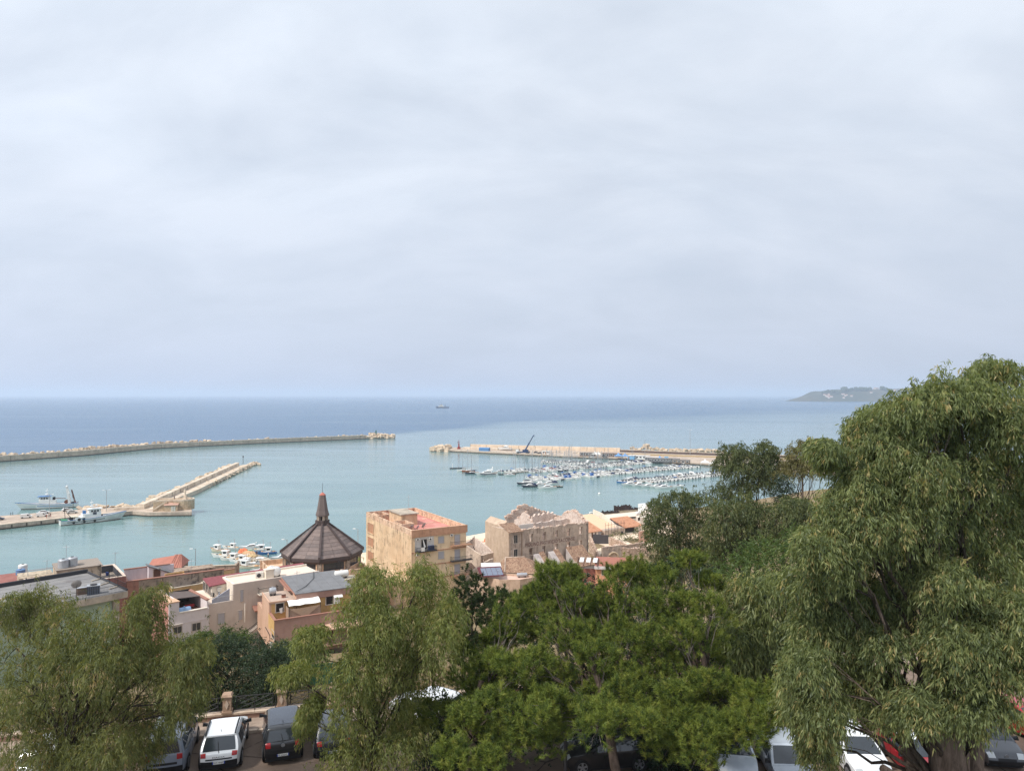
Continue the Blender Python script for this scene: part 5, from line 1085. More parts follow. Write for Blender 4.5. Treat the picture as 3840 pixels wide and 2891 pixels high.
# --- terracotta house
th = House('terracotta_house', 'terracotta and ochre house with grey roof and terrace, in front of the church', 'house', 1029, 2327, 21.1, 28.6, 15.5)
Mtc = plaster('terracotta_render', rgb(156, 124, 112), rgb(166, 134, 122), rgb(112, 84, 74), .12, .2, .25); Mtl = plaster('peach_render', rgb(196, 160, 136), rgb(206, 170, 146), rgb(160, 120, 96), .15, .2, .3); Moc = plaster('ochre_wall_paint', rgb(194, 158, 102), rgb(206, 170, 116), rgb(160, 122, 78), .2, .3, .35)
TL, TF, PE = 12.5, 20.1, 21.1
bx = th.loc(993, 2295, PE); by = 15.0
th.box('wall', Mtc, 0, TL, 0, .4, 15.5, TF); th.box('wall', Mtl, 0, .4, .4, by, 15.5, TF); th.box('wall', Mtc, TL - .4, TL, .4, by, 15.5, TF); th.box('wall', Mtc, .4, TL - .4, by - .4, by, 15.5, TF)
th.box('terrace_floor', M_terra, .4, TL - .4, .4, by - .4, TF - .3, TF - .02)
th.parapet(Mtc, 0, TL, 0, 4.2, TF, PE, .25, 'fr'); th.box('parapet', Moc, 0, .25, .25, 4.4, TF, PE); th.box('coping', M_terra, -.08, TL + .08, -.08, .33, PE, PE + .08); th.box('coping', M_terra, -.08, .33, .33, 4.4, PE, PE + .08)
th.box('parapet_apron', Moc, -.06, -.003, .0, 4.6, 18.8, PE - .01)
ax0, ay0 = 0.02, 4.1
an = th.loc(1014, 2256, 22.7); th.box('annex', Moc, .3, 4.1, ay0, ay0 + .3, TF - .02, 22.5); th.box('annex', Mtl, -.02, .3, ay0, ay0 + 6.5, TF - .02, 22.5); th.box('annex_core', Mtl, .3, 4.1, ay0 + .3, ay0 + 6.5, TF - .02, 22.5)
th.box('annex_roof', plain('annex_roof', rgb(186, 164, 148), .95), -.05, 4.2, ay0 - .05, ay0 + 6.6, 22.5, 22.62); th.parapet(Mtl, -.08, 4.2, ay0 - .08, ay0 + 6.6, 22.62, 22.85, .2, 'fl')
ux = 4.2; th.box('upper_wall', Moc, ux, TL + .3, ay0 - .1, ay0 + .2, TF - .02, 23.0); th.box('upper_core', Mtl, ux, TL + .3, ay0 + .2, 14.6, TF - .02, 23.0)
th.box('fascia_band', Mtc, ux - .15, TL + .45, ay0 - .25, ay0 - .101, 22.55, 23.62)
th.mb('roof', MB().hexa([(ux - .3, ay0 - .3, 23.55), (TL + .5, ay0 - .3, 23.55), (TL + .5, 14.8, 23.55), (ux - .3, 14.8, 23.55), (ux - .3, ay0 - .3, 23.66), (TL + .5, ay0 - .3, 23.66), (TL + .5, 14.8, 24.0), (ux - .3, 14.8, 24.0)]), M_term)
for k in range(5): th.mb('roof_seam', MB().slab([(ux + .9 + k * 1.6, ay0 - .25, 23.668), (ux + .98 + k * 1.6, ay0 - .25, 23.668), (ux + .98 + k * 1.6, 14.7, 24.0), (ux + .9 + k * 1.6, 14.7, 24.0)], (0, 0, .025)), M_term)
th.mb('eave_gutter', MB().tube([(ux - .36, ay0, 23.5), (ux - .36, 14.8, 23.7)], .1, 6), M_terra); th.box('tile_edge', M_terra, ux - .8, ux - .3, ay0 + 3, 14.8, 23.3, 23.45)
th.win('dark', 1035, 2263, 1063, 2291, off=ay0); th.win('dark', 1223, 2235, 1248, 2263, off=ay0 - .1); th.box('shutter_leaf', Mwhite, *sorted((th.fx(1252, 2240, ay0 - .1)[0], th.fx(1272, 2240, ay0 - .1)[0])), ay0 - .5, ay0 - .11, 21.3, 22.4)
th.mb('small_canopy', MB().hexa([(9.9, ay0 - .8, 22.3), (11.3, ay0 - .8, 22.3), (11.3, ay0 - .11, 22.6), (9.9, ay0 - .11, 22.6), (9.9, ay0 - .8, 22.4), (11.3, ay0 - .8, 22.4), (11.3, ay0 - .11, 22.7), (9.9, ay0 - .11, 22.7)]), Mwhite)
x, z = th.fx(1047, 2278, ay0); th.mb('washing', MB().slab([(x, ay0 - .12, z - .1), (x + .5, ay0 - .12, z), (x + .45, ay0 - .12, z - .9), (x + .1, ay0 - .12, z - .8)], (0, .04, 0)), Mwhite)
# arched terrace tent
q0, q1 = th.fx(1082, 2260, 2.2), th.fx(1200, 2258, 2.2)
aw = thing('terrace_awning', 'white arched terrace awning with beige side sheets on the terracotta house', 'awning', (th.o + th.dx * q0[0] + th.dy * 2.0 + Vector((0, 0, TF - PE)))[:], th.a); AL = q1[0] - q0[0]
rows = [[(x, v * 1.35 + 1.2, 2.25 + .55 * math.cos(v * 1.45) + .06 * math.sin(x * 3)) for v in np.linspace(-1, 1, 8)] for x in np.linspace(0, AL, 7)]; MB().grid(rows).obj('canopy', plain('awning_white', rgb(236, 234, 230), .7, var=.04), aw)
Msheet = plain('sheet_beige', rgb(166, 142, 122), .9)
rows = [[(x, -.12 + .06 * math.sin(x * 2.2 + z), z) for z in (0.1, .7, 1.3, 1.95 - .15 * math.sin(x * math.pi / AL))] for x in np.linspace(0, AL, 12)]; MB().grid(rows).obj('front_sheet', Msheet, aw)
MB().slab([(.2, -.2, 1.75), (AL - .1, -.2, 1.9), (AL * .5, -.26, .3)], (0, .03, 0)).obj('folded_sheet', plain('sheet_tan', rgb(178, 152, 128), .9), aw); MB().slab([(-.04, -.1, .1), (-.04, 2.3, .1), (-.04, 2.3, 1.9), (-.04, -.1, 1.9)], (.04, 0, 0)).obj('side_sheet', Msheet, aw)
for x in (0, AL):
    for y in (-.1, 2.4): MB().cyl((x, y, 0), (x, y, 2.3), .05, n=6).obj('pole', M_iron, aw)
def on_th(x, y, z): q = th.o + th.dx * x + th.dy * y; return (q.x, q.y, z)
tank('grey tank standing on the low annex roof of the terracotta house', on_th(1.3, ay0 + 4.6, 22.65), .55, 1.1, M_alum, th.a, True)
tank('white cylinder tank behind the grey roof, right of the terracotta house', on_th(13.4, 12.0, 23.2), .6, 2.4, M_tankw, th.a, True)
th.box('tank_shelf', M_conc, 12.8, 16, 10.6, 13.4, 15.5, 23.15)
aerial('thin tv aerial on the front left corner of the grey roof', on_th(4.2, 4.3, 23.4), 3.8, 1.0)
o = thing('chimney_hatch', 'small red-brown block on the annex roof', 'chimney', on_th(2.6, ay0 + 2.4, 22.62), th.a); MB().box(-.3, .3, -.2, .2, 0, .4).obj('block', M_terra, o); MB().box(-.34, .34, -.24, .24, .4, .47).obj('cap', M_doorb, o)
ch2 = thing('terrace_chair', 'pale wicker chair on the right of the terracotta terrace', 'chair', on_th(9.6, 2.6, TF), th.a + 2); MB().box(-.3, .3, -.3, .3, .38, .48).obj('seat', Msheet, ch2); MB().slab([(-.3, .25, .45), (.3, .25, .45), (.24, .4, 1.15), (-.24, .4, 1.15)], (0, .05, 0)).obj('backrest', Msheet, ch2)
for sx_ in (-.25, .25):
    for sy_ in (-.25, .25): MB().box(sx_ - .03, sx_ + .03, sy_ - .03, sy_ + .03, 0, .38).obj('leg', Msheet, ch2)
tb = thing('terrace_table', 'dark table beside the wicker chair on the terrace', 'table', on_th(11.0, 2.7, TF), th.a); MB().box(-.7, .7, -.4, .4, .7, .76).obj('tabletop', M_doorb, tb)
for sx_ in (-.62, .62):
    for sy_ in (-.33, .33): MB().box(sx_ - .03, sx_ + .03, sy_ - .03, sy_ + .03, 0, .7).obj('leg', M_doorb, tb)
x0, z0 = th.fx(1173, 2345); th.mb('long_canopy', MB().hexa([(x0, -1.6, 18.9), (TL, -1.6, 18.9), (TL, -.01, 19.2), (x0, -.01, 19.2), (x0, -1.6, 19.05), (TL, -1.6, 19.05), (TL, -.01, 19.4), (x0, -.01, 19.4)]), Mtl)
th.win('door', 1235, 2338, 1250, 2388, name='door'); xa, z1 = th.fx(1212, 2411); balcony(th, xa, TL, z1, 1.2, Mtl, M_iron)
x, z = th.sx(1020, 2385), th.sx(1030, 2362); th.win('dark', 1021, 2358, 1029, 2398, face='l'); th.box('air_conditioner', M_acw, -.45, -.1, .35, 1.2, 17.0, 17.65)
th.mb('cable', MB().tube([(-.1, 7, 18.2), (-.1, 3.2, 18.0), (-.1, 3.0, 16)], .05, 5), M_iron)

th.mb('roof_cable', MB().tube([(4.0, 4.2, 23.9), (6.2, 7.0, 23.85), (8.4, 11.0, 24.0), (9.2, 14.6, 24.2)], .045, 5), M_iron)
q = G(1155, 2146, 15.6); o = thing('tilted_floodlight', 'tilted beige box on a dark stand among junk before the church', 'floodlight', (q.x, q.y, 14.2), .5); MB().hexa([(-1, -.5, 3.2), (.9, -.6, 2.2), (1.2, .4, 2.5), (-.7, .5, 3.5), (-.9, -.4, 3.7), (1, -.5, 2.7), (1.3, .5, 3.0), (-.6, .6, 4.0)]).obj('lamp_box', plain('beige_box', rgb(206, 186, 150), .7), o); m = MB()
for k in range(7): m.tube([(R.uniform(-1, 1), R.uniform(-.8, .8), 0), (R.uniform(-.6, .6), R.uniform(-.4, .4), 2.6)], .07, 5)
m.obj('stand', M_iron, o); MB().box(-1.2, 1.2, -.8, .8, -12, .3).obj('plinth', Mcd, o)
for k, (px, lab) in enumerate(((1208, 'dark leaning pole left of the two before the church wall'), (1271, 'dark upright pole right of the two before the church wall'))):
    q = G(px, 2172, 14.5); o = thing('utility_pole', lab, 'pole', (q.x, q.y, 6), .2); MB().tube([(0, 0, 0), (0.1 + .5 * (1 - k), 0, 11.6 + k)], .09, 6).obj('post', M_iron, o); MB().box(-.3, .3, -.12, .12, 11.2 + k, 11.4 + k).obj('crossarm', M_iron, o)
    if k: MB().tube([(0.1, 0, 12.4), (1.6, -.4, 11.2), (3.4, -.8, 10.6), (6, -1, 10.4)], .03, 4).obj('cable', M_iron, o)
# --- grey house
gh = House('grey_house', 'tall grey-beige rendered house with shuttered windows and pale flat roof', 'house', 875, 2191, 23.4, 37.7, 10.0)
Mgh = plaster('greige_render', rgb(196, 182, 170), rgb(206, 192, 180), rgb(150, 132, 120), .14, .15, .2); Mghl = plaster('cream_render', rgb(222, 210, 194), rgb(230, 220, 206), rgb(180, 160, 142), .15, .3, .3); Mflat = plain('pale_roof', rgb(222, 204, 186), .95, var=.1, scale=.8)
wl_ = gh.fx(784, 2264)[0]; tE = gh.fx(830, 2258)[1]; GW = 15.0; GD = 6.2
gh.box('wall', Mgh, 0, GW, 0, .4, 10, 23.4); gh.box('wall', Mghl, 0, .4, .4, GD, 10, 23.4); gh.box('core', Mghl, .4, GW, .4, GD, 10, 23.1); gh.box('roof', Mflat, .4, GW, .4, GD, 23.1, 23.18); gh.box('parapet', Mghl, .4, GW, GD - .3, GD, 23.18, 23.5)
gh.box('wall', Mgh, wl_, -.003, 0, .4, 10, tE); gh.box('terrace_core', Mghl, wl_, -.003, .4, 11, 10, tE - .4); gh.box('terrace_floor', Mflat, wl_, -.003, .4, 11, tE - .4, tE - .3)
gh.win('shutter', 901, 2212, 912, 2253.5); gh.win('shutter', 817.5, 2301.5, 841.5, 2335.5); gh.win('shutter', 895, 2289.5, 908, 2321)
x, z = gh.fx(918, 2262); _, zb = gh.fx(918, 2332); gh.mb('drainpipe', MB().tube([(x, -.12, z), (x, -.12, zb)], .09, 7), Mghl)
railing(gh, 'terrace_railing', [(wl_ + .1, .1), (-.1, .1)], tE, .9, .16, M_alum)
# glazed room with red roof behind
gh.box('veranda_wall', Mghl, -2.3, 0, GD - 2.2, GD + 1.2, tE - .3, 22.9); gh.mb('veranda_roof', MB().hexa([(-2.9, GD - 2.8, 22.7), (GW, GD - 1.4 + 1.45, 22.95), (GW, GD + 1.6, 23.3), (-2.9, GD + 1.4, 23.2), (-2.9, GD - 2.8, 22.85), (GW, GD + .05, 23.1), (GW, GD + 1.6, 23.45), (-2.9, GD + 1.4, 23.35)]), plain('red_roof_sheet', rgb(140, 78, 82), .85, var=.25, scale=2.5))
for k in range(3): gh.opening('glass', GD - 1.6 + k * 1.7, GD - .4 + k * 1.7, tE + .2, 22.4, 'l', -2.3)
ac = gh.box('air_conditioner', M_acw, -1.5, -.8, GD - 2.5, GD - 2.22, 21.6, 22.3)
def on_gh(x, y, z): q = gh.o + gh.dx * x + gh.dy * y; return (q.x, q.y, z)
acb = thing('rooftop_air_conditioner', 'white air-conditioner with round fan on the pale roof edge', 'air conditioner', on_gh(gh.loc(973, 2162, 23.4)[0], gh.loc(973, 2162, 23.4)[1], 23.18), gh.a - .25); MB().box(-.65, .65, -.25, .25, 0, 1.0).obj('casing', M_acw, acb); MB().lathe([(.34, -.02), (.34, .02)], 16, (-.1, -.27, .5), 'y').obj('fan_grille', M_iron, acb)
blk = thing('chimney_stack', 'pale square chimney block beside the white roof tank', 'chimney', on_gh(*gh.loc(1008, 2164, 23.2), 23.18), gh.a); MB().box(-.7, .7, -.6, .6, 0, 1.35).obj('stack', Mghl, blk); MB().box(-.78, .78, -.68, .68, 1.35, 1.5).obj('cap', Mghl, blk)
tank('white round water tank at the right end of the pale roof', on_gh(*gh.loc(1036, 2160, 23.2), 23.18), .78, 1.5, M_tankw, gh.a + 1.2, True)
tank('second white water tank tucked behind the chimney block', on_gh(*gh.loc(1016, 2150, 23.2), 23.18), .62, 1.2, M_tankw, gh.a + .6, True)
dr = thing('drying_rack', 'white laundry rack with dark cloth on the upper terrace', 'laundry rack', on_gh(wl_ + 2.0, 4.2, tE - .3), 1.0); m = MB()
for s in (-.8, .8): m.tube([(-.5, s, 0), (.5, s, 1.1)], .03, 4); m.tube([(.5, s, 0), (-.5, s, 1.1)], .03, 4)
m.obj('frame', Mwhite, dr); MB().slab([(-.4, -.5, 1.05), (-.4, .4, 1.05), (-.45, .4, .4), (-.45, -.5, .4)], (.05, 0, 0)).obj('cloth', M_iron, dr); MB().slab([(.45, -.8, 1.1), (.45, -.2, 1.1), (.45, -.2, 0.2), (.45, -.8, .2)], (.05, 0, 0)).obj('sheet', plain('sheet_blue_grey', rgb(160, 168, 188), .9), dr)
gh.mb('terrace_ramp', MB().hexa([(-3.2, .6, tE - .3), (-.4, .6, tE - .3), (-.4, .75, tE - .3), (-3.2, .75, tE - .3), (-3.2, .6, tE + .5), (-.4, .6, tE + 1.9), (-.4, .75, tE + 1.9), (-3.2, .75, tE + .5)]), plain('bluegrey_panel', rgb(168, 170, 182), .8))
# side stair with iron balustrade right of the grey house
x0, z0 = gh.fx(900, 2378); x1, z1 = gh.fx(963, 2327)
m = MB(); n = 16
for i in range(n): m.box(x0 + (x1 - x0) * i / n, x0 + (x1 - x0) * (i + 1) / n, -1.3, -.05, 10, z0 + (z1 - z0) * (i + 1) / n - .6)
gh.mb('outside_stair', m, Mgh); m = MB()
for i in range(n + 1): xx = x0 + (x1 - x0) * i / n; zz = z0 + (z1 - z0) * i / n; m.tube([(xx, -1.3, zz - .6), (xx, -1.3, zz + .4)], .022, 4); m.tube([(xx, -1.3, zz - .4), (xx + .25, -1.3, zz + .3)], .014, 3)
m.tube([(x0, -1.3, z0 + .4), (x1, -1.3, z1 + .4)], .04, 5); m.tube([(x0, -1.3, z0 - .5), (x1, -1.3, z1 - .5)], .03, 5); gh.mb('stair_railing', m, M_iron)
xx = x1 + .1
for zz in (z1 - .5, z1 + 4.6): b = balcony(gh, xx, xx + 3.2, zz, 1.2, Mghl, M_iron)
gh.opening('door', xx + .9, xx + 2.0, z1 - .5, z1 + 1.8); gh.opening('dark', xx + .8, xx + 2.2, z1 - 5, z1 - 2.2, name='doorway'); gh.mb('porch_tiles', MB().hexa([(xx - .9, -1.3, z1 + 1.9), (xx + 3.2, -1.3, z1 + 1.9), (xx + 3.2, 0, z1 + 2.5), (xx - .9, 0, z1 + 2.5), (xx - .9, -1.3, z1 + 2.1), (xx + 3.2, -1.3, z1 + 2.1), (xx + 3.2, 0, z1 + 2.7), (xx - .9, 0, z1 + 2.7)]), M_terra)

# --- white and pink house with open loggia
wh = House('white_house', 'small white house with pink side wall and open roof terrace', 'house', 634, 2300, 20.9, 41, 11.0)
Mwh = plaster('white_render', rgb(212, 202, 200), rgb(222, 212, 210), rgb(166, 152, 148), .12, .2, .2); Mpk = plaster('salmon_render', rgb(204, 144, 134), rgb(214, 156, 146), rgb(176, 112, 100), .2, .25, .3)
WL = wh.fx(784, 2279)[0]; WD = 9.5; cE = wh.fx(700, 2294)[1]; pT = wh.fx(640, 2262)[1]; px1 = wh.fx(672, 2270)[0]
wh.box('wall', Mwh, 0, WL, 0, .3, 11, cE); wh.box('wall', Mpk, -.02, .3, .3, WD, 11, cE + .01); wh.box('core', Mwh, .3, WL, .3, WD, 11, cE - .9); wh.box('terrace_floor', M_terra, px1, WL, .3, WD, cE - .9, cE - .8)
wh.box('upper_block', Mwh, 0, px1, -.02, .3, cE, pT); wh.box('upper_block', Mpk, -.02, .3, .3, WD, cE + .01, pT); bE = wh.fx(578, 2223, WD)[1]; wh.mb('slab_roof', MB().hexa([(-.1, -.1, pT), (px1 + .1, -.1, pT), (px1 + .1, WD, bE - .14), (-.1, WD, bE - .14), (-.1, -.1, pT + .14), (px1 + .1, -.1, pT + .14), (px1 + .1, WD, bE), (-.1, WD, bE)]), plain('tan_roof', rgb(206, 168, 138), .95)); wh.box('inner_wall', Mwh, px1 - .2, px1, .3, WD, cE - .8, pT)
sF, sB = wh.fx(783, 2249, .2)[1], wh.fx(724, 2210, WD)[1]; wh.mb('side_wall', MB().hexa([(WL - .25, .3, cE - .8), (WL, .3, cE - .8), (WL, WD, cE - .8), (WL - .25, WD, cE - .8), (WL - .25, .3, sF - .02), (WL, .3, sF - .02), (WL, WD, sB - .02), (WL - .25, WD, sB - .02)]), Mwh); wh.mb('side_coping', MB().hexa([(WL - .4, .2, sF), (WL + .15, .2, sF), (WL + .15, WD, sB), (WL - .4, WD, sB), (WL - .4, .2, sF + .15), (WL + .15, .2, sF + .15), (WL + .15, WD, sB + .15), (WL - .4, WD, sB + .15)]), M_terra)
wh.mb('terrace_coping', MB().box(px1, WL - .25, -.1, .4, cE, cE + .12), Mghl); wh.box('cornice', Mwh, 0, WL, -.06, -.005, cE - 1.7, cE - 1.6)
e0, e1, e2_, e3 = wh.fx(662, 2243, 3.4)[1], wh.fx(747, 2234, 3.4)[1], wh.fx(722, 2211, WD)[1], wh.fx(622, 2218, WD)[1]
wh.mb('canopy_roof', MB().hexa([(px1 - .1, 3.4, e0 - .1), (WL - .2, 3.4, e1 - .1), (WL - .2, WD, e2_ - .1), (px1 - .1, WD, e3 - .1), (px1 - .1, 3.4, e0), (WL - .2, 3.4, e1), (WL - .2, WD, e2_), (px1 - .1, WD, e3)]), plain('canopy_felt', rgb(104, 92, 88), .95, var=.2, scale=1.5)); wh.box('back_wall', M_void, px1, WL - .25, WD - .3, WD, cE - .8, e3 - .15)
wh.win('glass', 651, 2352, 680.5, 2371); wh.win('glass', 721, 2338.5, 751, 2359); wh.win('dark', 616, 2343, 620.5, 2362, face='l', off=-.02)
wh.mb('eyebrow', MB().box(wh.fx(646, 2350)[0], wh.fx(684, 2350)[0], -.25, -.0, wh.fx(650, 2350)[1] + .25, wh.fx(650, 2350)[1] + .33), Mghl)
def on_wh(x, y, z): q = wh.o + wh.dx * x + wh.dy * y; return (q.x, q.y, z)
tank('pale blue lying water tank on the white house terrace', on_wh(px1 + 1.05, 1.0, cE - .8), .62, 2.0, plain('tank_pale_blue', rgb(140, 170, 204), .6, var=.25, scale=1.2), wh.a, True)
tb = thing('terrace_table', 'table with red cloth under the terrace roof of the white house', 'table', on_wh(px1 + 2.8, 4.6, cE - .8), wh.a); MB().box(-.7, .7, -.5, .5, .72, .78).obj('tabletop', M_doorb, tb); MB().box(-.75, .75, -.55, -.5, .35, .8).obj('cloth', plain('red_cloth', rgb(150, 52, 56), .9), tb)
for sx_ in (-.6, .6):
    for sy_ in (-.4, .4): MB().box(sx_ - .04, sx_ + .04, sy_ - .04, sy_ + .04, 0, .72).obj('leg', M_doorb, tb)

# --- mustard house behind
mu = House('mustard_house', 'low mustard house with pale blue membrane roof and stair hood', 'house', 645, 2208, 19.3, 40.8, 9.0)
Mmu = plaster('mustard_render', rgb(192, 154, 106), rgb(204, 168, 120), rgb(140, 106, 70), .3, .3, .45); Mmem = plain('membrane_roof', rgb(178, 190, 206), .75, var=.22, scale=.9)
mw = mu.loc(768, 2187.6, 19.3)[0]; md = 5.0
mu.box('wall', Mmu, 0, mw, 0, md, 9, 18.95); mu.box('roof', Mmem, .3, mw - .3, .3, md - .3, 18.95, 19.0); mu.parapet(Mmu, 0, mw, 0, md, 18.96, 19.35, .3, 'flrb', cop=M_conc)
mu.box('stair_hood', Mmu, -.02, 3.4, 2.9, 3.2, 9, 20.6); mu.box('stair_hood', Mmu, -.02, 3.4, 4.4, 4.7, 9, 21.2); mu.box('stair_hood', Mmu, -.02, .28, 3.2, 4.4, 9, 20.9); mu.box('stair_hood', Mmu, 3.1, 3.4, 3.2, 4.4, 9, 20.9); mu.box('hood_floor', M_void, .28, 3.1, 3.2, 4.4, 19, 19.4); mu.mb('hood_coping', MB().hexa([(-.1, 2.85, 20.6), (3.5, 2.85, 20.6), (3.5, 3.25, 20.65), (-.1, 3.25, 20.65), (-.1, 2.85, 20.7), (3.5, 2.85, 20.7), (3.5, 3.25, 20.75), (-.1, 3.25, 20.75)]), Mghl)
mu.box('lower_terrace', Mmem, mw, mw + 8, 1, 9.5, 9, 17.4); mu.box('terrace_back_wall', Mmu, mw - .5, mw + 9, 9.5, 9.8, 9, 18.9); mu.box('wall_coping', M_terra, mw - .6, mw + 9.1, 9.4, 9.9, 18.9, 19.0); mu.box('balustrade', Mghl, mw - 3, mw, -2.2, -2.0, 9, 18.0)
aerial('tall thin tv aerial above the membrane roof', (mu.o + mu.dx * (mw * .75) + mu.dy * 3.4 + Vector((0, 0, -.3)))[:], 4.6)

# --- long stained wall building and the orange-roofed outbuilding
rw = House('long_wall_house', 'long building with black-stained render and salmon coping', 'house', 474, 2179.5, 21.3, 34.4, 8.0)
Mst = plaster('black_stained_render', rgb(150, 132, 116), rgb(172, 152, 134), rgb(62, 54, 50), .8, .5, .9); Msal = plaster('salmon_wall', rgb(172, 124, 106), rgb(184, 138, 120), rgb(110, 84, 72), .4, .4, .6); Mlil = plaster('lilac_white', rgb(204, 196, 200), rgb(214, 206, 208), rgb(160, 150, 150), .15, .3, .3)
RL = rw.loc(840, 2132, 21.3)[0]
rw.box('wall', Msal, 0, 2.0, 0, .4, 8, 21.15); rw.box('wall', Mst, 2.0, RL, 0, .4, 8, 21.15); rw.box('coping', M_terra, -.05, RL + .1, -.1, .5, 21.15, 21.3)
rw.box('wall', Msal, 0, .4, .4, 7, 8, 21.15); rw.box('terrace_floor', M_terra, .4, RL, .4, 7, 8, 19.8); rw.box('back_wall', Mlil, .4, 9, 7, 7.3, 19.8, 21.9); rw.box('back_coping', M_terra, .3, 8.3, 6.9, 7.4, 21.9, 22.05)
x0 = rw.fx(558, 2135, 5)[0]; x1 = rw.fx(640, 2150, 5)[0]
rw.mb('stair_head', MB().hexa([(x0, 5, 19.8), (x1, 5, 19.8), (x1, 6.9, 19.8), (x0, 6.9, 19.8), (x0, 5, 22.5), (x1, 5, 20.5), (x1, 6.9, 20.5), (x0, 6.9, 22.5)]), Mlil); rw.opening('door', x0 + .8, x0 + 2.0, 19.85, 21.8, 'f', 5.0); rw.mb('stair_head_roof', MB().hexa([(x0 - .3, 4.8, 22.5), (x1 + .4, 4.8, 20.5), (x1 + .4, 7.1, 20.5), (x0 - .3, 7.1, 22.5), (x0 - .3, 4.8, 22.65), (x1 + .4, 4.8, 20.68), (x1 + .4, 7.1, 20.68), (x0 - .3, 7.1, 22.65)]), M_term)
rw.box('core', Mst, .4, RL, 7.3, 10.5, 8, 20.2)
oh = House('orange_roof_house', 'small stained house with bright orange hipped roof by the water', 'house', 630, 2128, 17.0, 10, 2.0)
ol = oh.loc(707.6, 2127, 17.0)[0] - 1.6; od = 6.5; Morg = plain('orange_tile', rgb(174, 116, 100), .85, var=.14, scale=1.2)
oh.box('wall', Mst, .3, ol - .3, .3, od, 2, 16.9); oh.box('wall', Mst, -4.5, .3, 2.4, od, 2, 16.6)
oh.mb('roof', MB().add([(-.2, -.1, 16.9), (ol, -.1, 16.9), (ol, od + .4, 16.9), (-.2, od + .4, 16.9), (0.2, 4.6, 18.9), (ol - 1.2, 4.6, 18.9)], [(0, 1, 5, 4), (1, 2, 5), (2, 3, 4, 5), (3, 0, 4)]), Morg); oh.mb('lower_roof', MB().add([(-5.0, 1.6, 16.5), (-.2, 1.0, 16.7), (.2, 4.6, 18.7), (-4.6, 4.8, 18.0), (-4.8, od, 16.6), (0, od, 16.7)], [(0, 1, 2, 3), (3, 2, 5, 4)]), Morg)
m = MB()
for k in range(int(ol / .55)): m.tube([(.2 + k * .55, -.08, 16.96), (min(max(.2 + k * .55, .5), ol - 1.3), 4.5, 18.92)], .06, 4)
oh.mb('tile_ribs', m, Morg)
oh.box('yard_wall', Mst, ol, ol + 11, 1.5, 1.9, 2, 16.6); oh.box('yard_wall', Mst, ol + 10.6, ol + 11, 1.9, 6, 2, 16.4); oh.box('yard_coping', M_conc, ol, ol + 11.1, 1.4, 2.0, 16.6, 16.75)
o = thing('blue_dinghy', 'blue upturned plastic boat leaning behind the stained wall', 'boat', (G(803, 2150, 16).x, G(803, 2150, 16).y, 15.2), 0.9); h_, rows = hull_mb(4.6, 1.5, .5, .3); oo = h_.obj('hull', plain('dinghy_blue', rgb(52, 104, 176), .5), o, smooth=50); MB().box(-1.6, -1.3, -.6, .6, .3, .4).obj('seat', Mblue, o); o.rotation_euler = (0.3, .55, -.6)
o = thing('boat_ramp', 'sloping concrete slip under the blue upturned boat', 'ramp', (o.location.x, o.location.y, 2), .9); MB().hexa([(-3, -1.2, 0), (3, -1.2, 0), (3, 1.2, 0), (-3, 1.2, 0), (-3, -1.2, 14.2), (3, -1.2, 11.6), (3, 1.2, 11.6), (-3, 1.2, 14.2)]).obj('slab', M_pale, o)

# --- grey flat roof nearest left, and the block with terraces behind it
lg = House('green_house', 'pale green house with wide grey felt roof, far left', 'house', 477, 2214.5, 27.8, 49.0, 15.0)
Mgreenw = plaster('sage_render', rgb(158, 176, 160), rgb(170, 186, 170), rgb(110, 110, 96), .3, .2, .4); Mfelt = plaster('roof_felt_grey', rgb(124, 122, 122), rgb(140, 138, 136), rgb(104, 90, 78), .3, .25, .2, .95, .1)
lw = 26.0; ld = lg.loc(309.7, 2151, 27.8)[1]
lg.box('wall', Mgreenw, -lw, -1.6, .9, ld, 15, 26.9); lg.box('wall', M_conc, -1.6, -.8, .5, 1.3, 15, 26.9)
lg.box('roof', Mfelt, -lw, 0, 0, ld, 27.1, 27.8); lg.box('eave_band', M_conc, -lw - .1, .06, -.08, -.002, 26.9, 27.75); lg.box('roof_kerb', plain('bitumen', rgb(62, 62, 66), .9), -lw, .1, ld, ld + .35, 27.0, 28.35); lg.mb('roof_kerb', MB().tube([(0.05, .2, 27.9), (.05, ld, 27.95)], .16, 6), plain('bitumen', rgb(62, 62, 66), .9))
for k in range(7): lg.box('felt_lap', Mfelt, -lw + .1, -.3, .5 + k * ld / 7, .58 + k * ld / 7, 27.802, 27.825)
railing(lg, 'roof_railing', [(-9.5, .15), (-.1, .15), (-.02, 4.5)], 27.8, 1.0, .17)
for k, y in enumerate((3, 6.2, 9.6)): lg.mb('stay_foot', MB().tube([(-.2, y, 27.9), (-1.4, y - .5, 27.88)], .09, 5), M_conc); lg.mb('net_post', MB().cyl((-.1, y, 27.8), (-.1, y, 30.2 - k * .1), .045, n=5), M_iron)
m = MB()
for k in range(22): m.tube([(0.02, .3 + k * .5, 27.9), (0.02, .3 + k * .5, 29.9)], .012, 3, False)
for z in np.linspace(28.1, 29.9, 7): m.tube([(0.02, .3, z), (0.02, 10.8, z)], .012, 3, False)
lg.mb('wire_mesh', m, M_iron)
def on_lg(x, y, z): q = lg.o + lg.dx * x + lg.dy * y; return (q.x, q.y, z)
q = lg.loc(286, 2238, 27.8); dish('large grey satellite dish at the front edge of the felt roof', on_lg(q[0], max(.4, q[1]), 27.8), .62, lg.a - .2, 1.75, .35)
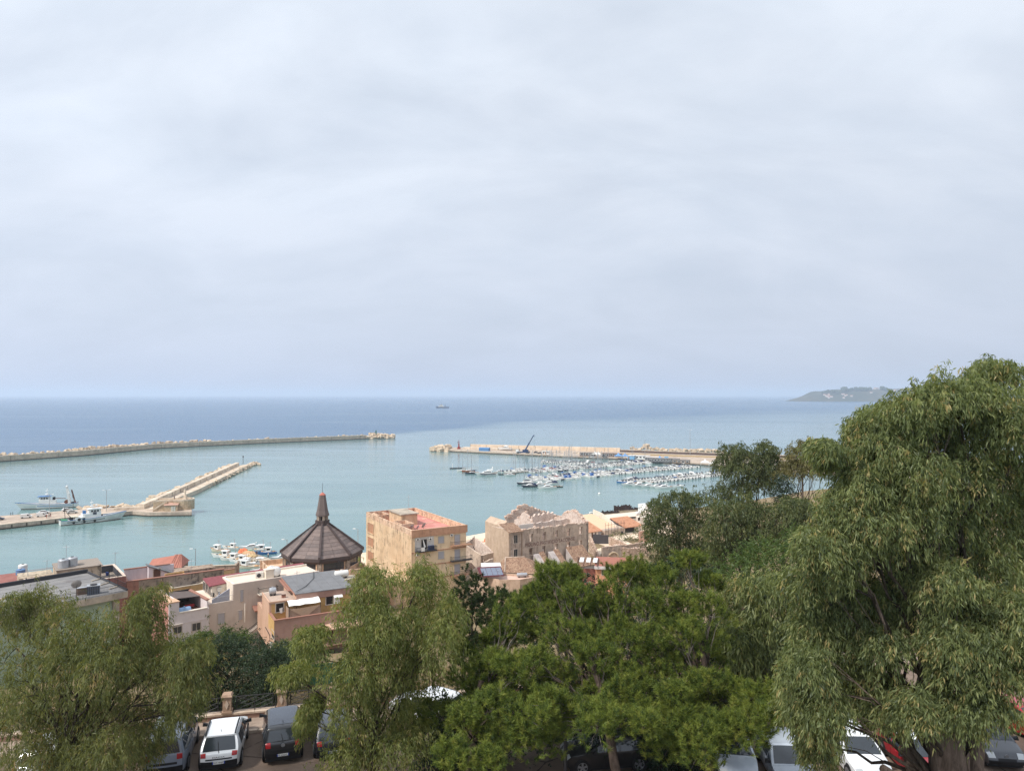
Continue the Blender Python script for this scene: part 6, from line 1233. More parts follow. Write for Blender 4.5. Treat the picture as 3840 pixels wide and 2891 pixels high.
q = lg.loc(355, 2228, 27.8); hb = thing('rooftop_unit', 'blue-grey slatted box unit on the felt roof', 'air conditioner', on_lg(q[0], q[1] + .4, 27.8), lg.a - .35); MB().box(-.75, .75, -.55, .55, 0, 1.15).obj('casing', plain('unit_blue_grey', rgb(104, 114, 130), .6), hb); MB().box(-.8, .8, -.6, .6, 1.15, 1.22).obj('lid', M_alum, hb); MB().lathe([(.4, 1.22), (.45, 1.32), (.2, 1.34)], 12).obj('fan_cowl', M_iron, hb)
for k in range(7): MB().box(-.7 + k * .21, -.62 + k * .21, -.58, -.55, .08, 1.08).obj('slat', M_iron, hb)
q = lg.loc(320, 2228, 27.8); o = thing('rooftop_crate', 'brown panelled box on the felt roof beside the dish', 'box', on_lg(q[0], q[1] + .3, 27.8), lg.a - .2); MB().box(-.9, .9, -.3, .3, 0, .9).obj('panel_box', plain('crate_brown', rgb(120, 100, 88), .9), o); MB().box(-.95, .95, -.34, .34, .9, .96).obj('lid', M_alum, o)
q = lg.loc(65, 2270, 27.8); tank('grey ribbed tank behind the leaves at left end of the felt roof', on_lg(q[0], q[1], 27.8), .6, 1.3, M_alum, 0, False); q = lg.loc(4, 2282, 27.8); tank('white lying tank at the left picture edge on the felt roof', on_lg(q[0], q[1], 27.8), .55, 1.6, M_tankw, .8, True)

bk = House('terrace_block', 'flat-roofed stained block with dark-lined roof terrace and stair house', 'apartment block', 472, 2158, 23.6, 38, 9.0)
Mbw = plaster('stained_cream', rgb(176, 160, 140), rgb(194, 178, 156), rgb(86, 74, 64), .5, .5, .85); Mrd = plaster('brick_red_render', rgb(146, 98, 90), rgb(160, 112, 102), rgb(110, 70, 64), .3, .4, .5); Mbit = plain('bitumen_lining', rgb(74, 76, 82), .9); Mcop = plain('pale_coping', rgb(222, 200, 184), .9)
bd = 11.0; bl = bk.loc(371, 2172.7, 23.6)[0]
bk.box('wall', Mrd, bl - 18, 0, 0, bd, 9, 22.2); bk.box('terrace_floor', plain('terrace_screed', rgb(158, 146, 134), .95), bl, -.3, .3, bd - .3, 22.2, 22.25); bk.parapet(Mbit, bl - 1, 0, 0, bd, 22.21, 23.5, .3, 'fbr'); bk.box('coping', Mcop, bl - 1, .06, -.06, .36, 23.5, 23.6); bk.box('coping', Mcop, bl - 1, .06, bd - .36, bd + .06, 23.5, 23.6); bk.box('coping', Mcop, -.36, .06, .36, bd - .36, 23.5, 23.6); bk.box('front_panel', Mrd, bl - 18, 0, -.04, -.004, 9, 23.48)
s0 = bk.fx(212, 2150, 3)[0]; s1 = bk.fx(380, 2130, 3)[0]
bk.box('stair_house', Mbw, s0, s1, 3.0, 8.4, 22.2, 25.3); bk.mb('stair_house_roof', MB().hexa([(s0 - .1, 2.8, 25.3), (s1 + .2, 2.8, 25.3), (s1 + .2, 8.6, 25.3), (s0 - .1, 8.6, 25.3), (s0 - .1, 2.8, 25.42), (s1 + .2, 2.8, 25.42), (s1 + .2, 8.6, 25.6), (s0 - .1, 8.6, 25.6)]), plain('stair_roof', rgb(150, 138, 128), .95)); bk.win('dark', 267, 2143, 280, 2156, off=3.0)
l0 = bk.fx(111, 2160, 1)[0]
bk.box('left_terrace_wall', Mbit, l0, s0, 7.0, 7.3, 22.2, 23.7); bk.box('left_coping', Mcop, l0 - .1, s0, 6.9, 7.4, 23.7, 23.8); bk.box('left_side_wall', Mbw, l0 - .3, l0, -3.2, 7.3, 9, 23.7); bk.box('left_side_coping', Mcop, l0 - .4, l0 + .1, -3.3, 7.4, 23.7, 23.8); bk.box('rear_block', Mbw, l0 - 1, s0, 7.4, 12, 9, 23.9)
def on_bk(x, y, z): q = bk.o + bk.dx * x + bk.dy * y; return (q.x, q.y, z)
for k, (px, lab) in enumerate(((237, 'grey ribbed roof tank, left of the pair on the stair house'), (273, 'grey ribbed roof tank, right of the pair on the stair house'))):
    x = bk.fx(px, 2130, 4.4)[0]; tank(lab, on_bk(x, 4.4 + k * .8, 25.45), .82, 1.45, M_alum)
aerial('tall tv aerial between the two roof tanks', on_bk(bk.fx(251, 2120, 5.2)[0], 6.3, 25.5), 3.4); aerial('tv aerial on the right parapet of the dark-lined terrace', on_bk(-.2, 9, 23.6), 2.6, .8); aerial('tv aerial left of the roof tanks', on_bk(bk.fx(176, 2140, 8)[0], 8, 23.9), 2.6, .4)
o = thing('plastic_bucket', 'small blue bucket on the dark-lined terrace', 'bucket', on_bk(-1.6, 8.2, 22.25)); MB().lathe([(.22, 0), (.3, .6), (.28, .6)], 12).obj('pail', plain('bucket_blue', rgb(46, 76, 150), .6), o); MB().tube([(-.29, 0, .58), (-.2, 0, .85), (.2, 0, .85), (.29, 0, .58)], .02, 4).obj('handle', M_iron, o)
pr = thing('roof_pipe_rail', 'long grey pipe hoop along the rear roof, left', 'pipe rail', on_bk(bk.fx(105, 2140, 9)[0], 9, 23.9), bk.a); MB().tube([(0, 0, 0), (0, 0, .9), (6.2, 0, .9), (6.2, 0, .2)], .05, 5).obj('rail', M_alum, pr); MB().tube([(0, .4, 0), (0, .4, .7), (6, .4, .7)], .05, 5).obj('lower_pipe', M_alum, pr)
rd = House('red_house', 'small brick-red house with roof tanks behind the felt roof, far left', 'house', 110, 2190, 21.5, 38, 9.0)
rd.box('wall', Mrd, -9, -1.2, .5, 8, 9, 22.2); rd.mb('side_coping', MB().hexa([(-7, .4, 22.2), (-6.6, .4, 22.2), (-6.6, 8, 23.8), (-7, 8, 23.8), (-7, .4, 22.35), (-6.6, .4, 22.35), (-6.6, 8, 23.95), (-7, 8, 23.95)]), Mcop); rd.mb('gable_wall', MB().hexa([(-7, .5, 22.2), (-6.6, .5, 22.2), (-6.6, 8, 22.2), (-7, 8, 22.2), (-7, .5, 22.21), (-6.6, .5, 22.21), (-6.6, 8, 23.8), (-7, 8, 23.8)]), Mrd); rd.box('low_wing', Mrd, -14, -9, 1, 6, 9, 20.6)
q = G(77, 2152, 22.3); tank('blue roof tank, lower of the stacked pair, far left', (q.x, q.y, 22.2), .75, 1.0, M_tankb); tank('white roof tank, rear of the pair, far left', (q.x - .6, q.y + 1.5, 22.2), .75, 1.5, M_tankw)
railing(rd, 'roof_railing', [(-20, 0.5), (-9.5, .5)], 20.4, 1.0, .2)

# --- ruined flour mill
ml = House('ruined_mill', 'roofless ruined stone mill with painted lettering and broken gables', 'ruin', 1908, 1998.6, 16.5, 32.6, 3.0)
Mmi = plaster('mill_render', rgb(182, 162, 146), rgb(204, 184, 166), rgb(116, 100, 92), .45, .35, .7); Mml = plaster('mill_side_render', rgb(184, 162, 142), rgb(198, 176, 154), rgb(150, 122, 98), .35, .3, .5); Mrub = plaster('mill_rubble', rgb(206, 186, 172), rgb(222, 206, 194), rgb(112, 84, 76), .85, .9, .4); Mmt = tiles('old_tiles', rgb(150, 116, 96), rgb(196, 164, 138))
def ragged(p0, p1, n, amp, r_):
    return [(p0[0] + (p1[0] - p0[0]) * i / n, p0[1] + (p1[1] - p0[1]) * i / n + (r_.uniform(-amp, amp) if 0 < i < n else 0)) for i in range(n + 1)]
def wall_with_holes(h, name, mat, x0, x1, z0, tops, holes, y0, t, axis='f', inner=None):
    """masonry wall as pieces around its openings; tops = ragged upper edge [(x, z)]"""
    xs = sorted({x0, x1} | {v for a in holes for v in a[:2]} | {x for x, z in tops}); xs = [x for x in xs if x0 <= x <= x1]
    m = MB()
    for a, b in zip(xs[:-1], xs[1:]):
        if b - a < 1e-4: continue
        hs = sorted([(c, d) for (p, q, c, d) in holes if p <= a + 1e-6 and q >= b - 1e-6]); za = float(np.interp(a, [q[0] for q in tops], [q[1] for q in tops])); zb = float(np.interp(b, [q[0] for q in tops], [q[1] for q in tops])); z = z0
        segs = []
        for c, d in hs: segs.append((z, c, c)); z = d
        segs.append((z, za, zb))
        for c, d, e in segs:
            if axis == 'f': m.hexa([(a, y0, c), (b, y0, c), (b, y0 + t, c), (a, y0 + t, c), (a, y0, d), (b, y0, e), (b, y0 + t, e), (a, y0 + t, d)])
            else: m.hexa([(y0, a, c), (y0 + t, a, c), (y0 + t, b, c), (y0, b, c), (y0, a, d), (y0 + t, a, d), (y0 + t, b, e), (y0, b, e)])
    return h.mb(name, m, mat)
rr_ = random.Random(11)
MLN = ml.loc(2207, 1962, 16.5)[0]; zt = 16.5; MD = 17.0
px_up = ((1986, 2002, 1998, 2031), (2033, 1995, 2047, 2024), (2080.5, 1988, 2093, 2014), (2126, 1982, 2139, 2010), (2172, 1976, 2184, 2003)); px_lo = ((1984.5, 2055, 1997, 2081), (2033, 2046, 2045.5, 2073), (2080, 2039, 2092, 2065), (2126.5, 2032, 2138, 2057.5), (2172, 2026, 2182, 2042))
holes = []
for b in px_up + px_lo:
    p, q = ml.fx(b[0], b[1]), ml.fx(b[2], b[3]); holes.append((p[0], q[0], q[1], p[1]))
xb = ml.fx(1958, 2010)[0]
tops = [(xb, zt + .1)] + [(x, z) for x, z in ragged((xb + .5, zt + .4), (MLN, zt + .3), 26, .3, rr_)]
wall_with_holes(ml, 'front_wall', Mmi, xb, MLN, 3, tops, holes, 0, .8)
for a, b, c, d in holes:
    m = MB(); m.box(a - .15, a, -.06, -.003, c, d); m.box(b, b + .15, -.06, -.003, c, d); m.box(a - .22, b + .22, -.07, -.003, c - .15, c); m.box(a - .18, b + .18, -.06, -.003, d, d + .16); f = ml.mb('window', m, plain('mill_surround', rgb(186, 168, 150), .9)); m = MB(); cx = (a + b) / 2
    m.box(a, b, .35, .4, d - .9, d - .82); m.box(cx - .04, cx + .04, .35, .4, c + (d - c) * .45, d); ml.mb('sash', m, M_void, f)
ml.box('floor', Mrub, xb, MLN - .8, .8, MD - .8, 8.6, 9.0)
ml.box('tower_wall', Mml, 0, .6, -.02, 9.4, 3, zt + .5); ml.box('tower_wall', Mmi, .6, xb, -.02, .6, 3, zt); ml.box('tower_core', Mmi, .6, xb, .6, 9.4, 3, zt + .1); ml.mb('tower_roof', MB().hexa([(-.1, -.5, zt), (xb + .2, -.5, zt), (xb + .2, 5, zt + 1.6), (-.1, 5, zt + 1.6), (-.1, -.5, zt + .18), (xb + .2, -.5, zt + .18), (xb + .2, 5, zt + 1.8), (-.1, 5, zt + 1.8)]), Mmt)
m = MB()
for k in range(12): m.box(.2 + k * xb / 12.5, .42 + k * xb / 12.5, -.45, -.05, zt - .4, zt)
ml.mb('cornice', m, Mmi)
for b in ((1927, 2007, 1940, 2035), (1927, 2060, 1940, 2086)): ml.win('glass', *b, off=-.02)
ml.box('quoin_strip', plain('pipe_tan', rgb(150, 124, 100), .9), xb - .25, xb + .02, -.1, -.021, 3, zt - .2)
# side and rear walls, gables
gx = MLN - .4; pkp = ml.sx(2152.6, 1913, gx); bkp = ml.sx(2093, 1941, gx); MG = max(MD, bkp[0])
gt = [(0.0, zt + .3)] + ragged((.6, zt + .5), (pkp[0] - .2, pkp[1]), 10, .42, rr_) + ragged((pkp[0] + .3, pkp[1] - .1), (bkp[0] - .1, bkp[1]), 9, .42, rr_) + [(MG, bkp[1] - .4)]
wall_with_holes(ml, 'end_gable', Mrub, 0, MG, 3, gt, [(3.2, 4.4, 10.5, 12.6), (10, 11.2, 12, 14)], MLN - .8, .8, 'l')
mid_x = ml.fx(2035, 1960, 4)[0]
gt2 = [(0.9, zt + .2)] + ragged((1.2, zt + .2), (6.2, zt + 4.3), 7, .3, rr_) + ragged((6.5, zt + 4.2), (12, zt + .6), 7, .3, rr_)
wall_with_holes(ml, 'cross_gable', Mrub, .9, 12, 8.6, gt2, [], ml.fx(1990, 1990, 5)[0] - 1.2, .7, 'l')
ry = 19.0; r0 = ml.fx(1899, 1948, ry)[0]; rp = ml.fx(1967, 1891.7, ry); r1 = ml.fx(2100, 1950, ry)[0]
gt3 = [(r0, ml.fx(1899, 1940, ry)[1])] + ragged((r0 + .3, ml.fx(1901, 1938, ry)[1]), (rp[0] - .4, rp[1] - .1), 12, .38, rr_) + ragged((rp[0] + .3, rp[1]), (ml.fx(2048, 1924, ry)[0], ml.fx(2048, 1924, ry)[1]), 10, .38, rr_) + ragged((ml.fx(2052, 1926, ry)[0], ml.fx(2052, 1925, ry)[1]), (r1, ml.fx(2100, 1937, ry)[1]), 6, .35, rr_)
hp, hq = ml.fx(1997, 1932, ry), ml.fx(2007, 1946, ry)
wall_with_holes(ml, 'rear_gable', plaster('gable_plaster', rgb(196, 178, 164), rgb(214, 198, 184), rgb(120, 98, 88), .6, .5, .35), r0, r1, 3, gt3, [(hp[0], hq[0], hq[1], hp[1])], ry, .8)
wall_with_holes(ml, 'rear_wall', Mrub, r0 + 8, MLN - .9, 3, ragged((r0 + 8, zt + .6), (MLN - .9, zt + 1.2), 14, .5, rr_), [], MD - .5, .8); wall_with_holes(ml, 'inner_wall', Mrub, xb + .2, MLN - .9, 8.9, ragged((xb + .2, zt + .4), (MLN - .9, zt + .1), 15, .45, rr_), [], 8.2, .6)
sh0 = ml.fx(1864, 1970, 12)[0]; ml.mb('left_wing', MB().hexa([(sh0, 9.4, 3), (xb + 1, 9.4, 3), (xb + 1, 18.9, 3), (sh0, 18.9, 3), (sh0, 9.4, ml.fx(1864, 1966, 12)[1] - .2), (xb + 1, 9.4, ml.fx(1910, 1944, 12)[1] - .2), (xb + 1, 18.9, ml.fx(1910, 1944, 12)[1]), (sh0, 18.9, ml.fx(1864, 1966, 12)[1])]), Mml)
ml.box('white_patch', plain('whitewash', rgb(216, 206, 198), .9), xb + .3, ml.fx(2000, 1990, 2.0)[0], 2.0, 2.3, zt - .5, zt + 1.5)
# stones left along the broken wall heads, one by one
Mstn = concrete('loose_stone', rgb(190, 160, 142), rgb(220, 200, 184), rgb(104, 76, 68), .5, 1.5); SM = []
for i in range(4): b = rock_mesh('stone', 1, True, 60 + i); b.materials.clear(); b.materials.append(Mstn); SM.append(b)
def stones(line, f, n, s0=.3, s1=.6):
    for i in range(n):
        t = rr_.random() * (len(line) - 1); k = int(t); u = t - k; a, z = line[k][0] + (line[k + 1][0] - line[k][0]) * u, line[k][1] + (line[k + 1][1] - line[k][1]) * u
        p = f(a, z); o = put('stone', rr_.choice(SM), ml.e, (p[0], p[1], p[2] - ml.base), (rr_.uniform(-.4, .4), rr_.uniform(-.4, .4), rr_.uniform(0, 6))); s = rr_.uniform(s0, s1); o.scale = (s * 1.3, s, s)
stones(gt3, lambda a, z: (a, ry + .4, z + .05), 60, .4, .85); stones(gt, lambda a, z: (MLN - .4, a, z + .05), 48, .4, .85); stones(gt2, lambda a, z: (ml.fx(1990, 1990, 5)[0] - .85, a, z + .05), 24, .3, .6); stones(tops[:1] + [(xb + .5, zt + .4), (MLN, zt + .3)], lambda a, z: (a, .4, z), 40, .3, .55)
# exposed courses of rubble on the inner faces
for k in range(70):
    x = rr_.uniform(ml.fx(1905, 1960, ry)[0], ml.fx(2040, 1960, ry)[0]); z = rr_.uniform(zt + .2, float(np.interp(x, [q[0] for q in gt3], [q[1] for q in gt3])) - .3); o = put('stone', rr_.choice(SM), ml.e, (x, ry - .05, z - ml.base)); s = rr_.uniform(.25, .5); o.scale = (s * 1.5, .3, s * .8)
# painted lettering
fc = bpy.data.curves.new('lettering', 'FONT'); fc.body = 'MOLINO.PASTIFICIO SACCENSE'; fc.size = 1.0; fc.extrude = .004; fc.space_character = 1.08
lo = bpy.data.objects.new('lettering', fc); COL.objects.link(lo); bpy.context.view_layer.update()
ev = lo.evaluated_get(bpy.context.evaluated_depsgraph_get()); lm = bpy.data.meshes.new_from_object(ev); COL.objects.unlink(lo); bpy.data.objects.remove(lo)
vx = [v.co.x for v in lm.vertices]; vy = [v.co.y for v in lm.vertices]
L0, L1 = ml.fx(1970, 2051), ml.fx(2155, 2024); H_ = ml.fx(1970, 2037)[1] - L0[1]
sxx = (L1[0] - L0[0]) / (max(vx) - min(vx)); syy = H_ / (max(vy) - min(vy))
for v in lm.vertices: v.co = Vector(((v.co.x - min(vx)) * sxx, -v.co.z, (v.co.y - min(vy)) * syy))
lm.materials.append(plain('faded_red_paint', rgb(112, 72, 66), .95, var=.2, scale=2)); put('lettering', lm, ml.e, (L0[0], -.02, L0[1] - ml.base))
# stepped buttress roofs in front
for k, (ax, ay, bx_, by_) in enumerate(((2000, 2078, 2060, 2140), (2055, 2068, 2118, 2128), (2122, 2056, 2200, 2135))):
    y1 = -.9; y0 = -6.5; p = ml.fx(ax, ay, y1); q = ml.fx(bx_, by_, y0)
    w = 3.6 if k < 2 else 6.2
    ml.mb('buttress_wing', MB().hexa([(p[0], y0, 3), (p[0] + w, y0, 3), (p[0] + w, y1, 3), (p[0], y1, 3), (p[0], y0, p[1] - 4.2), (p[0] + w, y0, p[1] - 4.2), (p[0] + w, y1, p[1]), (p[0], y1, p[1])]), plaster('grey_plaster', rgb(178, 168, 164), rgb(192, 182, 176), rgb(110, 100, 96), .3, .3, .6))
    ml.mb('wing_roof', MB().slab([(p[0] + (.1 if k == 2 else w * .55), y0 - .3, p[1] - 4.38), (p[0] + w + .1, y0 - .3, p[1] - 4.38), (p[0] + w + .1, y1 + .2, p[1] + .16), (p[0] + (.1 if k == 2 else w * .55), y1 + .2, p[1] + .16)], (0, 0, .22)), Mmt)
ml.mb('arch', MB().tube([(ml.fx(2155, 2120, -6.6)[0] + 1.4 * math.cos(a), -6.6, 5.6 + 1.8 * math.sin(a)) for a in np.linspace(0, math.pi, 9)], .3, 6), Mmi)

# hipped tile roof in front of the mill, with ruined lean-to on its left
hr = House('hip_roof_house', 'low ruined house under a broad brown hipped tile roof', 'ruin', 1893, 2146, 8.4, -11, 3.0)
e2 = hr.loc(2016, 2152, 8.4); ap = hr.fx(1895, 2091, 5.0); rg = hr.fx(1967, 2088, 5.0); lf = hr.loc(1861, 2122, 8.4)
hr.mb('roof', MB().add([(0, 0, 8.4), (e2[0], 0.0, 8.4), (e2[0] + 1, 9.8, 8.4), (lf[0], lf[1], 8.4), (ap[0], 5, ap[1]), (rg[0], 5, rg[1])], [(0, 1, 5, 4), (1, 2, 5), (2, 3, 4, 5), (3, 0, 4)]), Mmt); hr.mb('ridge_tiles', MB().tube([(ap[0], 5, ap[1] + .05), (rg[0], 5, rg[1] + .05)], .17, 6).tube([(0, 0, 8.5), (ap[0], 5, ap[1] + .05)], .15, 6), Mmi)
hr.mb('wall', MB().prism([(.4, .4), (e2[0] - .4, .4), (e2[0] - .4, 9.4), (lf[0] + .5, lf[1] - .4)], 3, 8.3), Mmi)
rs = House('roofless_shed', 'roofless grey stone shed between yellow block and mill', 'ruin', 1805, 2083, 9.2, 32, 3.0)
rq = rs.loc(1766, 2050, 9.2); rl = rs.fx(1850, 2078)[0]
wall_with_holes(rs, 'front_wall', Mmi, 0, rl, 3, ragged((0, 9.2), (rl, 9.6), 4, .15, rr_), [(.5, 1.1, 5.5, 8.0)], 0, .5); wall_with_holes(rs, 'left_wall', Mmi, 0, 11, 3, ragged((0, 9.2), (11, 10.8), 5, .12, rr_), [], 0, .5, 'l'); wall_with_holes(rs, 'rear_wall', Mrub, 0, rl, 3, ragged((0, 10.8), (rl, 12.2), 7, .4, rr_), [], 11, .5); wall_with_holes(rs, 'right_wall', Mrub, 0, 11, 3, ragged((0, 9.8), (11, 12), 5, .3, rr_), [], rl, .5, 'l')
rs.mb('fallen_beam', MB().tube([(1, 2, 6), (3, 10, 9.6)], .12, 5).tube([(3.6, 1.5, 6), (5, 10, 9.8)], .12, 5), M_void)
lo_ = House('leaning_wall_ruin', 'low sloping ruined wall left of the hipped roof', 'ruin', 1770, 2145, 8.5, 36, 3.0)
ll = lo_.fx(1850, 2100)[0]; wall_with_holes(lo_, 'wall', Mmi, -2, ll, 3, ragged((-2, 7.6), (ll * .6, lo_.fx(1815, 2110)[1]), 5, .2, rr_) + ragged((ll * .65, lo_.fx(1820, 2106)[1]), (ll, lo_.fx(1850, 2094)[1]), 5, .2, rr_), [], 0, .6); lo_.mb('lean_roof', MB().hexa([(-4, 2.0, 7.0), (4, 2.0, 7.0), (4, 6.5, 9), (-4, 6.5, 9), (-4, 2, 7.2), (4, 2, 7.2), (4, 6.5, 9.2), (-4, 6.5, 9.2)]), Mmt); lo_.box('block', Mmi, -4, 4, 2.2, 6.4, 3, 7.0)

# --- house with solar panels
so = House('solar_roof_house', 'tan flat-roofed house with solar panel rack and white roof box', 'house', 1873, 2174, 13.8, 5, 3.0)
Mso = plaster('tan_render', rgb(188, 160, 138), rgb(200, 174, 152), rgb(150, 116, 96), .3, .3, .6)
c1 = so.loc(1950, 2173, 13.8); c2 = so.loc(2016, 2161, 13.8); c0 = so.loc(1762, 2150, 13.8)
pl = [(0, 0), c1, c2, (c2[0] - .3, c2[1] + 1.0), so.loc(1900, 2149, 13.8), so.loc(1806, 2143, 13.8), c0]
so.mb('wall', MB().prism(pl, 3, 13.3), Mso); so.mb('roof', MB().prism([(p[0] * .985 + .05, p[1] * .97 + .12) for p in pl], 13.3, 13.36), plain('pink_roof', rgb(214, 180, 162), .9)); so.mb('parapet', ribbon(pl + [pl[0]], .02, .3, 13.3, 13.8), Mso); so.mb('stained_panel', MB().slab([(c1[0] + .15, c1[1] - .06, 9.2), (c2[0] - .3, c2[1] - .06, 9.2), (c2[0] - .3, c2[1] - .06, 12.6), (c1[0] + .15, c1[1] - .06, 12.6)], (0, .05, 0)), Mst)
wb = so.loc(1806, 2142, 14.2); so.box('roof_box', Mwhite, wb[0], wb[0] + 4.6, wb[1] + .3, wb[1] + 4.5, 13.36, 15.1)
sr = thing('solar_collector', 'tilted solar panel rack with maroon frame on the tan house', 'solar panel', (so.o + so.dx * (-1.5) + so.dy * 1.2 + Vector((0, 0, .2)))[:], so.a + .12); Mmar = plain('maroon', rgb(96, 44, 48), .7)
MB().hexa([(-2.8, -.2, .3), (2.7, -.2, .3), (2.7, 4.2, 1.4), (-2.8, 4.2, 1.4), (-2.8, -.2, .42), (2.7, -.2, .42), (2.7, 4.2, 1.52), (-2.8, 4.2, 1.52)]).obj('frame', Mmar, sr)
for k in range(4): MB().slab([(-2.2 + k * 1.2, .1, .51), (-1.08 + k * 1.2, .1, .51), (-1.08 + k * 1.2, 3.5, 1.37), (-2.2 + k * 1.2, 3.5, 1.37)], (0, 0, .04)).obj('panel', glassy('solar_glass', rgb(120, 128, 146), .2), sr)
for x in (-2.5, 2.4): MB().box(x - .05, x + .05, 3.9, 4.0, -.4, 1.4).obj('leg', M_alum, sr)
q = so.loc(1958, 2164, 13.5); tank('grey lying solar tank at the right of the solar panels', (so.o + so.dx * q[0] + so.dy * (q[1] + .4) + Vector((0, 0, -.35)))[:], .42, 2.4, M_alum, so.a + .1, True)
aerial('thin tv aerial in front of the solar panels', (so.o + so.dx * .2 + so.dy * 1.0 + Vector((0, 0, -.4)))[:], 2.6)
fr = House('low_tiled_house', 'low house with rough brown tiles just above the pines', 'house', 1950, 2230, 8.2, 20, 3.0)
fr.mb('roof', MB().hexa([(-9, 0, 7.6), (3.0, 0, 7.6), (3.0, 7, 9.8), (-9, 7, 9.8), (-9, 0, 7.8), (3.0, 0, 7.8), (3.0, 7, 10.0), (-9, 7, 10.0)]), tiles('pink_tiles', rgb(186, 138, 116), rgb(222, 188, 164))); fr.box('wall', Mso, -8.6, 2.6, .3, 6.8, 3, 7.6)

# --- pergola house
pe = House('pergola_house', 'brick-red house with white striped pergola roof beside the mill', 'house', 2232, 2122, 12.4, 350, 4.0)
Mpe = plaster('peach_wall', rgb(206, 148, 116), rgb(216, 160, 128), rgb(150, 106, 86), .3, .3, .5)
pe.box('wall', Mpe, 0, 8, .6, 7, 4, 11.6); pe.box('fascia', plain('fascia_white', rgb(206, 200, 198), .7), -.2, 5.2, -.25, -.05, 11.7, 12.4); pe.mb('roof', MB().hexa([(-.2, -.05, 12.0), (9, -.05, 12.0), (9, 7.5, 12.9), (-.2, 7.5, 12.9), (-.2, -.05, 12.2), (9, -.05, 12.2), (9, 7.5, 13.1), (-.2, 7.5, 13.1)]), plain('tile_red', rgb(164, 108, 92), .9, var=.25, scale=2)); pe.win('glass', 2257, 2137, 2271, 2156, off=.6); pe.box('yard_wall', plain('brick_red', rgb(146, 96, 84), .9), -8, -.2, 3.5, 3.8, 4, 10.8)
m = MB(); m.box(-4.6, -4.4, -.6, -.4, 4, 12.6); m.box(-4.6, -4.4, 5.2, 5.4, 4, 13.1); pe.mb('pergola_post', m, M_doorb)
for k in range(4): pe.mb('pergola_beam', MB().hexa([(-4.7 + k * 1.7, -.7, 12.5), (-4.5 + k * 1.7, -.7, 12.5), (-4.5 + k * 1.7, 5.6, 13.0), (-4.7 + k * 1.7, 5.6, 13.0), (-4.7 + k * 1.7, -.7, 12.7), (-4.5 + k * 1.7, -.7, 12.7), (-4.5 + k * 1.7, 5.6, 13.2), (-4.7 + k * 1.7, 5.6, 13.2)]), M_doorb)
for k in range(3): pe.mb('awning_strip', MB().hexa([(-4.1 + k * 1.7, 1.6, 12.9), (-3.05 + k * 1.7, 1.6, 12.9), (-3.05 + k * 1.7, 5.4, 13.18), (-4.1 + k * 1.7, 5.4, 13.18), (-4.1 + k * 1.7, 1.6, 12.94), (-3.05 + k * 1.7, 1.6, 12.94), (-3.05 + k * 1.7, 5.4, 13.22), (-4.1 + k * 1.7, 5.4, 13.22)]), Mwhite)

# --- seafront houses right of the mill
Mor2 = tiles('orange_tiles', rgb(204, 146, 112), rgb(220, 168, 134), dark=rgb(170, 104, 76)); Mwf = plaster('seafront_white', rgb(216, 202, 188), rgb(228, 216, 202), rgb(170, 150, 136), .2, .2, .3)
s1 = House('seafront_house', 'low white seafront house with orange tile roof beside the mill', 'house', 2210, 1997, 4.6, 34, 1.5)
w1 = s1.loc(2259, 1990, 4.6)[0]; s1.box('wall', Mwf, -3, w1 - .3, .4, 10, 1.5, 4.6); s1.mb('roof', MB().hexa([(-3.2, 0, 4.5), (w1, 0, 4.5), (w1, 10.4, 7.4), (-3.2, 10.4, 7.4), (-3.2, 0, 4.7), (w1, 0, 4.7), (w1, 10.4, 7.6), (-3.2, 10.4, 7.6)]), Mor2)
for b in ((2218, 1997, 2223, 2017, 'door'), (2231, 1996, 2236, 2015, 'door'), (2243, 1993, 2253, 2010, 'shutter')): s1.win(b[4], *b[:4], off=.4, pane=M_doorb)
s2 = House('scaffolded_house', 'pale unfinished seafront house with scaffold poles on its roof', 'house', 2268, 2012, 2.4, 36, 1.5)
w2 = s2.loc(2340, 2000, 2.4)[0]; s2.box('wall', Mmi, 0, w2, 0, 3, 1.5, 4.6); s2.mb('roof', MB().hexa([(-.3, 3, 4.4), (w2 - 1, 3, 4.4), (w2 - 2, 16, 7.8), (-1.5, 16, 7.8), (-.3, 3, 4.6), (w2 - 1, 3, 4.6), (w2 - 2, 16, 8.0), (-1.5, 16, 8.0)]), plain('peach_roof', rgb(226, 190, 158), .95)); s2.box('core', Mwf, 0, w2 - 2, 3.1, 15.8, 1.5, 4.35); s2.mb('white_gable', MB().slab([(w2 - 1.4, 3, 4.3), (w2 - 1.4, 16, 4.3), (w2 - 1.4, 16, 9.6), (w2 - 1.4, 11, 8.8), (w2 - 1.4, 3, 5.2)], (.3, 0, 0)), Mwf)
for k in range(7): x = w2 * k / 6.3; s2.mb('scaffold_pole', MB().cyl((x, -.3, 1.5), (x, -.3, 7.6), .06, n=5), M_iron)
for z in (4.9, 6.6): s2.mb('scaffold_rail', MB().tube([(0, -.3, z), (w2, -.3, z)], .05, 5), M_iron)
s2.win('dark', 2329, 1992, 2336, 2002)
s3 = House('seafront_house', 'long low white house with roof terrace, furthest along the seafront', 'house', 2264, 1953, 6.0, 30, 1.5)
w3 = 38.0; s3.box('wall', Mwf, 0, 16, 0, 9, 1.5, 5.6); s3.box('wall', Mwf, 16.01, w3, -3, 9, 1.5, 6.4); s3.box('roof', Mflat, .3, w3 - .3, 0, 8.7, 6.4, 6.5)
for b in ((2329, 1947, 2335, 1956, 'dark'), (2392, 1941, 2400, 1951, 'dark')): s3.win(b[4], *b[:4], off=-3)
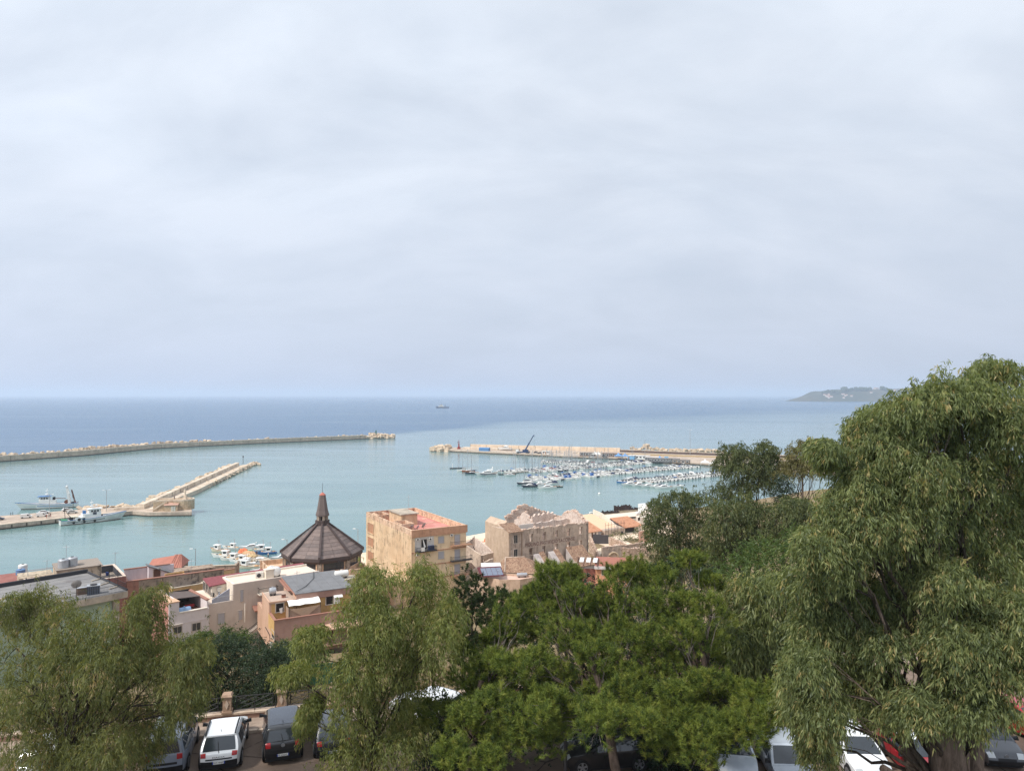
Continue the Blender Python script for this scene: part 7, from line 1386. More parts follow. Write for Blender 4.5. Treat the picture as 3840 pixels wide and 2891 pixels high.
ac_unit(s3, 28, -3, 4.2, w=1.6); q = s3.o + s3.dx * 19 + s3.dy * 2; tank('white lying tank on the long seafront house', (q.x, q.y, 6.5), .6, 2.6, M_tankw, s3.a, True); railing(s3, 'roof_railing', [(-6, -.2), (16, -.2)], 4.9, 1.1, .8)
s4 = House('seafront_house', 'seafront house with orange roof and open veranda nearest the trees', 'house', 2345, 1979, 4.8, 32, 1.5)
w4 = s4.loc(2410, 1970, 4.8)[0]; s4.mb('roof', MB().hexa([(0, 0, 4.7), (w4, 0, 4.7), (w4, 9, 7.0), (0, 9, 7.0), (0, 0, 4.9), (w4, 0, 4.9), (w4, 9, 7.2), (0, 9, 7.2)]), Mor2); s4.box('wall', Mwf, .2, w4, 1.2, 9, 1.5, 4.7); s4.box('veranda_wall', Mwf, .2, w4 * .65, .1, .3, 1.5, 2.6); s4.opening('dark', .8, w4 * .62, 2.7, 4.4, 'f', 1.2, name='veranda_opening'); s4.box('post', Mwf, w4 * .64, w4 * .70, .05, .4, 1.5, 4.7)
for k, (px, py, lab) in enumerate(((2421, 1929, 'white box silo, left of the pair on the far quay'), (2447, 1931, 'white box silo, right of the pair behind the trees'))):
    q = G(px, py, 1.8); o = thing('storage_silo', lab, 'silo', (q.x, q.y, 1.0), .5); MB().box(-2.2, 2.2, -2.5, 2.5, 0, 5.2).obj('bin', Mwhite, o); MB().box(-2.3, 2.3, -2.6, 2.6, 5.2, 5.4).obj('roof', Mwhite, o); MB().box(-.1, .1, -2.56, -2.5, 0, 5.2).obj('seam', Mgrey, o)
# old piled pier
op = thing('piled_pier', 'derelict pier of dark timber piles with weedy top', 'pier', (G(2256, 1937).x, G(2256, 1937).y, 0), .3); Mpile = plain('rotten_pile', rgb(72, 58, 56), .95, var=.25, scale=1.2)
for k in range(70):
    t = k / 69; x = t * 26; y = 0 if x < 9 else (6 if x < 18 else 7.5 - (x - 18) * .2); h = (2.4 if x < 9 else 3.6 if x < 18 else 2.0) + R.uniform(-.5, .4); MB().box(-.17, .17, -.14, .14, -1, h).obj('timber_pile', Mpile, op, (x, y + R.uniform(-.1, .1), 0), R.uniform(-.2, .2))
t = NT('weedy_fill'); MB().prism([(0, .4), (8.9, .4), (9, 6), (18, 6), (26, 5.4), (30, -6), (2, -4)], -1, 1.3).obj('rubble_fill', t.pbr(t.mix(t.rng(t.noise(t.pos(), .6, 6, .7), .42, .6), rgb(104, 96, 70), rgb(150, 130, 112)), .95), op)
# rubble walls, ruins and shrubs below the seafront
def rubble_wall(label, a, b, E0, Ea, Eb, t=.7, mat=None, base=2.0, n=8):
    P0, P1 = G(a[0], a[1], E0), G(b[0], b[1], E0); d = P1 - P0; L = d.length; o = thing('ruined_wall', label, 'wall', (P0.x, P0.y, base), math.atan2(d.y, d.x)); m = MB(); pts = ragged((0, Ea), (L, Eb), n, .18, rr_)
    for p, q in zip(pts[:-1], pts[1:]): m.hexa([(p[0], 0, -1), (q[0], 0, -1), (q[0], t, -1), (p[0], t, -1), (p[0], 0, p[1] - base), (q[0], 0, q[1] - base), (q[0], t, q[1] - base), (p[0], t, p[1] - base)])
    m.obj('masonry', mat or Mrubw, o)
    if mat is not None and mat is not Mrubw and mat is not Mmi: return o
    for k in range(int(L * 1.3)):
        x = rr_.uniform(0, L); z = float(np.interp(x, [p[0] for p in pts], [p[1] for p in pts])) - base; s = put('stone', rr_.choice(SM), o, (x, t / 2, z), (0, rr_.uniform(-.3, .3), rr_.uniform(0, 6))); w = rr_.uniform(.3, .7); s.scale = (w * 1.3, w, w * .8)
    for k in range(int(L * 2.2)):
        x = rr_.uniform(0, L); z = rr_.uniform(-.2, float(np.interp(x, [p[0] for p in pts], [p[1] for p in pts])) - base - .3); s = put('stone', rr_.choice(SM), o, (x, -.02, z), (0, 0, 0)); w = rr_.uniform(.25, .55); s.scale = (w * 1.4, .22, w * .8)
    return o
Mrubw = plaster('rubble_wall', rgb(156, 132, 114), rgb(186, 162, 142), rgb(86, 70, 62), .7, .8, .4)
MLE = ml.o + ml.dx * MLN
rubble_wall('sloping rubble wall rising against the right end of the mill', (2209, 2050), (2248, 2090), 4.0, 7.6, 3.4); rubble_wall('stone boundary wall with pale coping below the scaffolded house', (2283, 2032), (2345, 2050), 3.2, 5.0, 4.0)
rubble_wall('dark tarred wall below the scaffolded house', (2224, 2038), (2282, 2038), 2.2, 5.4, 5.2, .5, plain('tarred_wall', rgb(76, 72, 74), .95)); rubble_wall('long broken garden wall running towards the trees', (2300, 2062), (2425, 2046), 4.0, 5.2, 5.0); rubble_wall('low rubble wall in front of the long garden wall', (2262, 2075), (2440, 2068), 3.5, 5.2, 4.6)
rubble_wall('pinkish plastered wall beside the seafront trees', (2398, 2030), (2436, 2026), 2.5, 6.0, 6.2, .5, plaster('pink_plaster', rgb(196, 154, 134), rgb(206, 166, 146), rgb(140, 108, 94), .3, .3, .4)); rubble_wall('ruined wall with blind stone arch right of the pergola house', (2262, 2110), (2330, 2098), 4.0, 8.6, 8.4, .8, Mmi)
ar = thing('stone_arch', 'blind stone arch set in the ruined wall', 'arch', (G(2300, 2112, 4).x, G(2300, 2112, 4).y - .5, 4), .3); MB().tube([(1.7 * math.cos(a), 0, 1.4 + 2.0 * math.sin(a)) for a in np.linspace(0, math.pi, 10)], .28, 6).obj('voussoirs', M_stone, ar); MB().box(-1.5, 1.5, .1, .2, 0, 3.2).obj('infill', Mso, ar)
MB().prism([(-30, 246), (-8, 262), (30, 292), (36, 300), (-8, 278), (-18, 268)], 1.9, 2.05); sq = MB().prism([(-71, 208), (-24, 205), (30, 240), (62, 262), (64, 324), (38, 302), (-7, 279.5), (-17, 269.5), (-69.5, 224.5)], 1.7, 2.12).obj('waterfront_quay', concrete('quay_sand', rgb(220, 198, 172), rgb(232, 212, 188), rgb(190, 160, 136), .25, .06)); tag(sq, 'pale bare waterfront quay behind the yellow block', 'quay', kind='structure')
o = thing('quay_sign', 'thin grey sign post on the pale waterfront quay', 'sign post', G(1778.5, 2038, 2.1)); MB().cyl((0, 0, 0), (0, 0, 2.6), .05, n=5).obj('post', M_alum, o); MB().box(-.25, .25, -.03, .03, 2.0, 2.7).obj('plate', M_alum, o)
o = thing('traffic_cone', 'orange road cone on a flat base on the pale quay', 'cone', G(1818, 2031, 2.12)); MB().lathe([(.35, .06), (.1, 1.2)], 10).obj('cone', Morange, o); MB().box(-1.1, 1.1, -.5, .5, 0, .06).obj('base', Morange, o)
# ------------------------------------------------------------------ car park, kerb, low wall with railings
PK = 38.2
poly = [(-60, 6), (70, 6), (70, wall_y(70) - 1.4), (-60, wall_y(-60) - 1.4)]
tag(MB().prism(poly, 37.6, PK).obj('car_park', M_asph), 'worn brownish asphalt car park with cracks and litter', 'car park', kind='structure')
M_pave = concrete('pavement', rgb(146, 128, 114), rgb(166, 148, 132), rgb(96, 82, 72), .4, .8)
pav = MB().prism([(-60, wall_y(-60) - 1.38), (70, wall_y(70) - 1.38), (70, wall_y(70) - .02), (-60, wall_y(-60) - .02)], 37.6, PK + .12).obj('pavement', M_pave); tag(pav, 'narrow pavement between kerb and railing wall', 'pavement', kind='structure')
WA = math.atan(0.235)
M_kerb = concrete('kerb', rgb(188, 166, 146), rgb(206, 186, 166), rgb(120, 100, 86), .4, 1.2)
def wpt(s, off=0.0):
    """point s metres along the wall line, off metres in front of it (towards the camera)"""
    x = -12.02 + s * math.cos(WA) + off * math.sin(WA); return Vector((x, wall_y(-12.02) + s * math.sin(WA) - off * math.cos(WA), 0))
for i in range(-26, 34):
    p = wpt(i * 1.0, 1.46); k = MB().box(.012, .988, -.09, .09, -.3, .135 + R.uniform(-.008, .008)).obj('kerb_stone', M_kerb, None, (p.x, p.y, PK), WA); k.parent = pav; k.matrix_parent_inverse = Matrix.Identity(4)
wall = thing('railing_wall', 'low wall with stone pillars and black zigzag iron railings along the car park', 'wall', wpt(0)[:2] + (PK,) if False else (wpt(0).x, wpt(0).y, PK), WA)
M_low = plaster('low_wall_render', rgb(150, 118, 102), rgb(166, 134, 116), rgb(98, 78, 68), .4, .8, .6); M_pil = concrete('pillar_stone', rgb(158, 132, 112), rgb(180, 152, 130), rgb(120, 96, 80), .4, 1.6)
MB().box(-28, 36, 0, .34, -.6, .36).obj('base_wall', M_low, wall)
for i in range(-21, 27): MB().box(i * 1.33 + .008, i * 1.33 + 1.322, -.05, .39, .36, .45).obj('coping_stone', M_kerb, wall)
SP = 2.68
for i in range(-9, 13):
    x = i * SP; pl_ = MB().box(x - .2, x + .2, -.04, .38, .45, 1.24).box(x - .25, x + .25, -.09, .43, .452, .56).box(x - .24, x + .24, -.08, .42, 1.24, 1.31).hexa([(x - .27, -.11, 1.31), (x + .27, -.11, 1.31), (x + .27, .45, 1.31), (x - .27, .45, 1.31), (x - .2, -.04, 1.42), (x + .2, -.04, 1.42), (x + .2, .38, 1.42), (x - .2, .38, 1.42)]).obj('pillar', M_pil, wall)
    MB().slab([(x, -.075, .68), (x + .1, -.075, .92), (x, -.075, 1.16), (x - .1, -.075, .92)], (0, .034, 0)).obj('diamond', M_kerb, pl_)
    m = MB(); a, b = x + .3, x + SP - .3; z0, z1 = .55, 1.22
    for p, q in (((a, z1), (b, z1)), ((a, z0), (b, z0)), ((a, z0 - .1), (a, z1)), ((b, z0 - .1), (b, z1)), ((a + .14, z0), (a + .14, z1)), ((b - .14, z0), (b - .14, z1))): m.tube([(p[0], .16, p[1]), (q[0], .16, q[1])], .022, 5)
    w = b - a - .28; a2 = a + .14
    for u0, v0, u1, v1 in ((0, 0, 1, 1), (0, .34, .66, 1), (0, .68, .33, 1), (.33, 0, 1, .66), (.66, 0, 1, .33), (0, .66, .5, .16), (.5, .84, 1, .34), (0, 1, .5, .5)): m.tube([(a2 + w * u0, .16, z0 + (z1 - z0) * v0), (a2 + w * u1, .16, z0 + (z1 - z0) * v1)], .014, 4)
    for u in (.5,): m.tube([(a2 + w * u, .16, z0 - .1), (a2 + w * u, .16, z1)], .018, 5)
    m.obj('iron_panel', M_iron, wall)

# ------------------------------------------------------------------ cars
def paint(name, c, coat=.8):
    if name in MATS: return MATS[name]
    t = NT(name); d = t.noise(t.pos(), 5, 4, .7); MATS[name] = t.pbr(t.mix(t.rng(d, .45, .75, 0, .22), c, tuple(x * .7 + .03 for x in c)), .32, 0, None, .5, coat); return MATS[name]
M_tyre = plain('tyre_rubber', rgb(34, 34, 35), .85); M_rim = plain('alloy_rim', rgb(150, 152, 156), .4, .6); M_trim = plain('black_trim', rgb(36, 36, 38), .6); M_cglass = glassy('car_glass', rgb(52, 58, 64), .06); M_red = plain('tail_light_red', rgb(168, 34, 38), .25, 0, .6); M_clear = glassy('headlight_clear', rgb(200, 204, 206), .1); M_plate = plain('plate_white', rgb(226, 226, 222), .5, var=.02); M_pblue = plain('plate_blue', rgb(34, 66, 160), .5); M_ink = plain('plate_ink', rgb(24, 24, 26), .6)
def text_mesh(s, size_x, size_y, mat):
    fc = bpy.data.curves.new('text', 'FONT'); fc.body = s; fc.extrude = .002; o = bpy.data.objects.new('text', fc); COL.objects.link(o); bpy.context.view_layer.update()
    me = bpy.data.meshes.new_from_object(o.evaluated_get(bpy.context.evaluated_depsgraph_get())); bpy.data.objects.remove(o)
    X = [v.co.x for v in me.vertices]; Y = [v.co.y for v in me.vertices]; x0, x1, y0, y1 = min(X), max(X), min(Y), max(Y)
    for v in me.vertices: v.co = Vector(((v.co.z), -((v.co.x - x0) / (x1 - x0) - .5) * size_x, ((v.co.y - y0) / (y1 - y0) - .5) * size_y))
    me.materials.clear(); me.materials.append(mat); return me
# side outlines (x from rear -1 to front 1 as share of half length, z in metres): walk from the rear bumper over the roof to the nose
OUT = {
 'suv': dict(L=4.1, W=1.80, H=1.52, belt=.98, prof=[(-.97, .42), (-1, .62), (-.985, .88), (-.945, .99), (-.74, 1.43), (-.72, 1.50), (-.35, 1.53), (.05, 1.50), (.16, 1.45), (.50, 1.03), (.56, .99), (.86, .86), (.96, .72), (1, .55), (.98, .40)], rw=(3, 4), ws=(8, 9), arch=.36),
 'mpv': dict(L=4.15, W=1.78, H=1.66, belt=1.03, prof=[(-.96, .38), (-1, .60), (-.99, 1.0), (-.955, 1.10), (-.87, 1.52), (-.80, 1.62), (-.4, 1.67), (.12, 1.64), (.24, 1.57), (.58, 1.10), (.63, 1.05), (.90, .92), (.97, .75), (1, .55), (.98, .38)], rw=(3, 4), ws=(8, 9), arch=.35),
 'hatch': dict(L=4.1, W=1.76, H=1.46, belt=.94, prof=[(-.96, .36), (-1, .55), (-.985, .88), (-.95, .98), (-.78, 1.36), (-.70, 1.43), (-.35, 1.47), (.0, 1.45), (.12, 1.40), (.48, .98), (.54, .94), (.86, .80), (.96, .66), (1, .50), (.98, .34)], rw=(3, 4), ws=(8, 9), arch=.34),
 'van': dict(L=4.2, W=1.82, H=1.80, belt=1.08, prof=[(-.97, .40), (-1, .60), (-.995, 1.05), (-.985, 1.15), (-.955, 1.66), (-.90, 1.77), (-.4, 1.81), (.15, 1.79), (.28, 1.70), (.62, 1.15), (.67, 1.10), (.92, .95), (.98, .76), (1, .55), (.98, .38)], rw=(3, 4), ws=(8, 9), arch=.34),
}
def car(label, kind, p, head, pnt, plate=None, badge=None, rails=False, glass_roof=False, name='parked_car', cat='car', two_tone=None, emblem=None):
    K = OUT[kind]; L, W, H, belt = K['L'], K['W'], K['H'], K['belt']; hl = L / 2
    o = thing(name, label, cat, (p[0], p[1], PK), head)
    def hw(x, z):
        t = abs(x) / hl; w = W / 2 * (1 - .13 * t ** 5 - .02 * t)
        if z > belt: w *= 1 - .24 * ((z - belt) / (H - belt)) ** 1.15
        elif z < .5: w *= 1 - .05 * (.5 - z) / .3
        return w
    raw = [(x * hl, z) for x, z in K['prof']]; pr = []; idx = {}
    for i, (a, b) in enumerate(zip(raw[:-1], raw[1:])):      # Catmull-Rom through the outline
        p0, p3 = raw[max(i - 1, 0)], raw[min(i + 2, len(raw) - 1)]; idx[i] = len(pr)
        for s in range(5):
            t = s / 5; q = []
            for k in (0, 1):
                m0, m1 = (b[k] - p0[k]) * .42, (p3[k] - a[k]) * .42; q.append((2 * t ** 3 - 3 * t * t + 1) * a[k] + (t ** 3 - 2 * t * t + t) * m0 + (3 * t * t - 2 * t ** 3) * b[k] + (t ** 3 - t * t) * m1)
            pr.append(tuple(q))
    idx[len(raw) - 1] = len(pr); pr.append(raw[-1])
    T = (-1, -.94, -.8, -.45, 0, .45, .8, .94, 1)
    def shell(i, t, off=0.0):
        x, z = pr[i]; a, b = pr[max(i - 1, 0)], pr[min(i + 1, len(pr) - 1)]; nx, nz = -(b[1] - a[1]), (b[0] - a[0]); l = math.hypot(nx, nz) or 1; nx, nz = nx / l, nz / l
        bul = .045 * (1 - t * t) * (1 if abs(nz) < .5 else .5) - .03 * max(0, abs(t) - .85) / .15
        return (x + nx * (bul + off), t * hw(x, z), z + nz * (bul + off))
    m = MB().grid([[shell(i, t) for t in T] for i in range(len(pr))]); body = m
    xs = sorted({x for x, z in pr}); ztop = {}
    for x in xs:
        zz = [shell(i, 1)[2] for i in range(len(pr)) if abs(pr[i][0] - x) < 1e-9]; ztop[x] = max(zz)
    cols = [x for x in np.linspace(-hl * .985, hl * .985, 34)]; pz = lambda x: float(np.interp(x, [q[0] for q in sorted(pr)], [q[1] for q in sorted(pr)]))
    up = [q for q in pr if True]
    for s in (-1, 1):
        rows = []
        for x in cols:
            zt = max([q1[1] + (q2[1] - q1[1]) * ((x - q1[0]) / (q2[0] - q1[0])) for q1, q2 in zip(pr[:-1], pr[1:]) if (q1[0] - x) * (q2[0] - x) <= 0 and abs(q2[0] - q1[0]) > 1e-9] or [.6]) - .028; zl = .26 + .1 * (abs(x) / hl) ** 6
            row = []
            for k in range(8):
                z = zl + (zt - zl) * k / 7; y = hw(x, z); 
                if belt - .12 < z < belt - .02: y -= .012
                row.append((x, s * y, z))
            rows.append(row)
        m.grid(rows)
    bo = m.obj('body', pnt, o, smooth=38)
    def patch(n, i0, i1, t0, t1, off, mat, par=None, nt=7):
        r = [[shell(i, t, off) for t in np.linspace(t0, t1, nt)] for i in range(i0, i1 + 1)]; return MB().grid(r).obj(n, mat, par or o, smooth=60)
    a, b = K['rw']; patch('rear_window', idx[a], idx[b], -.86, .86, .010, M_cglass); a, b = K['ws']; patch('windscreen', idx[a], idx[b], -.88, .88, .010, M_cglass)
    if glass_roof: patch('roof_panel', idx[5] + 1, idx[8] - 1, -.86, .86, .008, glassy('roof_glass', rgb(64, 70, 82), .1))
    if two_tone: patch('roof_panel', idx[4] + 1, idx[8], -.99, .99, .008, two_tone)
    rx, fx_ = K['prof'][4][0] * hl + .12, K['prof'][9][0] * hl - .05
    for s in (-1, 1):
        def sidewin(x0, x1, x0t, x1t):
            r = []
            for k in range(5):
                z = belt + .02 + (H - .16 - belt) * k / 4; xa, xb = x0 + (x0t - x0) * k / 4, x1 + (x1t - x1) * k / 4; r.append([(xa + (xb - xa) * u / 4, s * (hw(xa + (xb - xa) * u / 4, z) + .012), z) for u in range(5)])
            return MB().grid(r).obj('side_window', M_cglass, o, smooth=60)
        rt = K['prof'][4][0] * hl + .22; ft = K['prof'][8][0] * hl - .12
        sidewin(rx - .02, -.42, rt, -.42); sidewin(-.34, .30, -.34, .28); sidewin(.37, fx_ - .12, .35, ft - .02)
        mir = MB().hexa([(fx_ - .22, s * (W / 2 - .02), belt), (fx_ - .08, s * (W / 2 - .02), belt), (fx_ - .06, s * (W / 2 + .2), belt), (fx_ - .2, s * (W / 2 + .2), belt), (fx_ - .22, s * (W / 2 - .02), belt + .1), (fx_ - .1, s * (W / 2 - .02), belt + .1), (fx_ - .09, s * (W / 2 + .18), belt + .16), (fx_ - .2, s * (W / 2 + .18), belt + .16)]).obj('wing_mirror', M_trim, o)
        m = MB()
        for x in (-.38, .34): m.tube([(x - .3, s * (hw(x, belt - .1) + .02), belt - .1), (x - .12, s * (hw(x, belt - .1) + .02), belt - .1)], .018, 5)
        m.obj('door_handle', pnt, o)
        m = MB()
        for x in (-.38, .33, fx_ + .02): m.tube([(x, s * (hw(x, z) + .002), z) for z in np.linspace(.34, belt - .02, 5)], .007, 3)
        m.obj('door_seam', M_trim, o)
        for x in (-hl * .62, hl * .64):
            r = K['arch']; MB().lathe([(r + .05, -.01), (r + .05, .0), (.1, .004)], 20, (x, s * (hw(x, .45) + .006), r), 'y').obj('wheel_arch', M_trim, o)
            w = MB().lathe([(r * .62, -.1), (r * .96, -.1), (r, -.06), (r, .06), (r * .96, .1), (r * .62, .1)], 24, (x, s * (hw(x, .45) - .06), r), 'y').obj('wheel', M_tyre, o, smooth=40)
            rm_ = MB(); yy = s * (hw(x, .45) + .035)
            rm_.lathe([(r * .66, -.01), (r * .66, .012), (r * .56, .0)], 20, (x, yy, r), 'y')
            for k in range(5):
                an = k * 2 * math.pi / 5 + .3; c, d = math.cos(an), math.sin(an); rm_.hexa([(x - d * .035, yy - .01, r + c * .035), (x + d * .035, yy - .01, r - c * .035), (x + d * .05 + c * r * .6, yy - .01, r - c * .05 + d * r * .6), (x - d * .05 + c * r * .6, yy - .01, r + c * .05 + d * r * .6), (x - d * .035, yy + .012, r + c * .035), (x + d * .035, yy + .012, r - c * .035), (x + d * .05 + c * r * .6, yy + .012, r - c * .05 + d * r * .6), (x - d * .05 + c * r * .6, yy + .012, r + c * .05 + d * r * .6)])
            rm_.obj('rim', M_rim, w)
        i0, i1 = idx[1] + 3, idx[2] + 4
        patch('tail_light', i0, i1, *sorted((s * .70, s * .985)), .012, M_red, None, 4)
        j0, j1 = idx[11] + 1, idx[12] + 2
        patch('headlight', j0, j1, *sorted((s * .60, s * .97)), .012, M_clear, None, 4)
    patch('rear_bumper', 0, idx[1], -1, 1, .016, M_trim); patch('front_grille', idx[12] + 2, idx[13] + 1, -.5, .5, .012, M_trim)
    patch('tailgate_seam', idx[1] + 1, idx[1] + 1 + 1, -.72, .72, .006, M_trim); patch('sill', idx[len(raw) - 2], idx[len(raw) - 1], -1, 1, .014, M_trim)
    MB().box(-hl * .9, hl * .9, -W / 2 + .12, W / 2 - .12, .16, .36).obj('underbody', M_trim, o)
    MB().tube([shell(idx[2] + 2, 0, .02), shell(idx[3] + 3, .1, .02)], .014, 4).obj('wiper', M_trim, o)
    m = MB(); q = shell(idx[5] + 2, 0, .0); m.tube([q, (q[0] - .12, 0, q[2] + .14)], .012, 4); m.obj('aerial', M_trim, o)
    if rails:
        for s in (-1, 1): MB().tube([(x, s * (hw(x, pz(x)) * .93), z) for x, z in ((-.72 * hl, 1.50), (-.62 * hl, 1.565), (-.1 * hl, 1.585), (0.02 * hl, 1.53))], .035, 6).obj('roof_rail', M_trim, o)
    if plate:
        f = plate.startswith('>'); txt = plate.lstrip('>'); q = shell(idx[13] if f else idx[1] - 1, 0, .03); sg = 1 if f else -1
        pl = MB().box(-.008, .008, -.26, .26, -.055, .055).obj('number_plate', M_plate, o, (q[0] + sg * .01, 0, q[2] + (0 if f else .0)))
        for s in (-1, 1): MB().box(-.0095, .0095, s * .26 - .022 * (s + 1), s * .26 + .022 * (1 - s), -.055, .055).obj('blue_band', M_pblue, pl)
        tm = text_mesh(txt, .40, .08, M_ink); put('lettering', tm, pl, (sg * .011, 0, 0), 0 if not f else math.pi)
    if badge:
        q = shell((idx[1] + idx[2]) // 2 + 1, 0, .02); tm = text_mesh(badge, .52 if len(badge) > 4 else .28, .055 if len(badge) > 4 else .08, M_trim if 'white' in label else M_rim); put('lettering', tm, o, (q[0] - .012, 0, q[2] + .0))
    if emblem:
        fr = emblem == 'front'; q = shell(idx[12] if fr else idx[2] - 1, 0, .02); MB().lathe([(.05, -.012), (.085, -.012), (.085, .012), (.05, .012)], 16, (q[0], 0, q[2]), 'x').obj('round_badge', M_rim, o)
    return o
def place(label, kind, rear_px, head_deg, *a, **k):
    """stand a car with the middle of its rear bumper above a surveyed ground spot"""
    q = G(rear_px[0], rear_px[1], PK + .32); h = math.radians(head_deg); L = OUT[kind]['L'] / 2; return car(label, kind, (q.x + math.cos(h) * L, q.y + math.sin(h) * L), h, *a, **k)
Pw = paint('white_paint', rgb(228, 230, 232)); Pb = paint('black_paint', rgb(26, 27, 30)); Pg = paint('grey_blue_paint', rgb(126, 134, 148)); Pn = paint('dark_blue_paint', rgb(30, 34, 44)); Pr = paint('red_paint', rgb(158, 28, 38)); Ps = paint('silver_paint', rgb(176, 184, 194)); Pd = paint('graphite_paint', rgb(52, 55, 62))
place('white compact SUV with black roof rails parked nose to the kerb', 'suv', (820, 2876), 104.5, Pw, 'GW 400JP', 'DACIA', True)
place('black tall hatchback with dark glass roof parked between white SUV and dark blue car', 'mpv', (1061, 2843), 108, Pb, 'FE 656VL', '500L', False, True, emblem='rear')
place('dark blue hatchback half hidden by leaves, right of the black car', 'hatch', (1252, 2828), 107, Pn, 'FC 218KX', None)
place('grey-blue van half hidden behind leaves, left of the white SUV', 'van', (612, 2899), 105, Pg, None, None, name='parked_van', cat='van')
place('white car seen only through the weeping tree, far left', 'hatch', (110, 2935), 93, Pw)
def place_c(label, kind, px, py, head_deg, *a, **k):
    q = G(px, py, PK); return car(label, kind, (q.x, q.y), math.radians(head_deg), *a, **k)
place_c('dark hatchback standing sideways under the central pine', 'hatch', 2275, 2862, 187, Pb)
place_c('silver car glimpsed behind thin branches right of the pine trunk', 'hatch', 2745, 2872, 262, Ps)
place_c('pale car with bluish windscreen left of the white hatchback', 'hatch', 2945, 2905, 266, Ps)
place_c('white hatchback facing the camera under the large eucalyptus', 'hatch', 3205, 2868, 268, Pw)
place_c('red car with white roof left of the large eucalyptus trunk', 'hatch', 3430, 2880, 268, Pr, None, None, False, False, two_tone=Pw)
place_c('dark grey hatchback with round headlights, right of the eucalyptus trunk', 'hatch', 3690, 2812, 262, Pd, None, None, emblem='front')
place_c('red car parked askew at the right edge of the car park', 'hatch', 3840, 2745, 292, Pr)
place_c('red car in the second row seen through the pine branches', 'hatch', 2650, 2590, 190, Pr)
place_c('white car glimpsed left of the big pine', 'hatch', 1606, 2690, 150, Pw)
q = G(2114, 2895, PK); o = thing('lamp_pole', 'slim black lamp pole in front of the sideways dark car', 'lamp post', (q.x, q.y - 1.0, PK)); MB().cyl((0, 0, 0), (0, 0, 4.2), .085, .06, 8).obj('post', M_iron, o); MB().lathe([(.12, 4.2), (.26, 4.5), (.22, 4.9), (.05, 5.05)], 10).obj('lantern', M_iron, o)
# garden scraps beyond the railing
o = thing('garden_netting', 'green garden netting on thin posts beyond the railing', 'netting', (-14.0, 49.0, ground_z(-14, 49)), .2); MB().slab([(0, 0, 0), (3.4, 0, 0), (3.4, 0, 1.5), (0, 0, 1.4)], (0, .04, 0)).obj('net', plain('netting_green', rgb(62, 110, 92), .9), o)
for x in (0, 1.1, 2.3, 3.4): MB().cyl((x, 0, -.3), (x, 0, 1.7), .04, n=5).obj('post', M_iron, o)
# ------------------------------------------------------------------ trees and plants
def foliage_mat(name, cols, trans=.3, gloss=.04, rough=.45):
    """leaf blade: colour runs through cols by the leaf's own tint (young, mature, yellowing, dry)"""
    t = NT(name); a = t.nd('ShaderNodeAttribute', attribute_name='tint').outputs['Fac']; r = t.nd('ShaderNodeValToRGB'); t.ln(a, r.inputs[0]); e = r.color_ramp.elements
    for i, (p, c) in enumerate(cols):
        if i > 1: e.new(p)
        e[min(i, len(e) - 1)].position = p; e[min(i, len(e) - 1)].color = (*c, 1)
    d = t.nd('ShaderNodeBsdfDiffuse'); t.ln(r.outputs[0], d.inputs[0]); tr = t.nd('ShaderNodeBsdfTranslucent')
    h = t.nd('ShaderNodeMix', data_type='RGBA', blend_type='MULTIPLY'); h.inputs[0].default_value = 1; t.ln(r.outputs[0], h.inputs[6]); h.inputs[7].default_value = (1.25, 1.2, .55, 1); t.ln(h.outputs[2], tr.inputs[0])
    m1 = t.nd('ShaderNodeMixShader'); m1.inputs[0].default_value = trans; t.ln(d.outputs[0], m1.inputs[1]); t.ln(tr.outputs[0], m1.inputs[2])
    g = t.nd('ShaderNodeBsdfGlossy'); g.inputs['Roughness'].default_value = rough; g.inputs[0].default_value = (1, 1, 1, 1)
    m2 = t.nd('ShaderNodeMixShader'); m2.inputs[0].default_value = gloss; t.ln(m1.outputs[0], m2.inputs[1]); t.ln(g.outputs[0], m2.inputs[2]); t.ln(m2.outputs[0], t.out.inputs[0]); return t.m
def bark(name, c1, c2):
    t = NT(name); p = t.pos((3, 3, .7)); n = t.noise(p, 2.2, 6, .7, .6); MATS[name] = t.pbr(t.mix(t.rng(n, .35, .65), c1, c2), .95, 0, t.bump(n, .9, .05), .1); return MATS[name]
F_EUC = foliage_mat('eucalyptus_leaf', [(0, (.062, .082, .030)), (.45, (.185, .218, .072)), (.8, (.31, .32, .115)), (1, (.38, .31, .15))], .48, .012)
F_EUC2 = foliage_mat('big_eucalyptus_leaf', [(0, (.052, .074, .036)), (.45, (.185, .222, .092)), (.8, (.325, .345, .14)), (1, (.44, .35, .16))], .48, .012)
F_WEEP = foliage_mat('weeping_leaf', [(0, (.060, .076, .032)), (.5, (.172, .194, .074)), (.85, (.27, .262, .098)), (1, (.33, .24, .13))], .46, .012)
F_PINE = foliage_mat('pine_needle', [(0, (.018, .034, .012)), (.40, (.074, .110, .027)), (.75, (.21, .255, .046)), (1, (.25, .23, .06))], .18, .01)
F_DPINE = foliage_mat('dark_pine_needle', [(0, (.014, .026, .012)), (.6, (.046, .070, .026)), (1, (.095, .12, .035))], .18, .01)
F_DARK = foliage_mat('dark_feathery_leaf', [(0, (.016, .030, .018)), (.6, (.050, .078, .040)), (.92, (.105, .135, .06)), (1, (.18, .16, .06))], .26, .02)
F_GREEN = foliage_mat('bright_shrub_leaf', [(0, (0.037, 0.070, 0.019)), (.6, (0.099, 0.154, 0.040)), (1, (0.185, 0.218, 0.062))], 0.38, .02)
F_OLIVE = foliage_mat('distant_olive_leaf', [(0, (.036, .052, .025)), (.55, (.115, .140, .058)), (1, (.21, .205, .08))], .38, .012)
F_GOLD = foliage_mat('distant_golden_leaf', [(0, (.09, .088, .035)), (.55, (.19, .18, .070)), (1, (.26, .215, .10))], .36, .012)
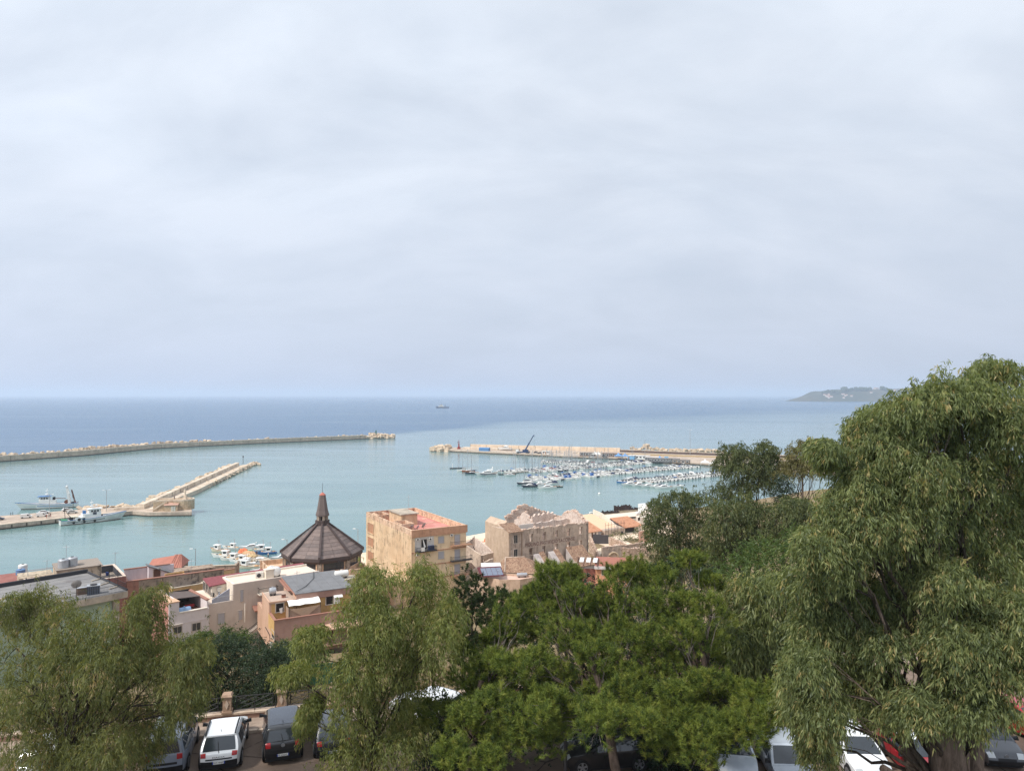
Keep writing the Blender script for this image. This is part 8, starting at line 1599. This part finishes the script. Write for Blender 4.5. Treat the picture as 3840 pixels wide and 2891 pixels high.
F_GRASS = foliage_mat('dry_grass', [(0, (.16, .115, .05)), (.6, (.27, .20, .09)), (1, (.12, .13, .045))], .3, .02)
B_EUC = bark('eucalyptus_bark', (.075, .055, .042), (.20, .15, .12)); B_DARKB = bark('dark_bark', (.030, .024, .018), (.085, .066, .05)); B_PINE = bark('pine_bark', (.040, .030, .024), (.11, .08, .065)); B_GREY = bark('grey_twig', (.10, .085, .075), (.19, .165, .145))
def unit(v): return v / np.maximum(np.linalg.norm(v, axis=-1, keepdims=True), 1e-9)
def blades(name, P, D, L, Wd, droop, tint, mat, single=False):
    """leaf blades as one mesh: P base, D direction, L length, Wd width"""
    n = len(P); S_ = unit(np.cross(D, NR.normal(size=(n, 3)))); L = L[:, None]; Wd = Wd[:, None]
    mid = P + D * L * .5; tip = P + D * L; tip[:, 2] -= (droop[:, None] * L)[:, 0]; mid[:, 2] -= (droop[:, None] * L)[:, 0] * .2
    if single:
        V = np.stack([P - S_ * Wd * .5, P + S_ * Wd * .5, tip], 1); k = 3; loops = np.arange(n * 3); starts = np.arange(n) * 3; tot = np.full(n, 3)
    else:
        V = np.stack([P, mid - S_ * Wd * .5, tip, mid + S_ * Wd * .5], 1); k = 4; loops = np.arange(n * 4); starts = np.arange(n) * 4; tot = np.full(n, 4)
    me = bpy.data.meshes.new(name); me.vertices.add(n * k); me.vertices.foreach_set('co', V.reshape(-1).astype(np.float32)); me.loops.add(len(loops)); me.loops.foreach_set('vertex_index', loops.astype(np.int32)); me.polygons.add(len(starts)); me.polygons.foreach_set('loop_start', starts.astype(np.int32)); me.update(calc_edges=True)
    a = me.attributes.new('tint', 'FLOAT', 'POINT'); a.data.foreach_set('value', np.repeat(tint, k).astype(np.float32)); me.materials.append(mat); return me
def blob_points(B, n, shell=.55, up=.25, dome=None):
    """n points in each ellipsoid-ish clump, mostly near its uneven surface; returns points, outward directions"""
    P, O = [], []
    for (c, r) in B:
        k = n if isinstance(n, int) else max(3, int(n * (r[0] * r[2] + r[0] * r[1] + r[1] * r[2]) / 3)); d = NR.normal(size=(k, 3)); d[:, 2] += up * np.abs(NR.normal(size=k)); d = unit(d)
        if dome is not None: d[:, 2] = np.where(d[:, 2] < dome, -d[:, 2] * .8, d[:, 2]); d = unit(d)
        ph = NR.uniform(0, 6.28, 6); lump = 1 + .26 * np.sin(d[:, 0] * 4.1 + ph[0]) * np.sin(d[:, 1] * 3.7 + ph[1]) + .2 * np.sin(d[:, 2] * 5.3 + ph[2]) + .16 * np.sin(d[:, 0] * 9 + d[:, 2] * 7 + ph[3])
        rad = (shell + (1 - shell) * NR.random(k) ** .7) * lump * np.where(NR.random(k) < .10, NR.uniform(1.05, 1.4, k), 1.0); P.append(np.array(c) + d * rad[:, None] * np.array(r)); O.append(d)
    return np.concatenate(P), np.concatenate(O)
def limb_tube(m, a, b, r0, r1, sag=.12, n=6, sides=6, wob=.05):
    a, b = Vector(a), Vector(b); L = (b - a).length; pts, rad = [], []
    for i in range(n + 1):
        t = i / n; p = a.lerp(b, t); p.z += sag * L * math.sin(math.pi * t) ; p += Vector((R.uniform(-1, 1), R.uniform(-1, 1), R.uniform(-1, 1))) * wob * L * math.sin(math.pi * t) * .5; pts.append(p); rad.append(r0 + (r1 - r0) * t ** .8)
    m.tube(pts, rad, sides); return pts
def clump(px, py, rx, ry, y, k=1.0, deep=None):
    """survey of a foliage clump: pixel centre, pixel half sizes, distance"""
    c = at(px, py, y); s = y / FPX; return ((c.x, c.y, c.z), (rx * s * k, (deep or max(rx, ry) * .9) * s * k, ry * s * k))
def tree(name, label, cat, base, spec, mat, barkm, style, density, trunk_r=.25, group=None, limbs=True, leafL=(.13, .2), leafW=(.016, .026), fork=.45, tw=6, twig=True, lean=None, tint_bias=0.0, dry=.04):
    """spec: clumps; style: weep / needle / fine; density: sprays per square metre of clump"""
    o = thing(name, label, cat, base, 0, group); B = [(tuple(np.array(c) - np.array(base)), r) for c, r in spec]
    zs = sorted(c[2] for c, r in B); mx = np.mean([c for c, r in B], axis=0); fz = zs[0] + (zs[-1] - zs[0]) * fork; lead = Vector((lean or (mx[0] * .5, mx[1] * .5, 0))); lead.z = max(1.0, fz)
    tk = MB(); pts = []; nseg = 7
    for i in range(nseg + 1):
        t = i / nseg; pts.append(Vector((lead.x * t ** 1.4, lead.y * t ** 1.4, lead.z * t)) + Vector((R.uniform(-1, 1), R.uniform(-1, 1), 0)) * trunk_r * .35 * (t > 0))
    tk.tube(pts, [trunk_r * (1.35 if i == 0 else 1) * (1 - .55 * i / nseg) for i in range(nseg + 1)], 12); tk.obj('trunk', barkm, o, smooth=60)
    if limbs:
        tws = MB()
        for c, r in B:
            t = min(.95, max(.62 if style == 'needle' else .25, (c[2] - 1.5) / max(lead.z, 1) * .55 + R.uniform(-.1, .1))); k = int(t * nseg); a = pts[k].lerp(pts[min(k + 1, nseg)], t * nseg - k); L = (Vector(c) - a).length
            lm = MB(); lp = limb_tube(lm, a, c, max(.025, min(.10, trunk_r * .34) * min(1, L / 4)), .022, .08 if style != 'needle' else .03, 7, 6, .1); lm.obj('limb', B_DARKB if barkm is B_EUC else barkm, o, smooth=60)
            if twig:
                for q in range(tw):
                    d = unit(NR.normal(size=3)); e = Vector(np.array(c) + d * np.array(r) * R.uniform(.6, 1.0)); s = lp[R.randint(3, 7)]; limb_tube(tws, s, e, .022, .006, .06, 4, 3, .12)
        if twig: tws.obj('twigs', B_GREY if style == 'needle' else barkm, o)['kind'] = 'stuff'
    P, O = blob_points(B, density, .42 if style != 'needle' else .72, .5 if style != 'needle' else .3, -.42 if style == 'needle' else None); m = len(P); bt = np.clip(NR.normal(.42 + tint_bias, .16, m), 0, .9); dr = NR.random(m) < dry
    if style == 'needle':
        k = 46; A = unit(O * .9 + np.array([0, 0, .75]) + NR.normal(size=(m, 3)) * .35); D = unit(np.repeat(A, k, 0) + unit(NR.normal(size=(m * k, 3))) * .95); PP = np.repeat(P, k, 0) - np.repeat(A, k, 0) * NR.uniform(0, .26, (m * k, 1)); LL = NR.uniform(*leafL, m * k); WW = NR.uniform(*leafW, m * k)
        tt = np.clip(np.repeat(bt + dr * .0, k) + NR.normal(0, .12, m * k), 0, .92); me = blades('crown', PP, D, LL, WW, np.full(m * k, .08), tt, mat, True)
    else:
        k = 13 if style == 'weep' else 16
        if style == 'weep':
            ln = NR.uniform(.25, .75, m); s = NR.random((m, k)); hang = np.stack([O[:, 0:1] * .22 * np.sin(s * 2.2) + NR.normal(0, .055, (m, k)), O[:, 1:2] * .22 * np.sin(s * 2.2) + NR.normal(0, .055, (m, k)), -s * ln[:, None] + .12 * np.sin(s * 3)], -1)
            PP = (P[:, None, :] + hang * (leafL[1] / .2)).reshape(-1, 3); D = unit(np.array([0, 0, -1.0]) + np.repeat(O, k, 0) * .35 + NR.normal(size=(m * k, 3)) * np.array([.55, .55, .42])); droop = NR.uniform(.05, .3, m * k)
        else:
            ax = unit(O * .8 + NR.normal(size=(m, 3)) * .6 + np.array([0, 0, .15])); s = NR.random((m, k, 1)); sd = unit(np.cross(ax, NR.normal(size=(m, 3)))); sg = np.where(NR.random((m, k, 1)) < .5, -1, 1); sc = leafL[1] * 4
            PP = (P[:, None] + ax[:, None] * s * sc).reshape(-1, 3); PP[:, 2] -= (s ** 2 * sc * .4).reshape(-1); D = unit((sd[:, None] * sg + ax[:, None] * .6 + NR.normal(size=(m, k, 3)) * .35).reshape(-1, 3)); droop = NR.uniform(0, .25, m * k)
        zz = NR.uniform(.65, 1.35, m * k); LL = NR.uniform(*leafL, m * k) * zz; WW = NR.uniform(*leafW, m * k) * zz; tt = np.clip(np.repeat(np.where(dr, .97, bt), k) + NR.normal(0, .10, m * k), 0, 1); me = blades('crown', PP, D, LL, WW, droop, tt, mat)
    cr = put('crown', me, o); cr['kind'] = 'stuff'; return o
def ground(x, y): return PK if y < wall_y(x) else ground_z(x, y)
def base_at(px, y): p = at(px, 2000, y); return (p.x, y, ground(p.x, y))

# weeping tree on the left
sp = [(60, 2430, 130, 160), (150, 2290, 80, 95), (230, 2350, 110, 110), (340, 2390, 120, 110), (455, 2400, 110, 120), (555, 2340, 52, 80), (585, 2450, 75, 75), (120, 2560, 160, 140), (310, 2540, 160, 130), (490, 2560, 150, 130), (660, 2500, 100, 90), (725, 2450, 60, 60), (715, 2570, 70, 90), (60, 2720, 140, 130), (240, 2720, 160, 130), (430, 2720, 150, 120), (570, 2680, 90, 90), (690, 2650, 40, 40), (330, 2850, 170, 90), (480, 2850, 100, 70), (130, 2860, 120, 80), (60, 2260, 40, 45), (555, 2240, 35, 40), (220, 2640, 120, 90), (380, 2660, 110, 90), (80, 2640, 110, 90), (300, 2790, 120, 80), (170, 2790, 110, 80), (420, 2800, 110, 80), (500, 2470, 90, 80), (260, 2450, 110, 90), (390, 2500, 110, 90), (560, 2770, 70, 60)]
tree('weeping_tree', 'sparse weeping tree with fine drooping leaves filling the lower left', 'tree', base_at(230, 27), [clump(a, b, c, d, 27 + R.uniform(-1.6, 2.0), 1.0, 120) for a, b, c, d in sp], F_WEEP, B_DARKB, 'weep', 280, .13, leafL=(.11, .18), leafW=(.020, .030), tw=7, fork=.5, dry=.06)
# slender tree in front of the ochre block
sp = [(1396, 2185, 80, 85), (1350, 2300, 85, 95), (1430, 2340, 55, 80), (1385, 2420, 90, 80), (1580, 2170, 75, 85), (1610, 2280, 100, 95), (1535, 2350, 60, 85), (1685, 2310, 52, 90), (1640, 2410, 85, 85), (1165, 2380, 54, 42), (1320, 2520, 100, 90), (1475, 2480, 85, 85), (1570, 2520, 90, 90), (1100, 2510, 58, 24), (1330, 2640, 100, 95), (1460, 2640, 110, 100), (1390, 2760, 130, 95), (1500, 2800, 110, 80), (1320, 2830, 100, 60), (1150, 2690, 24, 46), (1172, 2640, 22, 34), (1540, 2690, 60, 70)]
tree('slender_tree', 'slender pale-leaved tree with drooping sprays in front of the ochre block', 'tree', base_at(1400, 29), [clump(a, b, c, d, 29.5 + R.uniform(-1.6, 1.8), 1.0, 85) for a, b, c, d in sp], F_EUC, B_DARKB, 'weep', 330, .13, leafL=(.11, .18), leafW=(.025, .036), tw=6, fork=.55, tint_bias=.06)
# large eucalyptus on the right
sp = [(3725, 1400, 70, 62), (3640, 1470, 95, 80), (3530, 1480, 85, 75), (3430, 1520, 95, 85), (3335, 1565, 85, 65), (3255, 1600, 70, 60), (3232, 1690, 72, 72), (3330, 1680, 120, 100), (3480, 1640, 120, 105), (3630, 1610, 120, 110), (3770, 1560, 80, 95), (3830, 1640, 80, 120), (3222, 1805, 72, 72), (3300, 1810, 125, 110), (3450, 1790, 125, 110), (3610, 1780, 130, 115), (3760, 1780, 110, 120), (3150, 1915, 75, 75), (3250, 1950, 125, 110), (3400, 1950, 125, 115), (3560, 1950, 130, 115), (3720, 1960, 125, 120), (3850, 1930, 80, 140), (3055, 2035, 66, 58), (3130, 2070, 95, 95), (3270, 2100, 120, 110), (3420, 2110, 90, 100), (3700, 2120, 120, 100), (3830, 2120, 90, 120), (3015, 2180, 60, 72), (3095, 2230, 90, 90), (3220, 2260, 115, 105), (3340, 2260, 80, 90), (3700, 2250, 90, 60), (3560, 2160, 80, 75), (3480, 2190, 60, 70), (3600, 2270, 50, 45), (3050, 2350, 85, 85), (3160, 2400, 115, 100), (3290, 2400, 90, 90), (3800, 2290, 70, 80), (3540, 2390, 80, 70), (3660, 2380, 110, 85), (3790, 2400, 95, 95), (3600, 2490, 100, 75), (3740, 2500, 110, 80), (3020, 2490, 75, 70), (3110, 2540, 100, 80), (3250, 2540, 90, 80), (3310, 2650, 95, 60), (3080, 2660, 85, 80), (3000, 2620, 60, 80), (3420, 2640, 60, 60), (3590, 2650, 85, 70), (3700, 2620, 60, 50), (3060, 2780, 50, 70), (3120, 1700, 30, 40), (3090, 1660, 26, 16)]
bt = base_at(3545, 24.5)
big = tree('eucalyptus_tree', 'huge eucalyptus with thick trunk and hanging leaves filling the right edge', 'tree', bt, [clump(a, b, c, d, 24.5 + (-1.2 if b > 2280 and a > 3480 else R.uniform(-1.4, 2.2)), 1.0, 105) for a, b, c, d in sp], F_EUC2, B_EUC, 'weep', 470, .72, leafL=(.12, .2), leafW=(.028, .042), tw=5, fork=.55, lean=(-.35, .3, 0), dry=.07)
m = MB()
for dx, dy, r in ((-.75, .1, .38), (.7, -.1, .42), (.25, -.55, .34), (-.3, -.5, .3)): m.tube([(dx * 1.25, dy * 1.3, -.2), (dx * .95, dy, 1.4), (dx * 1.1, dy * .6, 3.2), (dx * 1.9, dy + .4, 6.0)], [r * 1.2, r, r * .8, r * .45], 10)
m.tube([(-.5, -.3, 2.6), (-1.3, -.4, 3.6), (-2.4, -.4, 4.4)], [.24, .2, .13], 8); m.obj('root_stem', B_EUC, big, smooth=60)
# the three front pines
poly_p = [(1640, 2500), (1700, 2420), (1790, 2370), (1900, 2330), (1925, 2270), (2000, 2190), (2050, 2140), (2110, 2115), (2180, 2170), (2240, 2240), (2290, 2180), (2376, 2085), (2450, 2110), (2500, 2150), (2560, 2080), (2590, 2045), (2640, 2110), (2700, 2140), (2725, 2280), (2735, 2480), (2860, 2550), (2945, 2620), (2900, 2720), (2850, 2800), (2750, 2790), (2620, 2790), (2500, 2720), (2420, 2690), (2350, 2740), (2200, 2750), (2080, 2790), (1960, 2830), (1850, 2840), (1720, 2790), (1650, 2720), (1630, 2600)]
def inside(p, poly):
    c = False; n = len(poly)
    for i in range(n):
        (x1, y1), (x2, y2) = poly[i], poly[(i + 1) % n]
        if (y1 > p[1]) != (y2 > p[1]) and p[0] < (x2 - x1) * (p[1] - y1) / (y2 - y1) + x1: c = not c
    return c
rp_ = random.Random(23); pts_ = []; low_ = [(1650, 2690), (1700, 2770), (1630, 2790), (1780, 2740), (1840, 2720), (1760, 2850), (1660, 2870), (1900, 2700), (1960, 2640), (2050, 2700), (2020, 2620), (2240, 2700), (2300, 2640), (2440, 2740), (2500, 2760), (2420, 2620), (2560, 2760), (2620, 2680), (2140, 2600), (1830, 2560), (2240, 2520), (2330, 2450), (2100, 2480), (2380, 2500), (2500, 2450), (1900, 2440), (2180, 2560), (2660, 2640), (2700, 2690), (2460, 2830), (2540, 2840)]
for (x, y) in [(2108, 2165), (2376, 2140), (2585, 2105), (2480, 2190), (2660, 2190), (1960, 2260), (2010, 2300), (1860, 2400), (1730, 2450), (2050, 2230), (2430, 2280), (2560, 2260), (2660, 2310), (2560, 2400), (2440, 2420), (2320, 2360), (2650, 2440), (2290, 2250), (1800, 2590), (1850, 2640), (1990, 2700), (1960, 2760), (2310, 2540), (2480, 2540), (2390, 2570), (2520, 2600), (2230, 2590), (2640, 2560), (2840, 2620), (2780, 2680), (2880, 2690), (2700, 2740), (2100, 2400), (2180, 2460), (2010, 2480), (2080, 2560), (1920, 2510), (1760, 2540), (2400, 2660), (2560, 2690), (2260, 2680), (1880, 2790), (1740, 2700), (1700, 2840), (1830, 2855), (2620, 2830), (2500, 2800), (2100, 2660), (2800, 2760), (2180, 2330), (1850, 2480), (2740, 2600), (2010, 2230), (2160, 2240), (2250, 2310), (2080, 2320), (2200, 2390), (2320, 2290), (1900, 2350), (2140, 2170), (2060, 2170), (2230, 2460), (2330, 2170), (2440, 2170), (2520, 2330), (2370, 2430), (2060, 2640), (2330, 2620), (2590, 2620), (2480, 2680), (2900, 2640), (2760, 2740), (2640, 2760), (2080, 2740), (2010, 2780), (2240, 2730), (2420, 2720), (2560, 2770)]: pts_.append((x, y))
tries = 0
while len(pts_) < 84 and tries < 4000:
    tries += 1; x, y = rp_.uniform(1630, 2950), rp_.uniform(2045, 2840)
    if inside((x, y), poly_p) and all(math.hypot(x - a, y - b) > 62 for a, b in pts_): pts_.append((x, y))
groups_ = {0: [], 1: [], 2: []}
for i, (x, y) in enumerate(pts_):
    dpt = 25.6 + (2840 - y) / 760 * 9.5 + rp_.uniform(-1.3, 1.0) + (1.8 if i >= 78 else 0); s = 33 / dpt; r = rp_.uniform(56, 92) * (1.0 if y > 2300 else .85)
    groups_[0 if x < 2010 else 1 if x < 2440 else 2].append(clump(x, y, r * 1.04, r * .93, dpt, 1.0, r))
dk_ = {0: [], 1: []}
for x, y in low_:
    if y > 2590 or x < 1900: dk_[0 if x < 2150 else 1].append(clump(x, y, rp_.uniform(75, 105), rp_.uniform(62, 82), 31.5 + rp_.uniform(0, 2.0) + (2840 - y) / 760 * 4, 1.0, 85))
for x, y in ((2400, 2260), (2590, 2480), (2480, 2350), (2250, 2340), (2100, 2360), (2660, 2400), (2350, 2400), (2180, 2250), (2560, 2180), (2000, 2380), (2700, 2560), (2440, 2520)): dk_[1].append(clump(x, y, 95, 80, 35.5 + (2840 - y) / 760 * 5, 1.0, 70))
for gi, (px, lab) in enumerate(((1800, 'added near-black foliage standing in for shade behind the left umbrella pine'), (2470, 'added near-black foliage standing in for shade behind the right umbrella pines'))): tree('shade_filler', lab, 'tree', base_at(px, 32.5), dk_[gi], F_DARK, B_PINE, 'fine', 190, .18, leafL=(.12, .2), leafW=(.05, .075), fork=.3, tw=4, tint_bias=-.22)  # extra foliage added behind the pines, coloured near-black to paint their shaded gaps
for gi, (px, dp, lab, ln) in enumerate(((1735, 27.5, 'left of three umbrella pines, spreading low over the car park edge', (.6, 1.5, 0)), (2345, 27.0, 'middle umbrella pine with bare leaning trunk above the dark car', (-1.0, 2.6, 0)), (2665, 28.5, 'right of three umbrella pines, beside the large eucalyptus', (.2, 2.0, 0)))):
    tree('umbrella_pine', lab, 'tree', base_at(px, dp), groups_[gi], F_PINE, B_PINE, 'needle', 175, .24, leafL=(.14, .23), leafW=(.013, .019), fork=.5, tw=9, lean=ln, tint_bias=.14)
# dark pines and shrubs further down the slope
tree('dark_pine', 'dense dark green pine left of the tan solar-roofed house', 'tree', base_at(1770, 56), [clump(*q, 56 + R.uniform(-1, 1), 1.0, 80) for q in ((1770, 2205, 65, 52), (1735, 2275, 70, 65), (1805, 2280, 62, 68), (1765, 2350, 85, 65), (1725, 2400, 60, 55), (1800, 2420, 80, 50))], F_DPINE, B_PINE, 'needle', 95, .26, leafL=(.22, .36), leafW=(.03, .045), fork=.3, twig=False)
tree('dark_pine', 'smaller dark pine in front of the tan solar-roofed house', 'tree', base_at(1890, 54), [clump(*q, 54 + R.uniform(-1, 1), 1.0, 70) for q in ((1885, 2245, 50, 40), (1860, 2305, 58, 52), (1915, 2320, 48, 50), (1870, 2380, 75, 48), (1830, 2440, 70, 40))], F_DPINE, B_PINE, 'needle', 95, .22, leafL=(.22, .36), leafW=(.03, .045), fork=.3, twig=False, tint_bias=.12)
tree('feathery_tree', 'dark feathery-leaved tree overhanging the railing below the white house', 'tree', base_at(850, 42), [clump(*q, 42 + R.uniform(-1.2, 1.4), 1.0, 95) for q in ((745, 2462, 62, 52), (830, 2442, 75, 50), (920, 2462, 80, 55), (1000, 2482, 70, 48), (780, 2518, 85, 70), (890, 2518, 95, 75), (990, 2528, 80, 65), (1060, 2492, 50, 38), (810, 2608, 90, 65), (920, 2608, 85, 60), (780, 2668, 75, 45), (880, 2668, 70, 40), (1050, 2548, 50, 50), (1010, 2598, 50, 40), (730, 2578, 55, 70), (710, 2658, 40, 50), (960, 2658, 45, 35))], F_DARK, B_PINE, 'fine', 430, .2, leafL=(.08, .14), leafW=(.028, .042), fork=.4, tw=5)
m = None
for lab, px, y, cl, mt in (('tall arching shrub shoots above the feathery tree, against the white house', 770, 47, ((700, 2425, 45, 30), (765, 2405, 20, 34), (850, 2395, 26, 34), (905, 2400, 34, 24)), F_GREEN), ('bushy green shrub beyond the railing, right of the feathery tree', 1110, 47, ((1100, 2480, 60, 45), (1150, 2510, 60, 50), (1080, 2560, 50, 45), (1180, 2460, 50, 35)), F_GREEN), ('dark shrub beside the garden netting', 1130, 50, ((1090, 2435, 45, 28), (1140, 2450, 40, 30)), F_DARK), ('yellow-green shrub under the terracotta house', 1070, 60, ((1060, 2430, 40, 22), (1110, 2440, 35, 20)), F_EUC),
                          ('grey-green bushes inside the walls below the seafront houses', 2340, 260, ((2310, 2012, 22, 12), (2335, 2016, 24, 14), (2362, 2022, 24, 16), (2385, 2016, 22, 20), (2395, 2004, 14, 14)), F_OLIVE), ('small palm-like shrubs on the quay left of the seafront houses', 2228, 300, ((2228, 1948, 14, 7), (2240, 1946, 8, 7)), F_DARK)):
    far = y > 150; p = base_at(px, y); tree('shrub', lab, 'shrub', p, [clump(*q, y + R.uniform(-.8, .8), 1.0) for q in cl], mt, B_PINE, 'fine', 22 if far else 200, .07, leafL=(.3, .5) if far else (.08, .14), leafW=(.14, .22) if far else (.03, .045), limbs=not far, twig=False)
# trees between pines and eucalyptus
tree('eucalyptus_tree', 'grey-green eucalyptus between the right pine and the huge eucalyptus', 'tree', base_at(2880, 38), [clump(*q, 38 + R.uniform(-1.5, 1.5), 1.0, 90) for q in ((2790, 2215, 75, 65), (2870, 2190, 70, 60), (2900, 2290, 95, 80), (2790, 2310, 80, 80), (2860, 2390, 95, 80), (2950, 2400, 75, 80), (2790, 2450, 75, 80), (2890, 2490, 95, 75), (2970, 2520, 70, 75), (2810, 2540, 75, 60), (2910, 2590, 80, 60), (2980, 2640, 55, 70), (2740, 2380, 50, 60))], F_EUC2, B_EUC, 'weep', 210, .2, leafL=(.2, .32), leafW=(.045, .065), tw=4, tint_bias=-.05)
tree('green_shrub_tree', 'bright green bushy tree above the right pine', 'tree', base_at(2860, 55), [clump(*q, 55 + R.uniform(-1.5, 1.5), 1.0, 70) for q in ((2760, 2130, 60, 45), (2830, 2100, 65, 50), (2900, 2110, 65, 55), (2960, 2090, 50, 55), (2870, 2060, 50, 35), (2930, 2170, 60, 50), (2720, 2170, 45, 40), (2990, 2030, 40, 50))], F_GREEN, B_PINE, 'fine', 110, .18, leafL=(.14, .22), leafW=(.045, .07), twig=False)
BK = dict(style='weep', leafL=(.2, .32), leafW=(.055, .085), tw=3)
tree('eucalyptus_tree', 'dark rounded eucalyptus nearest the seafront houses', 'tree', base_at(2550, 72), [clump(*q, 72 + R.uniform(-2, 2), 1.0, 75) for q in ((2545, 1870, 65, 45), (2475, 1900, 48, 45), (2610, 1890, 60, 55), (2520, 1950, 75, 60), (2450, 1975, 38, 48), (2600, 1985, 75, 60), (2480, 2040, 55, 50), (2560, 2060, 75, 55), (2650, 2060, 60, 55), (2500, 2110, 50, 45), (2590, 2130, 60, 45))], F_OLIVE, B_EUC, density=190, trunk_r=.3, tint_bias=-.04, **BK)
tree('eucalyptus_tree', 'tall dark eucalyptus with two tops in front of the marina shore', 'tree', base_at(2800, 80), [clump(*q, 80 + R.uniform(-2, 2), 1.0, 55) for q in ((2752, 1690, 45, 38), (2790, 1715, 45, 40), (2720, 1735, 42, 36), (2765, 1765, 55, 40), (2870, 1680, 42, 34), (2890, 1725, 42, 40), (2850, 1740, 40, 40), (2830, 1795, 50, 40), (2770, 1830, 60, 40), (2700, 1850, 60, 45), (2880, 1800, 35, 50))], F_OLIVE, B_EUC, density=170, trunk_r=.28, **BK)
tree('eucalyptus_tree', 'golden-leaved thin tree with bare trunk against the harbour water', 'tree', base_at(3010, 78), [clump(*q, 78 + R.uniform(-1.5, 1.5), 1.0, 45) for q in ((3025, 1665, 42, 28), (2985, 1695, 42, 30), (3050, 1705, 38, 30), (2960, 1735, 42, 30), (3040, 1750, 34, 28), (2935, 1770, 38, 26), (3075, 1740, 20, 34), (2990, 1740, 30, 25))], F_GOLD, B_EUC, density=95, trunk_r=.2, **BK)
tree('eucalyptus_tree', 'broad olive eucalyptus filling the gap behind the green shrub tree', 'tree', base_at(2780, 66), [clump(*q, 66 + R.uniform(-2, 2), 1.0, 70) for q in ((2720, 1920, 62, 55), (2790, 1900, 60, 50), (2700, 1990, 62, 55), (2780, 1980, 65, 60), (2850, 1930, 45, 60), (2860, 2010, 60, 55), (2720, 2060, 62, 50), (2940, 1930, 52, 60), (2930, 2010, 60, 50), (2680, 2120, 55, 45), (2790, 2060, 60, 45), (3010, 1950, 40, 55), (2990, 1885, 45, 30))], F_OLIVE, B_EUC, density=190, trunk_r=.3, tint_bias=.04, **BK)
tree('cypress_like_tree', 'narrow very dark evergreen standing against the golden tree', 'tree', base_at(2935, 74), [clump(*q, 74, 1.0, 30) for q in ((2935, 1815, 24, 26), (2940, 1860, 30, 34), (2945, 1910, 32, 36), (2940, 1965, 36, 36))], F_DARK, B_PINE, 'fine', 90, .2, leafL=(.16, .26), leafW=(.05, .08), twig=False, tint_bias=-.2)
# dry grass in the garden beyond the railing
def grass():
    n = 26000; x = NR.uniform(-26, 22, n); y = wall_y(0) * 0 + np.array([wall_y(v) for v in x]) + .6 + NR.random(n) ** 1.3 * 22; z = np.array([ground_z(a, b) for a, b in zip(x, y)]); P = np.stack([x, y, z], 1); D = unit(np.array([0, 0, 1.0]) + NR.normal(size=(n, 3)) * .45); D[:, 2] = np.abs(D[:, 2])
    o = put('dry_grass', blades('dry_grass', P, D, NR.uniform(.15, .5, n), NR.uniform(.012, .03, n), NR.uniform(0, .3, n), np.clip(NR.normal(.5, .25, n), 0, 1), F_GRASS, True)); tag(o, 'tall dry grass on the slope beyond the railing', 'grass', kind='stuff')
grass()
